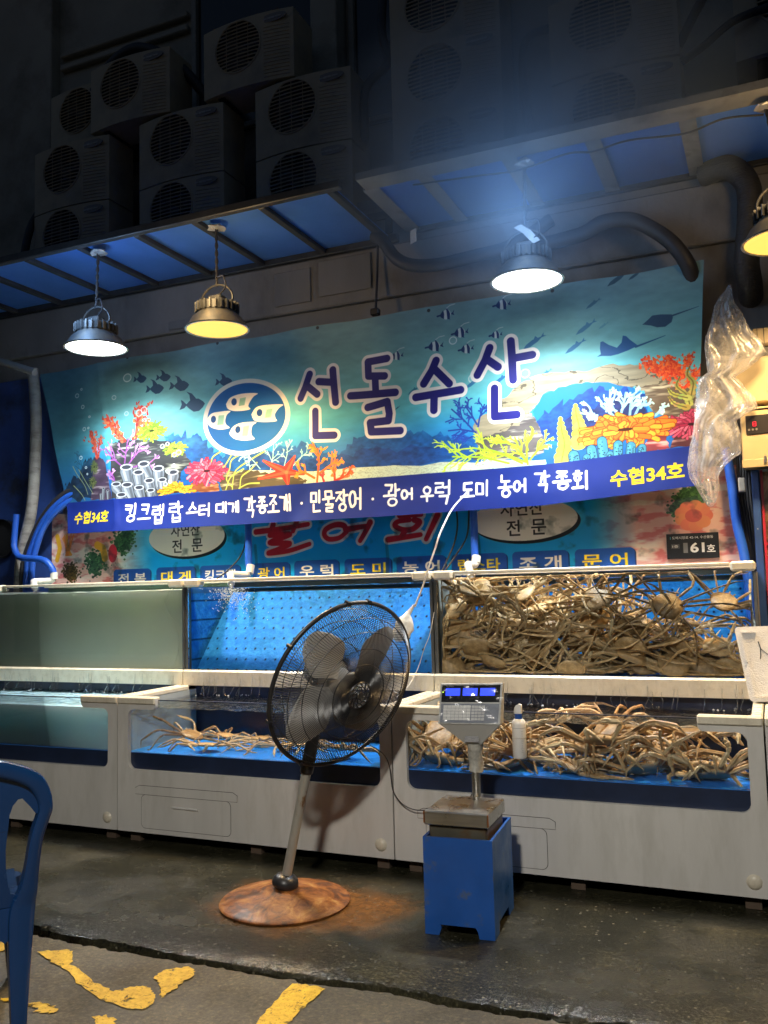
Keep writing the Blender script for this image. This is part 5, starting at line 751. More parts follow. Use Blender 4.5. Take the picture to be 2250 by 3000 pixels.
def lower_tank(i, label, drawer=True, milky=False):
    xl, xr = SPLIT[i]+.004, SPLIT[i+1]-.004; t = thing('live_fish_tank_cabinet', ((xl+xr)/2, 4.8, 0), label, 'fish tank', 'lower row of white tanks')
    wl, wr, r = xl+.078, xr-.07, .045; B = .285; zb, zt = .437, .868
    prof = [(xl, .066), (xr, .066), (xr, zt), (xr-B, zt), (xr-B, .83)]+arc(xr-B+.028, .828, .028, PI, 1.5*PI)+arc(wr-.045, .80-.045, .045, .5*PI, 0)+arc(wr-r, zb+r, r, 0, -.5*PI)+arc(wl+r, zb+r, r, -.5*PI, -PI)+arc(wl+.045, .80-.045, .045, PI, .5*PI)+arc(xl+B-.028, .828, .028, 1.5*PI, 2*PI)+[(xl+B, .83), (xl+B, zt), (xl, zt)]
    MB().prism(prof, YC, YC+.028, 'y').build('front_panel', FRP, t, smooth=35)
    for a, b in ((xl, xl+B), (xr-B, xr)): MB().box(a+.001, YC-.012, .832, b-.001, YC+.05, .874, .006).build('corner_bracket', FRP2, t)
    # side walls with the rail on top
    for a, b in ((xl, xl+.05), (xr-.05, xr)):
        MB().box(a, YC+.0285, .066, b, YT+.05, .84).build('side_wall', PALE, t); MB().box(a, YC+.051, .841, b, YT-.03, .872, .006).build('side_rail', FRP2, t)
    MB().box(xl+.05, YC+.03, .44, xr-.05, YT+.05, .535).build('tank_floor', BLUEFLOOR, t)
    MB().box(xl+.05, YC+.0285, .30, xr-.05, YC+.0295, .533).build('floor_edge', NAVY, t)
    MB().box(xl+.05, YT+.05, .30, xr-.05, YT+.07, .95).build('back_wall', NAVY, t)
    MB().box(xl+.051, YC+.0305, .536, xr-.051, YC+.042, .852).build('glass_pane', GLASSLOW, t); MB().box(xl+.051, YC+.029, .8525, xr-.051, YC+.0435, .857).build('pane_edge', NAVY, t)
    rg = random.Random(i)
    if milky: MB().box(xl+.052, YC+.045, .537, xr-.052, YT+.048, .795).build('cloudy_water', murky('milky_water', (.50, .78, .95), (.60, .86, .97)), t)
    ws = MB(); ws.grid(lambda u, v: (xl+.052+u*(xr-xl-.104), YC+.044+v*(YT-YC+.004), .806+.004*math.sin(u*60+v*9)*math.sin(v*31+u*11)+.006*math.exp(-((v-1)/.12)**2)*math.sin(u*170)), 110, 24); ws.build('water_surface', WATERTOP, t, smooth=180)
    fr = MB()
    for k in range(36): x = xl+.07+rg.random()*(xr-xl-.14); s_ = rg.uniform(.003, .008); y = YT+.03-rg.random()**2*.12; fr.lathe([(0, -s_), (s_, 0), (0, s_)], 6, c=(x, y, .81))
    fr.build('foam', mat('foam', (.22, .25, .28), .4), t, kind='stuff')
    if drawer:
        x0 = xl+.135; w_ = .73; gm = mat('panel_groove', (.07, .065, .055), .8)
        b = MB(); o = [(x0, .338-.045), (x0+w_, .338-.045), (x0+w_, .338-.008), (x0+w_-.03, .345), (x0+.03, .345), (x0, .338-.008)]; b.tube([(x, YC-.0005, z) for x, z in o+[o[0]]], .0017, 4); q = rounded(x0+.045, .095, x0+w_-.045, .292, .03); b.tube([(x, YC-.0005, z) for x, z in q+[q[0]]], .0017, 4)
        hp = MB().prism(rounded(x0+.046, .096, x0+w_-.046, .291, .03), YC-.0015, YC+.004, 'y').build('hatch', FRP, t); MB().prism([(x0+.001, .294), (x0+w_-.001, .294), (x0+w_-.001, .329), (x0+w_-.03, .344), (x0+.03, .344), (x0+.001, .329)], YC-.0035, YC+.002, 'y').build('hatch_lip', FRP, t)
        b.build('groove', gm, hp); MB().tube([(x0+.275, YC-.006, .231), (x0+.46, YC-.006, .229)], .006, 6).build('handle', FRP, hp)
    for x in (xl+.06, (xl+xr)/2, xr-.12): MB().box(x, YC+.05, 0, x+.07, YC+.15, .0655).build('foot', mat('wood_block', (.09, .06, .04), .8), t)
    # drain plug wrapped in clear film near the seam
    b = MB(); b.lathe([(.0, .012), (.02, .012), (.028, .006), (.034, 0), (.036, -.002)], 18, M=Matrix.Rotation(PI/2, 4, 'X'), c=(xr-.075, YC-.001, .135)); b.build('drain_plug', FRP2, t, smooth=40)
    return t
CRABS_BACK = mat('crab_tank_back', (.02, .02, .025), .5)
LT = [lower_tank(0, 'white tank cabinet at the left with pale cloudy water', False, True), lower_tank(1, 'white tank cabinet behind the fan with a few crabs on blue floor'), lower_tank(2, 'white tank cabinet behind the scale crowded with crabs'), lower_tank(3, 'white tank cabinet cut by the right edge', False)]
def upper_tank(i, label):
    xl, xr = SPLIT[i]+.003, SPLIT[i+1]-.003; t = thing('display_fish_tank', ((xl+xr)/2, 5.45, .87), label, 'fish tank', 'upper row of glass tanks'); yb = 5.755
    q = MB(); q.prism([(5.125, .872), (5.225, .872), (5.225, .955), (5.165, .975), (5.135, .975), (5.125, .965)], xl, xr, 'x'); q.build('front_rail', FRP2, t)
    MB().box(xl, 5.226, .90, xr, yb, .968).build('tank_floor', BLUEFLOOR if i else mat('green_tank_floor', (.10, .16, .12), .5), t)
    MB().box(xl+.02, 5.158, .9755, xr-.02, 5.170, 1.572).build('glass_pane', GLASS, t)
    pm = mat('tank_post', (.11, .115, .115), .4, .4, var=.2)
    for a, b in ((xl, xl+.0195), (xr-.0195, xr)): MB().box(a, 5.150, .9758, b, 5.20, 1.544, .003).build('post', pm, t)
    MB().box(xl+.131, 5.148, 1.578, xr-.131, 5.19, 1.597, .004).build('top_rim', FRP2, t)
    for a, b in ((xl, xl+.13), (xr-.13, xr)): MB().box(a+.001, 5.128, 1.546, b-.001, 5.21, 1.602, .012).build('corner_cap', FRP2, t)
    MB().box(xl, yb-.04, 1.575, xr, yb+.002, 1.597, .004).build('back_rim', FRP2, t)
    for a, b in ((xl, xl+.012), (xr-.012, xr)): MB().box(a, 5.2005, .969, b, yb, 1.544).build('side_pane', PALE if i != 1 else mat('blue_side', (.02, .12, .4), .4), t)
    bm = [mat('green_back', (.10, .16, .12), .5), mat('grey_back', (.10, .13, .135), .5, var=.2), mat('grey_back', (.10, .13, .135), .5)][i]
    MB().box(xl+.013, yb-.002, .969, xr-.013, yb+.012, 1.574).build('back_pane', bm, t)
    if i == 0:
        MB().box(xl+.014, 5.174, .97, xr-.014, yb-.004, 1.528).build('cloudy_water', murky('green_water', (.62, .68, .54), (.70, .75, .62)), t)
    if i == 1:
        o = MB(); o.add([(xl+.05, 5.215, .975), (xr-.02, 5.215, .975), (xr-.02, 5.68, 1.50), (xl+.05, 5.68, 1.50), (xl+.05, 5.227, .970), (xr-.02, 5.227, .970), (xr-.02, 5.692, 1.494), (xl+.05, 5.692, 1.494)], [(0, 1, 2, 3), (7, 6, 5, 4), (0, 3, 7, 4), (1, 5, 6, 2), (3, 2, 6, 7), (0, 4, 5, 1)]); o.build('perforated_sheet', PERF, t)
        MB().box(xl+.0135, 5.2, .972, xl+.02, yb-.01, 1.5).build('side_sheet', PERF, t)
    if i == 2: MB().box(xl+.02, yb-.02, .972, xr-.02, yb-.012, 1.50).build('perforated_sheet', PERF, t)
    ws = MB(); ws.grid(lambda u, v: (xl+.02+u*(xr-xl-.04), 5.172+v*(yb-.008-5.172), 1.532+.003*math.sin(u*50+v*5)*math.sin(v*17+u*9)), 80, 16); ws.build('water_surface', WATERTOP, t, smooth=180)
    # water running off the rail into the tank below
    rg = random.Random(i+20); d = MB()
    for k in range(30): x = xl+.06+rg.random()*(xr-xl-.12); z = rg.uniform(.815, .86); d.tube([(x, 5.123, .95-rg.random()*.06), (x+rg.gauss(0, .004), 5.121, .868), (x+rg.gauss(0, .01), 5.115-rg.random()*.02, z), (x+rg.gauss(0, .012), 5.10-rg.random()*.02, .81)], [.0012, .002, .0025, .0012], 5)
    d.build('dripping_water', thin_glass('drips', (1, 1, 1), 1., .02, haze=.06, hazecol=(.6, .65, .7)), t, kind='stuff')
    return t
UT = [upper_tank(0, 'glass tank of murky green water at the upper left'), upper_tank(1, 'glass tank with perforated blue sheet behind the fan'), upper_tank(2, 'glass tank packed with crabs at the upper right')]
# froth below the middle spout
def froth():
    rg = random.Random(9); b = MB()
    for k in range(650):
        a = rg.gauss(0, .075); d = abs(rg.gauss(0, .075)); s_ = rg.uniform(.0015, .0045); b.lathe([(0, -s_), (s_*.8, -s_*.4), (s_*.8, s_*.4), (0, s_)], 5, c=(-3.50+a+d*.4, 5.30+rg.gauss(0, .05), 1.528-d))
    o = b.build('bubbles', mat('bubble_white', (.6, .68, .74), .2), kind='stuff'); tag(o, 'white froth where the spout pours into the blue tank', 'bubbles')
froth()
# ------------------------------------------------------------------ crabs
def crab_mat(name, top, hi, pale):
    m, nt, p = newmat(name); L = nt.links.new; at = nd(nt, 'Attribute'); at.attribute_name = 'belly'; 
    c = ramp(nt, noise(nt, 26, 6, .65).outputs[0], [(.28, tuple(v*.55 for v in top)), (.5, top), (.72, hi)]); mx = nd(nt, 'Mix', data_type='RGBA'); L(at.outputs['Fac'], mx.inputs[0]); L(c.outputs[0], mx.inputs[6]); mx.inputs[7].default_value = (*pale, 1)
    oi = nd(nt, 'ObjectInfo'); hs = nd(nt, 'HueSaturation'); mr = nd(nt, 'MapRange'); mr.inputs[3].default_value = .6; mr.inputs[4].default_value = 1.3; L(oi.outputs['Random'], mr.inputs[0]); L(mr.outputs[0], hs.inputs['Value']); L(mx.outputs[2], hs.inputs['Color']); L(hs.outputs[0], p.inputs['Base Color']); p.inputs['Roughness'].default_value = .36
    b = nd(nt, 'Bump'); b.inputs['Strength'].default_value = .5; b.inputs['Distance'].default_value = .006; L(noise(nt, 130, 4, .65).outputs[0], b.inputs['Height']); L(b.outputs[0], p.inputs['Normal']); return m
CM_UP = crab_mat('crab_shell_olive', (.50, .32, .15), (.76, .54, .30), (.82, .68, .44))
CM_LOW = crab_mat('crab_shell_tan', (.42, .24, .11), (.66, .43, .22), (.74, .57, .34))
CM_DARK = crab_mat('crab_shell_dark', (.28, .175, .085), (.50, .34, .18), (.66, .54, .34))
def sweep(V, F, Bl, pts, rad, up, flat, n=6, bel=0., ends=.45):
    """a tapered limb: rings of n round the joints"""
    pts = np.array(pts, float); o = len(V); N = len(pts); prev = np.array(up, float)
    for i in range(N):
        t = pts[min(i+1, N-1)]-pts[max(i-1, 0)]; t /= np.linalg.norm(t)+1e-9; e = prev-t*np.dot(prev, t); e /= np.linalg.norm(e)+1e-9; prev = e; g = np.cross(t, e)
        for k in range(n):
            a = 2*PI*k/n; V.append(pts[i]+(e*math.cos(a)+g*math.sin(a)*flat)*rad[i]); Bl.append(bel+(.4 if math.cos(a) < -.4 else .0)+(ends if i in (0, N-1) else 0.))
    for i in range(N-1):
        for k in range(n): F.append((o+i*n+k, o+i*n+(k+1) % n, o+(i+1)*n+(k+1) % n, o+(i+1)*n+k))
    F.append(tuple(o+k for k in range(n))[::-1]); F.append(tuple(o+(N-1)*n+k for k in range(n)))
def crab_geo(rg, put, s=1., splay=1., lift=1., fold=0., legs=1.08):
    """shell and limbs; put() sets a joint into the tank, so limbs fold at their joints against the glass"""
    V = []; F = []; Bl = []; W, Lh, Hh = .086*s, .082*s, .022*s; nu, nv = 22, 8
    for j in range(nv+1):
        ph = -PI/2+PI*j/nv
        for i in range(nu):
            a = 2*PI*i/nu; x, y = math.cos(a), math.sin(a); rr = 1-.16*max(0, y)**2*(abs(x)**.5)-.04*math.cos(3*a); sp = .05*rg.uniform(-1, 1) if 1 < j < nv-1 else 0
            cr = max(.02, math.cos(ph))**.75; z = math.sin(ph); V.append(put(np.array([x*W*rr*cr*(1+sp), y*Lh*rr*cr*(1+sp)-.004*s, (Hh*.9 if z > 0 else Hh*.55)*math.copysign(abs(z)**.85, z)+.004*s*sp*8*(z > .2)]), 0.)); Bl.append(0. if z > -.15 else .5)
    for j in range(nv):
        for i in range(nu): F.append((j*nu+i, j*nu+(i+1) % nu, (j+1)*nu+(i+1) % nu, (j+1)*nu+i))
    F.append(tuple(range(nu))[::-1]); F.append(tuple(nv*nu+i for i in range(nu)))
    R = .0098*s; up0 = put(np.array([0, 0, 1.]), 0., True)
    for sd in (-1, 1):
        for k in range(4):
            az = math.radians([38, 12, -14, -44][k]+rg.uniform(-14, 14))*splay; ln = [1.0, 1.1, 1.08, .86][k]*legs*s*rg.uniform(.92, 1.08)
            root = np.array([sd*W*[.80, .93, .93, .8][k], Lh*[.42, .12, -.2, -.5][k], -.004*s])
            el = math.radians(rg.uniform(5, 48))*lift; d1 = np.array([sd*math.cos(az)*math.cos(el), math.sin(az)*math.cos(el), math.sin(el)])
            el2 = el-math.radians(rg.uniform(35, 95))*(.6+fold); az2 = az+math.radians(rg.uniform(-30, 30))-fold*.7*math.copysign(1, az); d2 = np.array([sd*math.cos(az2)*math.cos(el2), math.sin(az2)*math.cos(el2), math.sin(el2)])
            el3 = el2-math.radians(rg.uniform(5, 45)); d3 = np.array([sd*math.cos(az2)*math.cos(el3), math.sin(az2)*math.cos(el3), math.sin(el3)])
            a = root; b = a+d1*.135*ln; c = b+(d1*.4+d2*.6)*.042*ln; e = c+d2*.092*ln; f = e+d3*.070*ln
            a, b, c, e, f = [put(q, R*.9) for q in (a, b, c, e, f)]; L_ = lambda p, q, t: p+(q-p)*t
            for P, rd in (([a, L_(a, b, .1), L_(a, b, .45), L_(a, b, .9), L_(a, b, 1.03)], [R*.7, R*1.0, R*1.08, R*1.02, R*.6]), ([L_(b, c, -.1), L_(b, c, .25), L_(b, c, .85), L_(b, c, 1.1)], [R*.55, R*.98, R*1.0, R*.6]), ([L_(c, e, -.03), L_(c, e, .12), L_(c, e, .55), L_(c, e, .95), L_(c, e, 1.02)], [R*.5, R*.82, R*.86, R*.7, R*.45]), ([L_(e, f, -.03), L_(e, f, .12), L_(e, f, .6), f], [R*.4, R*.6, R*.42, R*.06])): sweep(V, F, Bl, P, rd, up0, .58, n=5)
        # claw arm
        az = math.radians(68+rg.uniform(-22, 16)); el = math.radians(rg.uniform(-15, 45))*lift; d1 = np.array([sd*math.cos(az)*math.cos(el), math.sin(az)*math.cos(el), math.sin(el)])
        az2 = az+math.radians(rg.uniform(10, 80)); el2 = el-math.radians(rg.uniform(10, 70)); d2 = np.array([sd*math.cos(az2)*math.cos(el2), math.sin(az2)*math.cos(el2), math.sin(el2)])
        a = np.array([sd*W*.55, Lh*.72, -.005*s]); b = a+d1*.10*s; c = b+(d1+d2)*.021*s; e = c+d2*.062*s; f = e+d2*.054*s; a, b, c, e, f = [put(q, R*1.3) for q in (a, b, c, e, f)]; dd = (f-c)/(np.linalg.norm(f-c)+1e-9); up = np.cross(dd, [sd*1., .3, .2]); up /= np.linalg.norm(up)+1e-9
        sweep(V, F, Bl, [a, a+(b-a)*.15, a+(b-a)*.8, b], [R*.6, R*1.0, R*1.15, R*.7], up0, .8, bel=.15); sweep(V, F, Bl, [b-(c-b)*.1, b+(c-b)*.3, c, c+(c-b)*.15], [R*.6, R*1.0, R*.95, R*.6], up0, .9, bel=.15)
        sweep(V, F, Bl, [c, c+(e-c)*.2, c+(e-c)*.8, e, e+(f-e)*.5+up*.004*s, f], [R*.7, R*1.25, R*1.4, R*.95, R*.58, R*.1], up, .75, bel=.3)
        sweep(V, F, Bl, [c+(e-c)*.75-up*.008*s, e-up*.011*s+dd*.008*s, e+(f-e)*.6-up*.010*s, f-up*.001*s], [R*.6, R*.55, R*.42, R*.1], up, .8, n=5, bel=.35)
        sweep(V, F, Bl, [put(np.array([sd*.014*s, Lh*.86, .002*s]), 0.), put(np.array([sd*.018*s, Lh*1.0, .006*s]), 0.), put(np.array([sd*.02*s, Lh*1.06, .008*s]), 0.)], [.004*s, .0045*s, .001*s], up0, 1., n=5)
    return np.array(V), F, Bl
def crab(pos, rot, box, m, label, group, s=1., seed=0, **kw):
    rg = random.Random(seed); M = np.array(rot.to_matrix()); p0 = np.array(pos); lo = np.array([b[0] for b in box]); hi = np.array([b[1] for b in box])
    def put(q, mar, direction=False): return M @ q if direction else np.clip(M @ q+p0, lo+mar, hi-mar)
    V, F, Bl = crab_geo(rg, put, s, **kw)
    p = Vector(pos); me = bpy.data.meshes.new('crab'); me.from_pydata([tuple(q) for q in (V-p0)], [], F); at = me.attributes.new('belly', 'FLOAT', 'POINT'); at.data.foreach_set('value', np.clip(np.array(Bl, np.float32), 0, 1)); me.materials.append(m)
    sm = np.zeros(len(F), bool); sm[:176] = True; me.polygons.foreach_set('use_smooth', sm); me.update()
    o = bpy.data.objects.new('crab', me); COL.objects.link(o); o.location = p; tag(o, label, 'crab', group); return o
from mathutils import Euler
def crabs():
    E = lambda rx, ry, rz: Euler((math.radians(rx), math.radians(ry), math.radians(rz)))
    BU = ((-1.885, -.105), (5.185, 5.725), (.978, 1.56)); rg = random.Random(3); n = 0
    top = lambda x: float(np.interp(x, [-1.9, -1.6, -1.2, -.95, -.75, -.5, -.3, -.1], [1.48, 1.50, 1.46, 1.40, 1.26, 1.14, 1.12, 1.08]))
    # backs turned to the glass in front, tumbled behind
    for row, (y, dx, dz) in enumerate(((5.235, .25, .088), (5.34, .32, .10), (5.50, .44, .12))):
        for k in range(6):
            z = 1.03+k*dz+.02*row; x = -1.82+(dx*.5 if k % 2 else 0)+.07*row
            while x < -.15:
                if z < top(x):
                    r_ = E(rg.gauss(50, 16), rg.gauss(0, 24)+rg.choice((0, 0, 180)), rg.gauss(0, 16)) if row == 0 else E(rg.gauss(40, 35), rg.gauss(0, 30), rg.choice((0, 180, 60, -60))+rg.gauss(0, 30))
                    crab((x+rg.gauss(0, .03), y+rg.gauss(0, .012)+(z-1.03)*(.30 if row < 2 else .1), z+rg.gauss(0, .02)), r_, BU, CM_UP, 'olive brown crab packed in the heap of the upper right tank', 'crabs heaped in the upper right tank', rg.uniform(.95, 1.15), 100+n, lift=.35 if row == 0 else .6, fold=.1); n += 1
                x += dx*rg.uniform(.85, 1.15)
    sp = [((-.94, 5.27, 1.41), E(-62, 0, 170), 1.25, 'pale bellied crab spread against the glass near the top of the heap'), ((-.545, 5.25, 1.37), E(66, 14, 12), 1.16, 'long legged crab showing its round shell, reaching up at the clear water'), ((-.25, 5.33, 1.385), E(35, 30, -20), 1.05, 'crab climbing in the upper right corner of the crab tank'), ((-.35, 5.26, 1.035), E(58, 4, 10), 1.18, 'dark round backed crab on the tank floor at the lower right corner'), ((-.70, 5.27, 1.04), E(48, -10, 30), 1.15, 'crab on the tank floor second from the lower right corner'), ((-1.22, 5.245, 1.245), E(50, 5, -10), 1.1, 'crab facing out with its round shell in the middle of the heap'), ((-1.03, 5.25, 1.02), E(40, 0, 170), 1.1, 'crab lying low on the tank floor below the middle of the heap'), ((-.45, 5.4, 1.26), E(10, 12, 40), 1.1, 'crab stretched out in the gap of the heap on the right'), ((-1.72, 5.27, 1.47), E(20, 10, 30), 1.15, 'crab topping the heap in the upper left corner of the crab tank')]
    for p, r, s_, lab in sp: n += 1; crab(p, r, BU, CM_DARK, lab, 'crabs heaped in the upper right tank', s_*.86, 500+n, lift=.9, legs=1.35)
    BL = ((-1.862, -.13), (4.505, 5.15), (.538, .835)); n = 0
    for (z, y, st) in ((.572, 4.62, .32), (.575, 4.83, .40), (.58, 5.02, .5), (.645, 4.70, .38), (.65, 4.92, .44), (.715, 4.80, .46), (.72, 5.0, .5)):
        x = -1.76+rg.random()*.2
        while x < -.2:
            crab((x, y+rg.gauss(0, .025), z+rg.gauss(0, .01)), E(rg.gauss(16, 12), rg.gauss(0, 10), 180+rg.gauss(0, 45)), BL, CM_LOW, 'tan crab crowded in the lower right tank', 'crabs crowded in the lower right tank', rg.uniform(1.0, 1.2), 900+n, lift=.5, legs=1.0); n += 1
            x += rg.uniform(.85, 1.2)*st
    sp = [((-.33, 4.60, .605), E(22, 0, 175), 1.3, 'large tan crab resting by the right end of the lower tank'), ((-.84, 4.61, .71), E(18, 0, 190), 1.2, 'tan crab riding high behind the glass in the middle of the lower tank'), ((-1.72, 4.66, .70), E(40, -20, 60), 1.2, 'tan crab rearing up at the left end of the lower tank')]
    for p, r, s_, lab in sp: n += 1; crab(p, r, BL, CM_LOW, lab, 'crabs crowded in the lower right tank', s_, 1300+n, lift=.6, legs=1.05)
    BM = ((-3.70, -2.0), (4.505, 5.15), (.538, .80))
    for k, (p, r, s_, lab) in enumerate([((-3.22, 4.62, .575), E(8, 0, 185), 1.15, 'single tan crab on the blue floor of the tank behind the fan'), ((-3.46, 4.80, .60), E(20, 10, 60), 1.2, 'dim crab in the back left of the tank behind the fan'), ((-3.0, 4.88, .58), E(5, 0, 150), 1.15, 'dim crab further back right of the single tan crab'), ((-2.32, 4.63, .60), E(12, 0, 170), 1.3, 'orange tan crab seen through the lower part of the fan guard'), ((-3.33, 4.98, .57), E(10, 0, 120), 1.1, 'dim crab against the dark back wall left of the fan'), ((-2.75, 4.78, .57), E(8, 0, 200), 1.1, 'crab half hidden by the left rim of the fan guard')]):
        crab(p, r, BM, CM_LOW, lab, 'crabs in the tank behind the fan', s_*.74, 1500+k, lift=.35)
crabs()
# ------------------------------------------------------------------ banner and signboard
def banner():
    cv = paint_banner(); TL, TR, BR, BL = QUAD[:4]; bot = sorted([BL, BR]+QUAD[4:]); Y0 = 5.6
    def pt(u, v):
        tx = TL[0]+(TR[0]-TL[0])*u; tz = TL[1]+(TR[1]-TL[1])*u-.018*math.sin(PI*((u*6) % 1))**2*.6; bx = BL[0]+(BR[0]-BL[0])*u; bz = float(np.interp(bx, [q[0] for q in bot], [q[1] for q in bot])); x = tx+(bx-tx)*v; z = tz+(bz-tz)*v
        y = Y0+.012*math.sin(x*3.1+v*2)*v+.006*math.sin(x*9.+1-v*4)+.010*math.sin(z*9+x*1.3)*(.3+.7*v)-.035*max(0, v-.86)/.14*(.6+.4*math.sin(x*2.2))
        d = (-4.93+.22*v)-x
        if d > 0: y += min(.05, d*.10)-.012*math.exp(-(d/.04)**2)
        y += .02*math.exp(-((x+2.95+.9*(v-.75))/.12)**2)*v*v+.012*math.exp(-((x+1.1-.5*(v-.8))/.10)**2)*v*v
        return (x, y, z)
    b = MB(); b.grid(pt, 190, 44); m = print_mat('banner_print', cv, .55, .3); o = b.build('banner', m, smooth=180); planar_uv(o, cv)
    tag(o, 'wide vinyl banner with coral reef picture and large brush lettering', 'banner')
banner()
def signboard():
    cv = paint_sign(); t = thing('signboard', (-2.8, 5.8, 1.5), 'blue printed shop signboard with seafood names behind the tanks', 'sign')
    xs = [-5.60, -3.62, -1.86, -.145]
    m = print_mat('sign_print', cv, .32, .5)
    for a, b in zip(xs[:-1], xs[1:]):
        o = MB().box(a+.002, 5.788, 1.5, b-.002, 5.806, 2.2).build('sign_panel', m, t); planar_uv(o, cv)
    cv = paint_plaque(); x0, z0 = -.590, 1.639; o = MB().box(x0, 5.776, z0, x0+.306, 5.7865, z0+.156).build('address_plate', print_mat('plate_print', cv, .3)); planar_uv(o, cv, x0, z0); tag(o, 'small black address plate on the sashimi picture of the signboard', 'sign')
signboard()
# ------------------------------------------------------------------ fan
def fan():
    t = thing('pedestal_fan', (-2.25, 3.865, 0), 'large black pedestal fan on a rusty round foot, leaning right', 'fan')
    rust = None
    m, nt, p = newmat('rusty_foot'); L = nt.links.new; c = ramp(nt, noise(nt, 7.5, 10, .7, dist=1.2).outputs[0], [(.34, (.030, .014, .009)), (.43, (.09, .032, .010)), (.48, (.18, .058, .012)), (.55, (.25, .095, .020)), (.62, (.33, .155, .038)), (.72, (.44, .28, .11))]); L(c.outputs[0], p.inputs['Base Color']); L(ramp(nt, noise(nt, 9, 5, .6).outputs[0], [(.35, (.30, .30, .30)), (.65, (.65, .65, .65))]).outputs[0], p.inputs['Roughness']); bp = nd(nt, 'Bump'); bp.inputs['Strength'].default_value = .8; bp.inputs['Distance'].default_value = .006; L(noise(nt, 11, 8, .7, dist=.8).outputs[0], bp.inputs['Height']); L(bp.outputs[0], p.inputs['Normal']); RUST = m
    b = MB(); b.lathe([(.312, .001), (.316, .010), (.308, .018), (.285, .020), (.275, .026), (.22, .040), (.15, .054), (.09, .066), (.0, .076)], 64, c=(-2.25, 3.865, 0)); b.build('foot', RUST, t, smooth=50)
    B0 = Vector((-2.25, 3.865, .08)); TP = Vector((-2.015, 3.871, 1.078)); ax = (TP-B0).normalized(); at = lambda s_: B0+ax*s_; Lp = (TP-B0).length
    b = MB(); b.tube([at(-.01), at(.0), at(.012), at(.03), at(.045), at(.055)], [.05, .062, .066, .062, .05, .03], 24); b.build('collar', BLACKPL, t, smooth=60)
    m, nt, p = newmat('pole_paint'); L = nt.links.new; c = ramp(nt, noise(nt, 7, 8, .65, stretch=(1.6, 1.6, .5)).outputs[0], [(.30, (.10, .04, .015)), (.37, (.22, .12, .05)), (.42, (.36, .34, .29)), (.8, (.44, .43, .39))]); L(c.outputs[0], p.inputs['Base Color']); p.inputs['Roughness'].default_value = .4; p.inputs['Metallic'].default_value = .3
    MB().tube([at(.05), at(.30), at(.55), at(.575)], .0235, 20).build('pole', m, t, smooth=60)
    MB().tube([at(.555), at(.56), at(.60), at(Lp-.06)], [.030, .033, .033, .027], 20).build('sleeve', BLACKPL, t, smooth=60)
    n = Vector((.85, -.401, -.341)).normalized(); C0 = Vector((-1.911, 3.864, 1.048)); up = (Vector((0, 0, 1))-n*n.z).normalized(); e = up.cross(n).normalized()
    fr = lambda a, r, d: C0+(e*math.cos(a)+up*math.sin(a))*r+n*d
    R = .415
    # motor
    mm = mat('fan_motor', (.40, .40, .38), .4, .3, var=.12); b = MB(); prof = [(.0, -.24), (.06, -.238), (.085, -.215), (.092, -.16), (.092, -.09), (.07, -.065), (.0, -.06)]
    Mx = Matrix((( e.x, up.x, n.x), (e.y, up.y, n.y), (e.z, up.z, n.z)))
    b.lathe(prof, 28, c=C0, M=Mx); b.build('motor', mm, t, smooth=40)
    b = MB(); b.tube([at(Lp-.08), at(Lp-.02), C0+n*-.13+up*-.07], [.03, .035, .04], 14); b.build('tilt_joint', BLACKPL, t, smooth=60)
    # blades
    m, nt, p = newmat('smoky_blade'); p.inputs['Base Color'].default_value = (.52, .50, .46, 1); p.inputs['Roughness'].default_value = .3; tr = nd(nt, 'BsdfTransparent'); tr.inputs[0].default_value = (.6, .58, .54, 1); mx = nd(nt, 'MixShader'); mx.inputs[0].default_value = .70; nt.links.new(tr.outputs[0], mx.inputs[1]); nt.links.new(p.outputs[0], mx.inputs[2]); nt.links.new(mx.outputs[0], nt.nodes['Material Output'].inputs[0]); BLM = m
    for k in range(4):
        a0 = math.radians(30+90*k)
        def bl(u, v):
            w_ = .36+.42*math.sin(PI*min(1, u*.78+.12)); a = a0+(v-.5)*w_*1.55+.28*u; r = .055+u*.31-.05*u*u*(2*v-1)**2*2.2; return fr(a, r, -.012+.055*(v-.5)*(1-.3*u)+.004)
        b = MB(); b.grid(bl, 12, 8); g2 = len(b.v); b.v += [tuple(Vector(q)-n*.004) for q in b.v]; b.f += [tuple(i+g2 for i in f)[::-1] for f in b.f]; b.build('blade', BLM, t, smooth=180)
    b = MB(); b.lathe([(.0, .05), (.045, .046), (.066, .03), (.07, -.04), (.0, -.045)], 28, c=C0, M=Mx); b.build('hub', mat('fan_hub', (.30, .29, .27), .4, var=.1), t, smooth=40)
    # guard: two dished cages of fine wire and a rim band
    def cage(side, cnt, tw, name):
        b = MB(); prof = [(.062, .125), (.12, .122), (.22, .108), (.31, .085), (.37, .055), (.40, .028), (R, .004)] if side > 0 else [(.075, -.085), (.16, -.10), (.26, -.098), (.34, -.08), (.39, -.05), (R, -.004)]
        rs = [q[0] for q in prof]; ds = [q[1] for q in prof]
        for k in range(cnt):
            a = 2*PI*k/cnt; pts = []
            for i in range(9): f = i/8; r = prof[0][0]+(R-prof[0][0])*f; pts.append(fr(a+tw*math.sin(f*PI*.5), r, float(np.interp(r, rs, ds))))
            b.tube(pts, .0017, 3, caps=False)
        g = b.build(name, BLACKPL, t)
        b = MB()
        for r in ((.15, .225, .30, .36) if side > 0 else (.18, .29, .36)): d = float(np.interp(r, rs, ds)); b.tube([fr(2*PI*k/60, r, d+.002) for k in range(61)], .0022, 5, caps=False)
        b.build('ring_wire', BLACKPL, g)
    cage(1, 180, .55, 'front_guard'); cage(-1, 150, -.45, 'rear_guard')
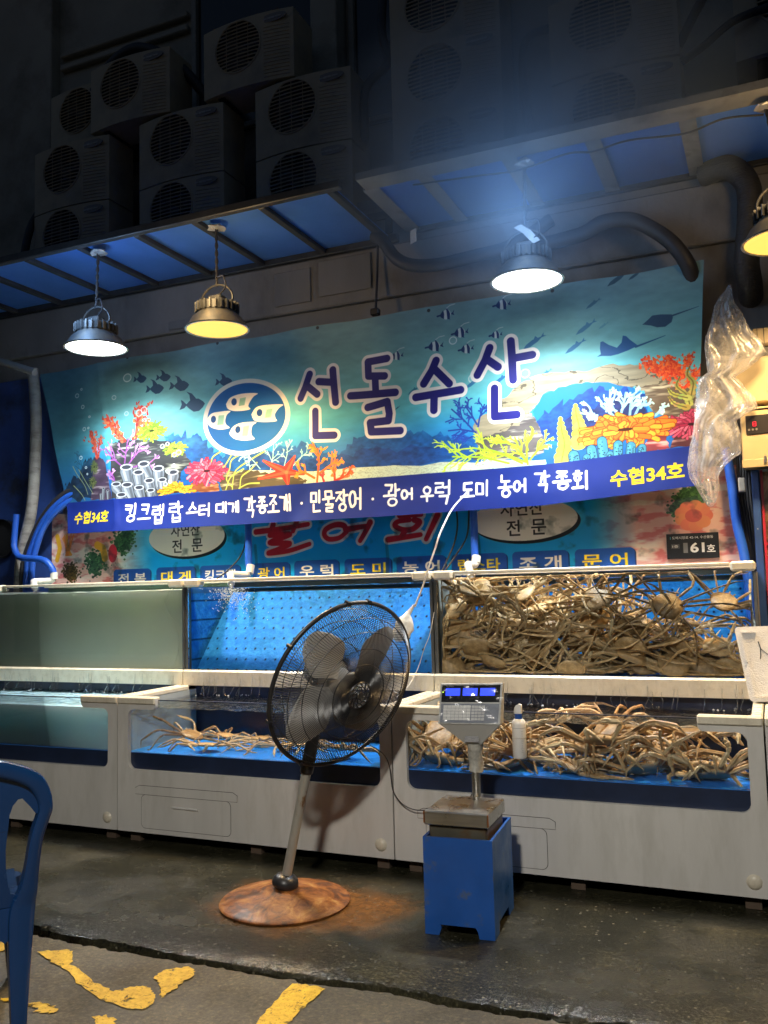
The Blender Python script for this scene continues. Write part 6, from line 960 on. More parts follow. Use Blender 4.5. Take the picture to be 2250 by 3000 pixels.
    b = MB(); b.tube([fr(2*PI*k/96, R, 0) for k in range(97)], .0085, 8, caps=False, flat=1.3); b.build('guard_rim', BLACKPL, t, smooth=60)
    for a in (1.45, 1.75, 2.6, 3.5, 4.3, 5.4): q = fr(a, R+.006, 0); MB().tube([q-n*.016, q+n*.016], .010, 8).build('rim_clip', BLACKPL, t)
    # vented centre cap
    b = MB(); b.tube([fr(2*PI*k/40, .064, .126) for k in range(41)], .005, 6, caps=False); b.lathe([(.0, .134), (.018, .133), (.022, .126), (.0, .124)], 20, c=C0, M=Mx)
    cap = b.build('centre_cap', BLACKPL, t)
    for ring, cnt, r0, r1 in ((0, 14, .042, .064), (1, 10, .021, .042)):
        for k in range(cnt): a = 2*PI*k/cnt; MB().tube([fr(a, r0, .127), fr(a+.22, (r0+r1)/2, .129), fr(a+.34, r1, .127)], .0036, 5).build('spoke', BLACKPL, cap)
    b = MB(); b.tube([fr(2*PI*k/30, .042, .128) for k in range(31)], .003, 5, caps=False); b.build('cap_ring', BLACKPL, cap)
    tag(MB().tube(catmull([tuple(at(Lp-.05)), (-2.0, 4.05, .80), (-1.93, 4.38, .62), (-1.905, 4.43, .42), (-1.80, 4.42, .345), (-1.62, 4.40, .365), (-1.46, 4.30, .43), (-1.36, 4.16, .55)], 10), .0028, 5).build('power_cord', BLACKRUB, smooth=60), 'thin dark cord sagging from the fan to the scale', 'cord')
fan()
# ------------------------------------------------------------------ scale on its blue stand
def scale():
    th = .075; cs, sn = math.cos(th), math.sin(th); O = Vector((-1.332, 3.945, 0))
    st = thing('scale_stand', (0, 0, 0), 'blue painted steel stand under the scale', 'stand'); st.location = O; st.rotation_euler.z = .075
    # built about the stand's own centre, turned with it
    def loc(b, name, m, par, smooth=None):
        o = b.build(name, m, None, smooth); o.parent = par; return o
    w, d, h = .155, .205, .412
    notch = lambda s_: [(-s_, 0), (-s_*.60, 0), (-s_*.60+.012, .03), (-s_*.55, .045), (s_*.45, .045), (s_*.52, .03), (s_*.56, 0), (s_, 0), (s_, h), (-s_, h)]
    loc(MB().prism(notch(w), -d, -d+.012, 'y'), 'front_plate', BLUEPAINT, st); loc(MB().prism(notch(w), d-.012, d, 'y'), 'back_plate', BLUEPAINT, st)
    for x in (-w, w-.012): loc(MB().prism([(a, b_) for a, b_ in notch(d-.0125)], x+.0005, x+.0115, 'x'), 'side_plate', BLUEPAINT, st)
    loc(MB().box(-w+.012, -d+.0125, h-.045, w-.012, d-.0125, h-.035), 'top_plate', BLUEPAINT, st)
    sc = thing('price_scale', (0, 0, 0), 'steel platform scale with blue lit displays wrapped in film', 'scale'); sc.location = O+Vector((0, 0, .379)); sc.rotation_euler.z = .04
    cast = mat('scale_cast_base', (.13, .12, .09), .45, .6, var=.2, dirt=(.16, .08, .03), dscale=9); grey = mat('scale_grey_plastic', (.42, .42, .40), .4, var=.06)
    loc(MB().box(-.135, -.16, 0, .13, .13, .075, .008), 'base', cast, sc)
    loc(MB().box(-.149, -.183, .076, .142, .125, .138, .005), 'platform', STEEL, sc)
    for x in (-.149, .142): loc(MB().box(x-.003, -.186, .085, x+.003, -.178, .136, .002), 'rust_corner', mat('rust_edge', (.22, .08, .02), .7, var=.3, vscale=30), sc)
    cy = .158; loc(MB().tube([(.0, cy, .03), (.0, cy, .42)], .0205, 20), 'column', STEEL, sc, 60); loc(MB().box(-.05, .1, .01, .05, cy+.02, .045, .005), 'column_foot', cast, sc)
    cx = .0
    # tapered shell of the read-out
    zt = lambda z: z-.379
    F = [(-.155, zt(.858)), (.145, zt(.862)), (.150, zt(1.045)), (-.158, zt(1.036))]
    b = MB(); fy = cy-.075; pts = [(-.152, fy-.012, zt(.858)), (.146, fy-.012, zt(.862)), (.150, fy+.055, zt(1.043)), (-.156, fy+.055, zt(1.035)), (-.152, fy+.06, zt(.858)), (.146, fy+.06, zt(.862)), (.150, fy+.085, zt(1.043)), (-.156, fy+.085, zt(1.035))]
    b.add(pts, [(0, 1, 2, 3), (5, 4, 7, 6), (0, 4, 5, 1), (1, 5, 6, 2), (2, 6, 7, 3), (3, 7, 4, 0)]); loc(b, 'head', grey, sc)
    b = MB(); b.add([(-.150, fy-.008, zt(.8575)), (.144, fy-.008, zt(.8615)), (.144, fy+.058, zt(.8615)), (-.150, fy+.058, zt(.8575)), (-.036, cy-.03, zt(.757)), (.036, cy-.03, zt(.757)), (.036, cy+.03, zt(.757)), (-.036, cy+.03, zt(.757))], [(0, 1, 5, 4), (1, 2, 6, 5), (2, 3, 7, 6), (3, 0, 4, 7), (4, 5, 6, 7), (0, 3, 2, 1)]); loc(b, 'neck', grey, sc)
    P = [Vector(q) for q in pts[:4]]; nn = (P[1]-P[0]).cross(P[3]-P[0]).normalized()
    if nn.y > 0: nn = -nn
    def face(u0, v0, u1, v1, off, name, m, par):
        q = []
        for dd in (0.0005, off):
            for u, v in ((u0, v0), (u1, v0), (u1, v1), (u0, v1)): q.append(tuple(P[0]*(1-u)*(1-v)+P[1]*u*(1-v)+P[2]*u*v+P[3]*(1-u)*v+nn*dd))
        return loc(MB().add(q, [(4, 5, 6, 7), (0, 1, 5, 4), (1, 2, 6, 5), (2, 3, 7, 6), (3, 0, 4, 7)]), name, m, par)
    dp = face(.03, .54, .97, .965, .002, 'display_panel', mat('display_black', (.012, .014, .016), .15), sc); lcd = emit('blue_lcd', (.02, .06, 1.), 1.15)
    for u in (.095, .375, .655): face(u, .70, u+.235, .885, .0035, 'lcd_window', lcd, dp)
    face(.045, .78, .058, .80, .004, 'power_light', emit('green_led', (.6, 1., .1), 2.), dp)
    kp = face(.03, .03, .97, .50, .002, 'keypad', mat('keypad_blue_grey', (.16, .18, .22), .4), sc); km = mat('key_white', (.62, .62, .60), .5); kg = mat('key_grey', (.5, .5, .5), .5)
    for r in range(5):
        for c in range(7): u, v = .075+c*.064, .09+r*.075; face(u, v, u+.058, v+.066, .004, 'key', km, kp)
        for c in range(4): u, v = .535+c*.054, .09+r*.075; face(u, v, u+.046, v+.062, .004, 'key', kg, kp)
    # maker's lettering, too small to be more than a grey line
    V, T = glyph_contours('CAS', .0); k = .014/.7
    b = MB(); u_ = (P[2]-P[3]).normalized(); v_ = (P[3]-P[0]).normalized(); o0 = P[0]*.905*.06+P[3]*(.94*.915)+P[0]*(.94*.085)*0; o0 = P[0]*(1-.1)*(1-.915)+P[1]*.1*(1-.915)+P[2]*.1*.915+P[3]*(1-.1)*.915+nn*.0032; b.v = [tuple(o0+u_*v[0]*k+v_*v[1]*k) for v in V]; b.f = list(T); o = b.build('lettering', mat('grey_print', (.25, .25, .25), .5), None, fix=False); o.parent = dp
    b = MB(); b.add([(-.040, cy-.0335, zt(.835)), (.036, cy-.0335-.02, zt(.835)), (.034, cy-.0335, zt(.765)), (-.036, cy-.0335, zt(.765))], [(0, 1, 2, 3)]); b = MB().box(-.036, cy-.052, zt(.770), .034, cy-.046, zt(.83), .002); loc(b, 'rating_label', mat('label_grey', (.30, .30, .31), .5, var=.35, vscale=90, stretch=(1, 1, 4)), sc)
    film = None
    m, nt, p = newmat('cling_film'); L = nt.links.new; nt.nodes.remove(p); tr = nd(nt, 'BsdfTransparent'); tr.inputs[0].default_value = (.95, .95, .95, 1); gl = nd(nt, 'BsdfGlossy'); gl.inputs['Roughness'].default_value = .12; df = nd(nt, 'BsdfDiffuse'); df.inputs[0].default_value = (.7, .7, .68, 1); k1 = ramp(nt, noise(nt, 24, 6, .7, dist=1.5).outputs[0], [(.54, (.012, .012, .012)), (.64, (.22, .22, .22))]); bp = nd(nt, 'Bump'); bp.inputs['Strength'].default_value = .9; L(noise(nt, 20, 5, .6, dist=2).outputs[0], bp.inputs['Height']); L(bp.outputs[0], gl.inputs['Normal']); a1 = nd(nt, 'MixShader'); L(gl.outputs[0], a1.inputs[1]); L(df.outputs[0], a1.inputs[2]); a1.inputs[0].default_value = .35; a2 = nd(nt, 'MixShader'); L(k1.outputs[0], a2.inputs[0]); L(tr.outputs[0], a2.inputs[1]); L(a1.outputs[0], a2.inputs[2]); L(a2.outputs[0], nt.nodes['Material Output'].inputs[0]); film = m; MATS['cling_film'] = m
    rg = random.Random(2)
    def ff(u, v):
        q = P[0]*(1-u)*(1-v)+P[1]*u*(1-v)+P[2]*u*v+P[3]*(1-u)*v; return tuple(q+nn*(.008+.004*math.sin(u*17+v*9)+.003*math.sin(v*31-u*7))+u_*(.008*(u-.5)*2))
    b = MB(); b.grid(ff, 24, 18); loc(b, 'film_wrap', film, sc, 180)
    b = MB(); b.tube([(0, cy, zt(.757)), (0, cy, zt(.70)), (.004, cy, zt(.655)), (.0, cy, zt(.63))], [.037, .034, .031, .036], 12); b.v = [(a+rg.gauss(0, .002), c+rg.gauss(0, .002), d_) for a, c, d_ in b.v]; loc(b, 'film_sleeve', mat('milky_film', (.34, .33, .29), .25, var=.3, vscale=30, bump=.6, bscale=40), sc, 60)
scale()
# ------------------------------------------------------------------ pump bottle hooked on the glass
def bottle():
    x, y = -1.204, 4.405; t = thing('pump_bottle', (x, y, .64), 'white pump bottle with blue collar hung on the lower tank glass', 'bottle'); wp = mat('bottle_white', (.70, .68, .64), .32, var=.04); z0 = .642
    b = MB(); b.lathe([(.0, 0), (.030, 0), (.0345, .006), (.0350, .165), (.033, .180), (.022, .192), (.0, .193)], 28, c=(x, y, z0)); b.build('body', wp, t, smooth=40)
    b = MB(); b.lathe([(.018, .193), (.0185, .195), (.0185, .217), (.0, .218)], 20, c=(x, y, z0)); b.build('collar', mat('bottle_blue', (.015, .07, .30), .3), t, smooth=40)
    b = MB(); b.prism([(x-.020, z0+.2185), (x+.017, z0+.2185), (x+.017, z0+.262), (x+.004, z0+.266), (x-.009, z0+.259), (x-.017, z0+.247), (x-.021, z0+.232)], y-.011, y+.011, 'y'); b.build('nozzle', wp, t, smooth=30)
    lm = mat('label_print', (.20, .20, .21), .5)
    lb = MB()
    for zz in (.150,): lb.tube([(x+.0353*math.cos(a), y+.0353*math.sin(a), z0+zz) for a in np.linspace(PI*1.03, PI*1.97, 16)], .0012, 4)
    lb.build('label_line', lm, t); rg = random.Random(8)
    for a in (1.2, 1.72):
        pr = MB()
        for k in range(13):
            z = z0+.135-k*.0085; w_ = rg.uniform(.06, .22); pr.tube([(x+.0353*math.cos(PI*a+q), y+.0353*math.sin(PI*a+q), z) for q in np.linspace(-w_, w_, 5)], .0008, 3)
        pr.build('small_print', lm, t)
    hk = MB(); hk.tube(catmull([(x, y+.034, z0+.10), (x, YC+.022, z0+.13), (x, YC+.022, z0+.20), (x, YC+.026, .864), (x, YC+.048, .862), (x, YC+.050, .84)], 5), .002, 6); hk.tube([(x+.036*math.cos(a), y+.036*math.sin(a), z0+.10) for a in np.linspace(0, 2*PI, 25)], .0015, 5, caps=False); hk.build('wire_hook', STEEL, t)
bottle()
# ------------------------------------------------------------------ chair
def chair():
    F0 = Vector((-2.54, 2.486, 0)); d = Vector((-.783, .622, 0)); w = Vector((.622, .783, 0)); cs = -.19
    t = thing('plastic_chair', F0+w*cs, 'glossy navy blue plastic chair cut by the left edge', 'chair')
    P = lambda s_, z, k=0.: F0+w*s_+d*(-.22*max(0, z-.42)+k)+Vector((0, 0, z-.019))
    mir = lambda s_: 2*cs-s_
    half = [(-.002, 0, .027), (0, .25, .039), (.006, .40, .044), (.024, .47, .032), (.034, .55, .025), (.046, .66, .023), (.066, .735, .0235), (.073, .77, .0245), (.062, .82, .027), (.036, .866, .03), (0, .893, .03), (-.045, .913, .03), (-.10, .930, .03), (cs, .938, .03)]
    q = [(v.x, v.z, v.y) for v in catmull([(a, b_, z) for a, z, b_ in half], 5)]; full = q+[(mir(a), z, b_) for a, z, b_ in q[::-1][1:]]
    b = MB(); N = len(full); K = 8
    for i, (s_, z, hw) in enumerate(full):
        a, c = full[max(0, i-1)], full[min(N-1, i+1)]; g = Vector((c[0]-a[0], c[1]-a[1])).normalized(); nx, nz = -g.y, g.x
        for f, k in ((1, -.012), (.90, -.022), (.45, -.027), (-.45, -.024), (-.90, -.018), (-1, -.008), (-.92, .028), (.98, .034)): b.v.append(tuple(P(s_+nx*hw*f, z+nz*hw*f, k)))
    b.f = [(i*K+k, i*K+(k+1) % K, (i+1)*K+(k+1) % K, (i+1)*K+k) for i in range(N-1) for k in range(K)]+[tuple(range(K))[::-1], tuple((N-1)*K+k for k in range(K))]
    b.build('back_frame', BLUEPLASTIC, t, smooth=50)
    def plate(poly, k0, k1, name):
        b = MB(); n = len(poly); b.v = [tuple(P(s_, z, k)) for k in (k0, k1) for s_, z in poly]; b.f = [tuple(range(n)), tuple(range(2*n-1, n-1, -1))]+[(i, (i+1) % n, n+(i+1) % n, n+i) for i in range(n)]; return b.build(name, BLUEPLASTIC, t)
    R_ = [(.060, .80), (.055, .75), (.040, .752), (.022, .778), (-.006, .812), (-.020, .810), (-.036, .790), (-.046, .756), (-.050, .70)]; top = [(-.12, .93), (-.03, .905), (.03, .87)]
    plate(R_+[(mir(a), z) for a, z in R_[::-1]]+[(mir(a), z) for a, z in top[::-1]]+top, -.004, .008, 'back_panel')
    S_ = [(-.0505, .699), (-.055, .63), (-.052, .56), (-.043, .50), (-.034, .47), (.0, .455), (.0, .42)]
    plate(S_+[(mir(a), z) for a, z in S_[::-1]], -.003, .009, 'back_slat')
    A_ = [(.004, .418), (-.012, .36), (-.035, .31), (-.05, .297), (-.066, .312), (-.10, .335)]; plate(A_+[(mir(a), z) for a, z in A_[::-1]], -.006, .006, 'apron')
    b = MB(); b.grid(lambda u, v: tuple(P(cs+(u-.5)*(.38+.04*v), .435-.012*math.sin(PI*u)*math.sin(PI*v), .01+v*.42)), 12, 12); n = len(b.v); b.v += [(x, y, z-.012) for x, y, z in b.v]; b.f += [tuple(i+n for i in f)[::-1] for f in b.f]; b.build('seat', BLUEPLASTIC, t, smooth=180)
    for s_ in (cs-.20, cs+.20): MB().tube([P(s_, .42, .40), P(s_*1.0, .2, .42), P(s_+(.015 if s_ > cs else -.015), -.0, .45)], [.035, .03, .022], 8).build('front_leg', BLUEPLASTIC, t, smooth=60)
chair()
# ------------------------------------------------------------------ pipes, hoses, cords
def hose(name, pts, r, m, label, cat, group=None, n=10, sm=8): return tag(MB().tube(catmull(pts, sm), r, n).build(name, m, smooth=60), label, cat, group)
hose('wrapped_pipe', [(-5.70, 5.66, 3.45), (-5.66, 5.66, 3.0), (-5.675, 5.66, 2.5), (-5.70, 5.65, 2.2), (-5.775, 5.65, 1.95), (-5.81, 5.65, 1.75), (-5.82, 5.65, 1.4), (-5.82, 5.65, 1.0)], .047, GREYTAPE, 'grey tape wrapped pipe running down the left blue wall', 'pipe', n=14)
for k, (dx, m, lab) in enumerate(((0., BLUEHOSE, 'blue hose nearest the signboard curving behind the banner'), (.065, BLUEHOSE, 'blue hose beside the grey wrapped pipe curving behind the banner'), (.125, BLACKRUB, 'black hose bundled with the blue hoses'))):
    hose('air_hose', [(-5.15, 5.70, 2.36+dx*.4), (-5.36, 5.66, 2.25+dx*.8), (-5.53-dx*.3, 5.64, 2.10+dx*.5), (-5.62-dx*.8, 5.63, 1.90), (-5.66-dx*.9, 5.63, 1.72), (-5.67-dx, 5.64, 1.45), (-5.67-dx, 5.64, 1.1)], .026 if k < 2 else .02, m, lab, 'hose', 'hoses beside the wrapped pipe')
hose('supply_hose', [(-5.79, 5.58, 2.2), (-5.80, 5.57, 1.98), (-5.785, 5.56, 1.91), (-5.73, 5.55, 1.845), (-5.64, 5.54, 1.825), (-5.52, 5.54, 1.815), (-5.42, 5.54, 1.79), (-5.365, 5.55, 1.73), (-5.352, 5.56, 1.68)], .027, BLUEHOSE, 'blue hose bending across to the left spout', 'hose', n=12)
def spout(p0, p1, p2, p3, label):
    t = thing('pvc_spout', p0, label, 'pipe', 'white spouts over the tanks')
    MB().tube([p0, p1], .030, 16).build('socket', PVC, t, smooth=60); MB().tube(catmull([p1, ((p1[0]*.7+p2[0]*.3), p1[1]-.02, p1[2]-.012), p2], 6), .025, 14).build('elbow', PVC, t, smooth=60); MB().tube([p2, p3], .026, 16).build('nozzle', PVC, t, smooth=60)
    b = MB(); d = Vector(p3)-Vector(p2); d.normalize(); b.tube([Vector(p3)-d*.005, Vector(p3)+d*.04+Vector((0, 0, -.01)), Vector(p3)+d*.05+Vector((0, 0, -.05))], [.016, .015, .012], 10); b.build('water_jet', thin_glass('jet', (.97, .98, 1), 1., .03, haze=.35, hazecol=(.8, .85, .9)), t, smooth=60)
spout((-5.352, 5.56, 1.70), (-5.352, 5.56, 1.645), (-5.46, 5.45, 1.63), (-5.40, 5.40, 1.575), 'white plastic spout over the murky green tank')
spout((-3.557, 5.68, 1.70), (-3.557, 5.66, 1.64), (-3.63, 5.52, 1.635), (-3.575, 5.44, 1.562), 'white plastic spout over the perforated blue tank')
spout((-1.80, 5.68, 1.70), (-1.80, 5.66, 1.655), (-1.82, 5.55, 1.645), (-1.775, 5.48, 1.562), 'white plastic spout over the crab tank')
for x, lab in ((-3.587, 'blue pipe dropping behind the banner to the middle spout'), (-1.815, 'blue pipe dropping behind the banner to the right spout')): tag(MB().tube([(x, 5.70, 2.3), (x, 5.695, 1.695)], .026, 12).build('blue_pipe', BLUEHOSE, smooth=60), lab, 'pipe', 'blue pipes behind the banner')
for i, (pts, lab) in enumerate([([(-3.60, 5.70, 2.1), (-3.625, 5.72, 1.9), (-3.673, 5.72, 1.775), (-3.777, 5.70, 1.666), (-3.85, 5.66, 1.606)], 'black cable curling over the sign beside the middle blue pipe'), ([(-1.937, 5.70, 2.05), (-1.933, 5.7, 1.914), (-1.961, 5.7, 1.792), (-2.011, 5.69, 1.683), (-2.04, 5.66, 1.606)], 'left black cable hanging to the corner between two upper tanks'), ([(-1.85, 5.72, 2.05), (-1.871, 5.71, 1.844), (-1.951, 5.7, 1.714), (-2.02, 5.66, 1.606)], 'right black cable hanging to the corner between two upper tanks')]): hose('cable', pts, .0065, BLACKRUB, lab, 'cable', 'cables on the signboard', 6)
hose('large_hose', [(-2.45, 5.60, 4.0), (-2.383, 5.58, 3.95), (-2.28, 5.56, 3.80), (-2.158, 5.55, 3.72), (-1.969, 5.55, 3.69), (-1.732, 5.56, 3.705), (-1.45, 5.6, 3.75), (-1.2, 5.66, 3.9)], .045, BLACKRUB, 'thick black hose sagging under the left end of the right awning', 'hose', 'thick hoses under the awning', 12)
hose('large_hose', [(-1.35, 5.62, 3.72), (-1.004, 5.58, 3.73), (-.852, 5.56, 3.775), (-.679, 5.55, 3.754), (-.54, 5.55, 3.66), (-.434, 5.55, 3.55), (-.36, 5.58, 3.42), (-.33, 5.66, 3.3)], .048, BLACKRUB, 'thick black hose arching down to the right end of the banner', 'hose', 'thick hoses under the awning', 12)
hose('flexible_duct', [(-.25, 5.7, 4.02), (-.1, 5.62, 4.0), (.0, 5.6, 3.86), (.0, 5.6, 3.65), (-.03, 5.62, 3.4), (-.02, 5.72, 3.28), (-.02, 5.9, 3.22)], .072, mat('dark_duct', (.03, .029, .028), .6, var=.3, vscale=20, bump=.6, bscale=24, stretch=(1, 1, 5)), 'dark ribbed duct bending down at the right end of the awning', 'duct', n=16)
hose('conduit', [(-6.6, 5.45, 3.72), (-5.9, 5.42, 3.50), (-5.55, 5.40, 3.38), (-5.42, 5.40, 3.33)], .03, mat('grey_conduit', (.32, .31, .29), .5, var=.15), 'grey conduit slanting in from the left edge to the banner corner', 'pipe', n=12)
hose('cord', [(-2.478, 5.72, 3.98), (-2.48, 5.70, 3.75), (-2.482, 5.66, 3.47)], .009, BLACKRUB, 'black cord hanging down to the middle of the banner hem', 'cord', n=8)
tag(MB().box(-2.515, 5.63, 3.44, -2.45, 5.68, 3.49, .008).build('cord_plug', BLACKPL), 'small black plug on the cord at the banner hem', 'plug')
# string from the banner to a white bag knotted behind the fan
hose('white_string', [(-1.80, 5.53, 2.12), (-1.83, 5.3, 1.99), (-1.855, 5.14, 1.837), (-1.885, 5.12, 1.738), (-1.926, 5.11, 1.628), (-1.972, 5.11, 1.504), (-2.026, 5.11, 1.385)], .0055, mat('white_cord', (.68, .66, .62), .6), 'white string slanting from the banner down to a bag', 'string', n=6)
def small_bag():
    rg = random.Random(6); b = MB(); prof = [((-2.02, 1.40), .006), ((-2.045, 1.37), .014), ((-2.07, 1.335), .024), ((-2.085, 1.31), .046), ((-2.095, 1.28), .058), ((-2.105, 1.24), .062), ((-2.115, 1.20), .055), ((-2.12, 1.175), .03)]
    n = 14
    for (x, z), r in prof:
        for k in range(n): a = 2*PI*k/n; q = r*(1+.16*math.sin(3*a+z*60)+rg.gauss(0, .06)); b.v.append((x+q*math.cos(a), 5.09+q*.6*math.sin(a), z))
    b.f = [(i*n+k, i*n+(k+1) % n, (i+1)*n+(k+1) % n, (i+1)*n+k) for i in range(len(prof)-1) for k in range(n)]+[tuple(range(n))[::-1], tuple((len(prof)-1)*n+k for k in range(n))]
    tag(b.build('knotted_bag', mat('white_plastic_bag', (.66, .64, .58), .4, var=.15, vscale=30, bump=.8, bscale=30), smooth=50), 'small white plastic bag knotted on the string behind the fan', 'bag')
small_bag()
hose('thin_wire', [(-1.90, 5.11, 1.35), (-1.929, 5.10, 1.216), (-1.965, 5.09, 1.129), (-2.009, 5.08, 1.004), (-2.046, 5.0, .905), (-2.07, 4.9, .86)], .0022, mat('pale_wire', (.5, .48, .45), .5), 'fine pale wire hanging in front of the tank corner by the fan', 'wire', n=5)
hose('rafter_wire', [(-1.9, 4.96, 3.99), (-1.5, 4.98, 3.97), (-1.24, 5.01, 3.965), (-.95, 4.99, 3.99), (-.8, 4.98, 3.965), (-.6, 4.99, 3.99), (-.3, 4.98, 3.955), (-.1, 4.98, 3.99), (.1, 4.97, 3.96)], .006, BLACKRUB, 'black wire looped along the pale awning channel', 'wire', n=6)
for pts, lab in (([(-2.096, 5.45, 3.924), (-2.098, 5.45, 3.833)], 'pale metal strap hanging under the left end of the right awning'), ([(-1.263, 5.0, 3.62), (-1.207, 5.0, 3.575), (-1.15, 4.99, 3.50)], 'pale slotted strip caught on the brightest lamp')):
    (x0, y0, z0), (x1, y1, z1) = pts[0], pts[-1]; b = MB(); w_ = .022
    for k, (x, y, z) in enumerate(pts): b.v += [(x-w_, y, z-w_*.3), (x+w_, y-.002, z+w_*.3), (x+w_, y+.002, z+w_*.3), (x-w_, y+.004, z-w_*.3)]
    b.f = [(i*4+k, i*4+(k+1) % 4, (i+1)*4+(k+1) % 4, (i+1)*4+k) for i in range(len(pts)-1) for k in range(4)]+[(3, 2, 1, 0), tuple(len(b.v)-4+k for k in range(4))]
    tag(b.build('metal_strap', mat('pale_strap', (.5, .5, .48), .5)), lab, 'strap')
# ------------------------------------------------------------------ right end: boxes, bag, post, foam board, poster
def right_end():
    t = thing('control_box', (.12, 5.62, 2.14), 'cream control box with red digit at the right edge', 'control box')
    MB().box(-.117, 5.50, 2.155, .36, 5.74, 2.478, .006).build('case', BEIGE, t); MB().box(-.122, 5.492, 2.479, .365, 5.745, 2.492, .003).build('lid_edge', BEIGE, t)
    dp = MB().box(-.088, 5.494, 2.335, .05, 5.4985, 2.445, .002).build('display', mat('display_dark', (.03, .028, .03), .2), t); b = MB()
    sg = MB()
    for x0, z0, x1, z1 in ((-.050, 2.404, -.034, 2.407), (-.050, 2.392, -.034, 2.395), (-.050, 2.380, -.034, 2.383), (-.052, 2.382, -.049, 2.393), (-.052, 2.394, -.049, 2.406), (-.035, 2.382, -.032, 2.393), (-.035, 2.394, -.032, 2.406)): sg.box(x0, 5.490, z0, x1, 5.4935, z1)
    sg.build('red_digit', emit('red_led', (1, .02, .06), 1.0), dp)
    for x in (-.072, -.052, -.032): MB().tube([(x, 5.4935, 2.362), (x, 5.489, 2.362)], .006, 10).build('button', mat('button_grey', (.2, .19, .18), .4), dp)
    MB().box(-.121, 5.488, 2.142, .36, 5.499, 2.19, .003).build('lower_flap', BEIGE, t); MB().box(-.002, 5.478, 2.165, .012, 5.487, 2.205, .002).build('latch', STEEL, t)
    t = thing('junction_box', (.1, 5.65, 2.52), 'cream box behind the hanging plastic bag, under the amber lamp', 'control box'); MB().box(-.165, 5.56, 2.53, .34, 5.74, 2.80, .008).build('case', BEIGE, t); MB().box(-.03, 5.54, 2.86, .34, 5.74, 2.965, .012).build('hood', BEIGE, t)
    for k in range(5): MB().box(.0+k*.035, 5.533, 2.865, .004+k*.035, 5.5395, 2.96).build('vent_slot', DARKMETAL, t)
    MB().tube([(.045, 5.559, 2.60), (.045, 5.553, 2.60)], .008, 10).build('bolt', STEEL, t); MB().box(-.16, 5.565, 2.801, .33, 5.73, 2.86).build('core', DARKMETAL, t)
    # hanging clear bag
    BAG = [(-0.132, 3.215, -0.126), (-0.216, 3.108, -0.108), (-0.242, 3.014, -0.061), (-0.277, 2.922, -0.032), (-0.283, 2.858, 0.027), (-0.278, 2.793, 0.046), (-0.276, 2.715, -0.049), (-0.332, 2.67, -0.132), (-0.357, 2.544, -0.036), (-0.363, 2.48, -0.022), (-0.369, 2.417, -0.14), (-0.389, 2.322, -0.122), (-0.406, 2.228, -0.128), (-0.41, 2.164, -0.206), (-0.401, 2.099, -0.25), (-0.371, 2.034, -0.254), (-0.339, 1.968, -0.263), (-0.312, 1.926, -0.288)]
    zs = [q[1] for q in BAG][::-1]; Ls = [q[0] for q in BAG][::-1]; Rs = [q[2] for q in BAG][::-1]; b = MB(); nv, nu = 120, 80
    from mathutils import noise as mnoise
    for j in range(nv+1):
        z = 3.215+(1.926-3.215)*j/nv; l = float(np.interp(z, zs, Ls)); r = float(np.interp(z, zs, Rs)); c, h = (l+r)/2, (r-l)/2
        for i in range(nu):
            a = 2*PI*i/nu; x = c+h*math.cos(a); dpt = min(.06, h*.5); q = Vector((x*9, z*5, a)); n1 = mnoise.noise(Vector((3, z*2.3, a*.6))); n2 = mnoise.noise(Vector((7, z*4.1, a*.9)))
            pl = .015*math.sin(a*6+5*n1)+.009*math.sin(a*13+7*n2+z*4)+.006*(1-2.2*abs(mnoise.noise(q*1.6))); pl *= min(1, h/.08)
            b.v.append((x+.010*mnoise.noise(q*2.1+Vector((3, 1, 0))), 5.44+dpt*math.sin(a)*.7+pl+.02*mnoise.noise(q*.7), z))
    b.f = [(j*nu+i, j*nu+(i+1) % nu, (j+1)*nu+(i+1) % nu, (j+1)*nu+i) for j in range(nv) for i in range(nu)]
    m, nt, p = newmat('clear_bag_film'); L = nt.links.new; nt.nodes.remove(p); tr = nd(nt, 'BsdfTransparent'); tr.inputs[0].default_value = (.93, .93, .93, 1); gl = nd(nt, 'BsdfGlossy'); gl.inputs['Roughness'].default_value = .18; df = nd(nt, 'BsdfDiffuse'); df.inputs[0].default_value = (.88, .87, .87, 1); tl = nd(nt, 'BsdfTranslucent'); tl.inputs[0].default_value = (.92, .91, .90, 1); bp = nd(nt, 'Bump'); bp.inputs['Strength'].default_value = .4; bp.inputs['Distance'].default_value = .008; L(noise(nt, 13, 6, .65, dist=1.5).outputs[0], bp.inputs['Height'])
    for s_ in (gl, df, tl): L(bp.outputs[0], s_.inputs['Normal'])
    a0 = nd(nt, 'MixShader'); a0.inputs[0].default_value = .5; L(df.outputs[0], a0.inputs[1]); L(tl.outputs[0], a0.inputs[2]); a1 = nd(nt, 'MixShader'); a1.inputs[0].default_value = .22; L(a0.outputs[0], a1.inputs[1]); L(gl.outputs[0], a1.inputs[2]); k1 = ramp(nt, noise(nt, 9, 6, .65, dist=1.2).outputs[0], [(.4, (.20, .20, .20)), (.64, (.46, .46, .46))]); a2 = nd(nt, 'MixShader'); L(k1.outputs[0], a2.inputs[0]); L(tr.outputs[0], a2.inputs[1]); L(a1.outputs[0], a2.inputs[2]); L(a2.outputs[0], nt.nodes['Material Output'].inputs[0])
    tag(b.build('plastic_bag', m, smooth=180), 'crumpled clear plastic bag hanging beside the right end of the banner', 'bag')
    # post, poster, hoses
    tag(MB().box(-.078, 5.60, .9, -.036, 5.70, 2.14, .004).build('steel_post', mat('chipped_blue_post', (.02, .06, .22), .45, var=.2, dirt=(.55, .5, .42), dscale=16, dcut=(.68, .70))), 'chipped blue steel post at the right edge', 'post')
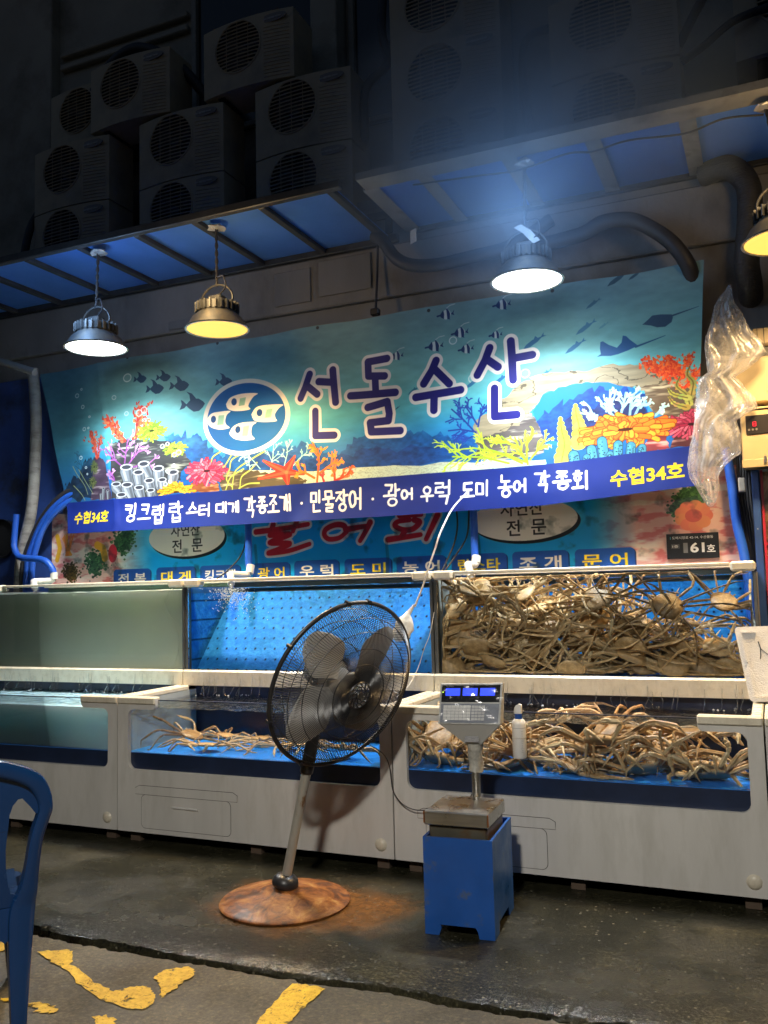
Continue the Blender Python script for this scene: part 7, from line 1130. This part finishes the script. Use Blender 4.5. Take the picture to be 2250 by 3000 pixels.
    t = thing('poster_board', (.2, 5.66, 1.0), 'red framed food poster at the right edge', 'poster'); MB().box(-.030, 5.63, .9, -.016, 5.66, 2.14).build('frame', mat('red_frame', (.45, .02, .05), .4), t); MB().box(-.016, 5.635, 1.70, .5, 5.658, 1.712).build('frame_bar', mat('red_frame', (.45, .02, .05), .4), t)
    m, nt, p = newmat('poster_print'); c = ramp(nt, noise(nt, 7, 7, .6, dist=.8).outputs[0], [(.3, (.02, .018, .012)), (.45, (.10, .05, .02)), (.55, (.34, .20, .10)), (.7, (.30, .26, .22))]); nt.links.new(c.outputs[0], p.inputs['Base Color']); p.inputs['Roughness'].default_value = .3; MB().box(-.015, 5.645, .9, .5, 5.656, 2.13).build('print', m, t)
    hose('air_hose', [(-.215, 5.72, 2.3), (-.19, 5.71, 2.08), (-.175, 5.70, 1.85), (-.145, 5.69, 1.66), (-.125, 5.66, 1.45), (-.12, 5.64, 1.25), (-.12, 5.64, 1.0)], .028, BLUEHOSE, 'thick blue hose running down the right end of the signboard', 'hose', n=12)
    for k in range(5): hose('cable', [(-.15+.015*k, 5.74, 2.25), (-.155+.016*k, 5.73, 2.0), (-.135+.014*k, 5.735, 1.8), (-.115+.008*k, 5.73, 1.6), (-.10+.006*k, 5.72, 1.2)], .0075, BLACKRUB, 'black cable in the bundle beside the chipped blue post', 'cable', 'bundled cables at the right end', 6)
    hose('white_cable', [(-.115, 5.5, 1.50), (-.118, 5.4, 1.40), (-.108, 5.3, 1.30), (-.085, 5.2, 1.18)], .007, mat('white_cable', (.6, .58, .54), .5), 'pale cable curving behind the foam board', 'cable', n=6)
    tag(MB().box(-.150, 5.60, 2.02, -.112, 5.68, 2.10, .004).build('cable_duct', PVC), 'short white cable duct under the control box', 'duct')
    # foam box lid with hand lettering, leaning
    t = thing('foam_board', (-.02, 5.0, .87), 'white foam lid with black handwriting leaning at the right edge', 'sign'); fm = mat('polystyrene', (.72, .69, .64), .7, var=.05, vscale=40, bump=.35, bscale=160)
    TLf, BLf = Vector((-.196, 5.02, 1.252)), Vector((-.138, 4.96, .878)); u = Vector((1, .02, .03)).normalized(); v = (TLf-BLf).normalized(); nn = u.cross(v).normalized(); nn = nn if nn.y < 0 else -nn; Wf, Hf = .62, (TLf-BLf).length
    def slab(poly, d0, d1, name, m, par): 
        n = len(poly); b = MB(); b.v = [tuple(BLf+u*a+v*c+nn*d) for d in (d0, d1) for a, c in poly]; b.f = [tuple(range(n)), tuple(range(2*n-1, n-1, -1))]+[(i, (i+1) % n, n+(i+1) % n, n+i) for i in range(n)]; return b.build(name, m, par)
    slab(rounded(0, 0, Wf, Hf, .02), 0, .022, 'lid', fm, t)
    for poly in (rounded(.022, .20, .030, Hf-.02, .003), rounded(.030, Hf-.032, .10, Hf-.024, .003), rounded(.022, .03, .030, .165, .003), rounded(.030, .022, .58, .030, .003)): slab(poly, .0222, .030, 'ridge', fm, t)
    ink = mat('black_marker', (.03, .03, .035), .5)
    def mark(pts, r): b = MB(); b.tube([tuple(BLf+u*a+v*c+nn*.0225) for a, c in pts], r, 5); b.build('marker_stroke', ink, t)
    mark([(.100, .305), (.104, .27), (.098, .235), (.092, .215)], .0028); mark([(.104, .27), (.118, .252), (.135, .235)], .0018); mark([(.122, .188), (.135, .176), (.15, .17)], .0026); mark([(.118, .118), (.135, .10)], .002); mark([(.122, .125), (.14, .108)], .0016)
    slab([(0.03, -.003), (.2, -.003), (.2, .05), (.03, .05)], -.06, -.001, 'prop', fm, t)
right_end()
# dark round vent at the far left of the wall
b = MB(); b.lathe([(.0, 0), (.15, .0), (.16, -.01), (.165, -.03), (.17, -.03), (.17, .02)], 32, M=Matrix.Rotation(-PI/2, 4, 'X'), c=(-6.16, 5.79, 2.02)); tag(b.build('wall_vent', BLACKPL, smooth=40), 'round dark vent on the blue wall at the left edge', 'vent')

# ------------------------------------------------------------------ steam and lens glow, shaped as one volume round the bright right lamp
def steam():
    m = bpy.data.materials.new('steam_glow_volume'); m.use_nodes = True; nt = m.node_tree; L = nt.links.new; nt.nodes.remove(nt.nodes['Principled BSDF']); v = nd(nt, 'VolumePrincipled'); v.inputs['Color'].default_value = (.62, .80, 1., 1); v.inputs['Anisotropy'].default_value = .2
    tc = nd(nt, 'TexCoord'); ln = nd(nt, 'VectorMath', operation='LENGTH'); L(tc.outputs['Object'], ln.inputs[0]); n = noise(nt, 1.6, 3, .55, dist=.6)
    fa = nd(nt, 'MapRange'); fa.inputs[1].default_value = 1.; fa.inputs[2].default_value = .15; fa.inputs[3].default_value = 0; fa.inputs[4].default_value = 1; L(ln.outputs['Value'], fa.inputs[0]); nr = nd(nt, 'MapRange'); nr.inputs[1].default_value = .3; nr.inputs[2].default_value = .7; nr.inputs[3].default_value = .3; nr.inputs[4].default_value = 1.2; L(n.outputs[0], nr.inputs[0])
    mu = nd(nt, 'Math', operation='MULTIPLY'); L(fa.outputs[0], mu.inputs[0]); L(nr.outputs[0], mu.inputs[1]); m2 = nd(nt, 'Math', operation='MULTIPLY'); L(mu.outputs[0], m2.inputs[0]); m2.inputs[1].default_value = STEAM; L(m2.outputs[0], v.inputs['Density']); L(v.outputs[0], nt.nodes['Material Output'].inputs['Volume'])
    b = MB(); b.lathe([(math.cos(a), math.sin(a)) for a in np.linspace(-PI/2, PI/2, 13)], 24); o = b.build('steam', m, smooth=180); o.location = (-1.15, 4.58, 3.98); o.scale = (1.3, .6, .95); tag(o, 'bluish steam and lens glow round the brightest lamp', 'steam', kind='stuff')
STEAM = 1.9
steam()
hose('pale_curve', [(-3.889, 5.1706, 1.54), (-3.946, 5.1706, 1.463), (-3.953, 5.1706, 1.422), (-3.922, 5.1706, 1.363), (-3.87, 5.1706, 1.296), (-3.836, 5.1706, 1.189), (-3.843, 5.1706, 1.09), (-3.877, 5.1706, 1.016), (-3.924, 5.1706, .983)], .0022, mat('pale_curve_tone', (.62, .68, .58), .3), 'thin pale curve down the front of the murky green tank', 'tube', n=5)  # thin pale curved line between the pane and the cloudy water
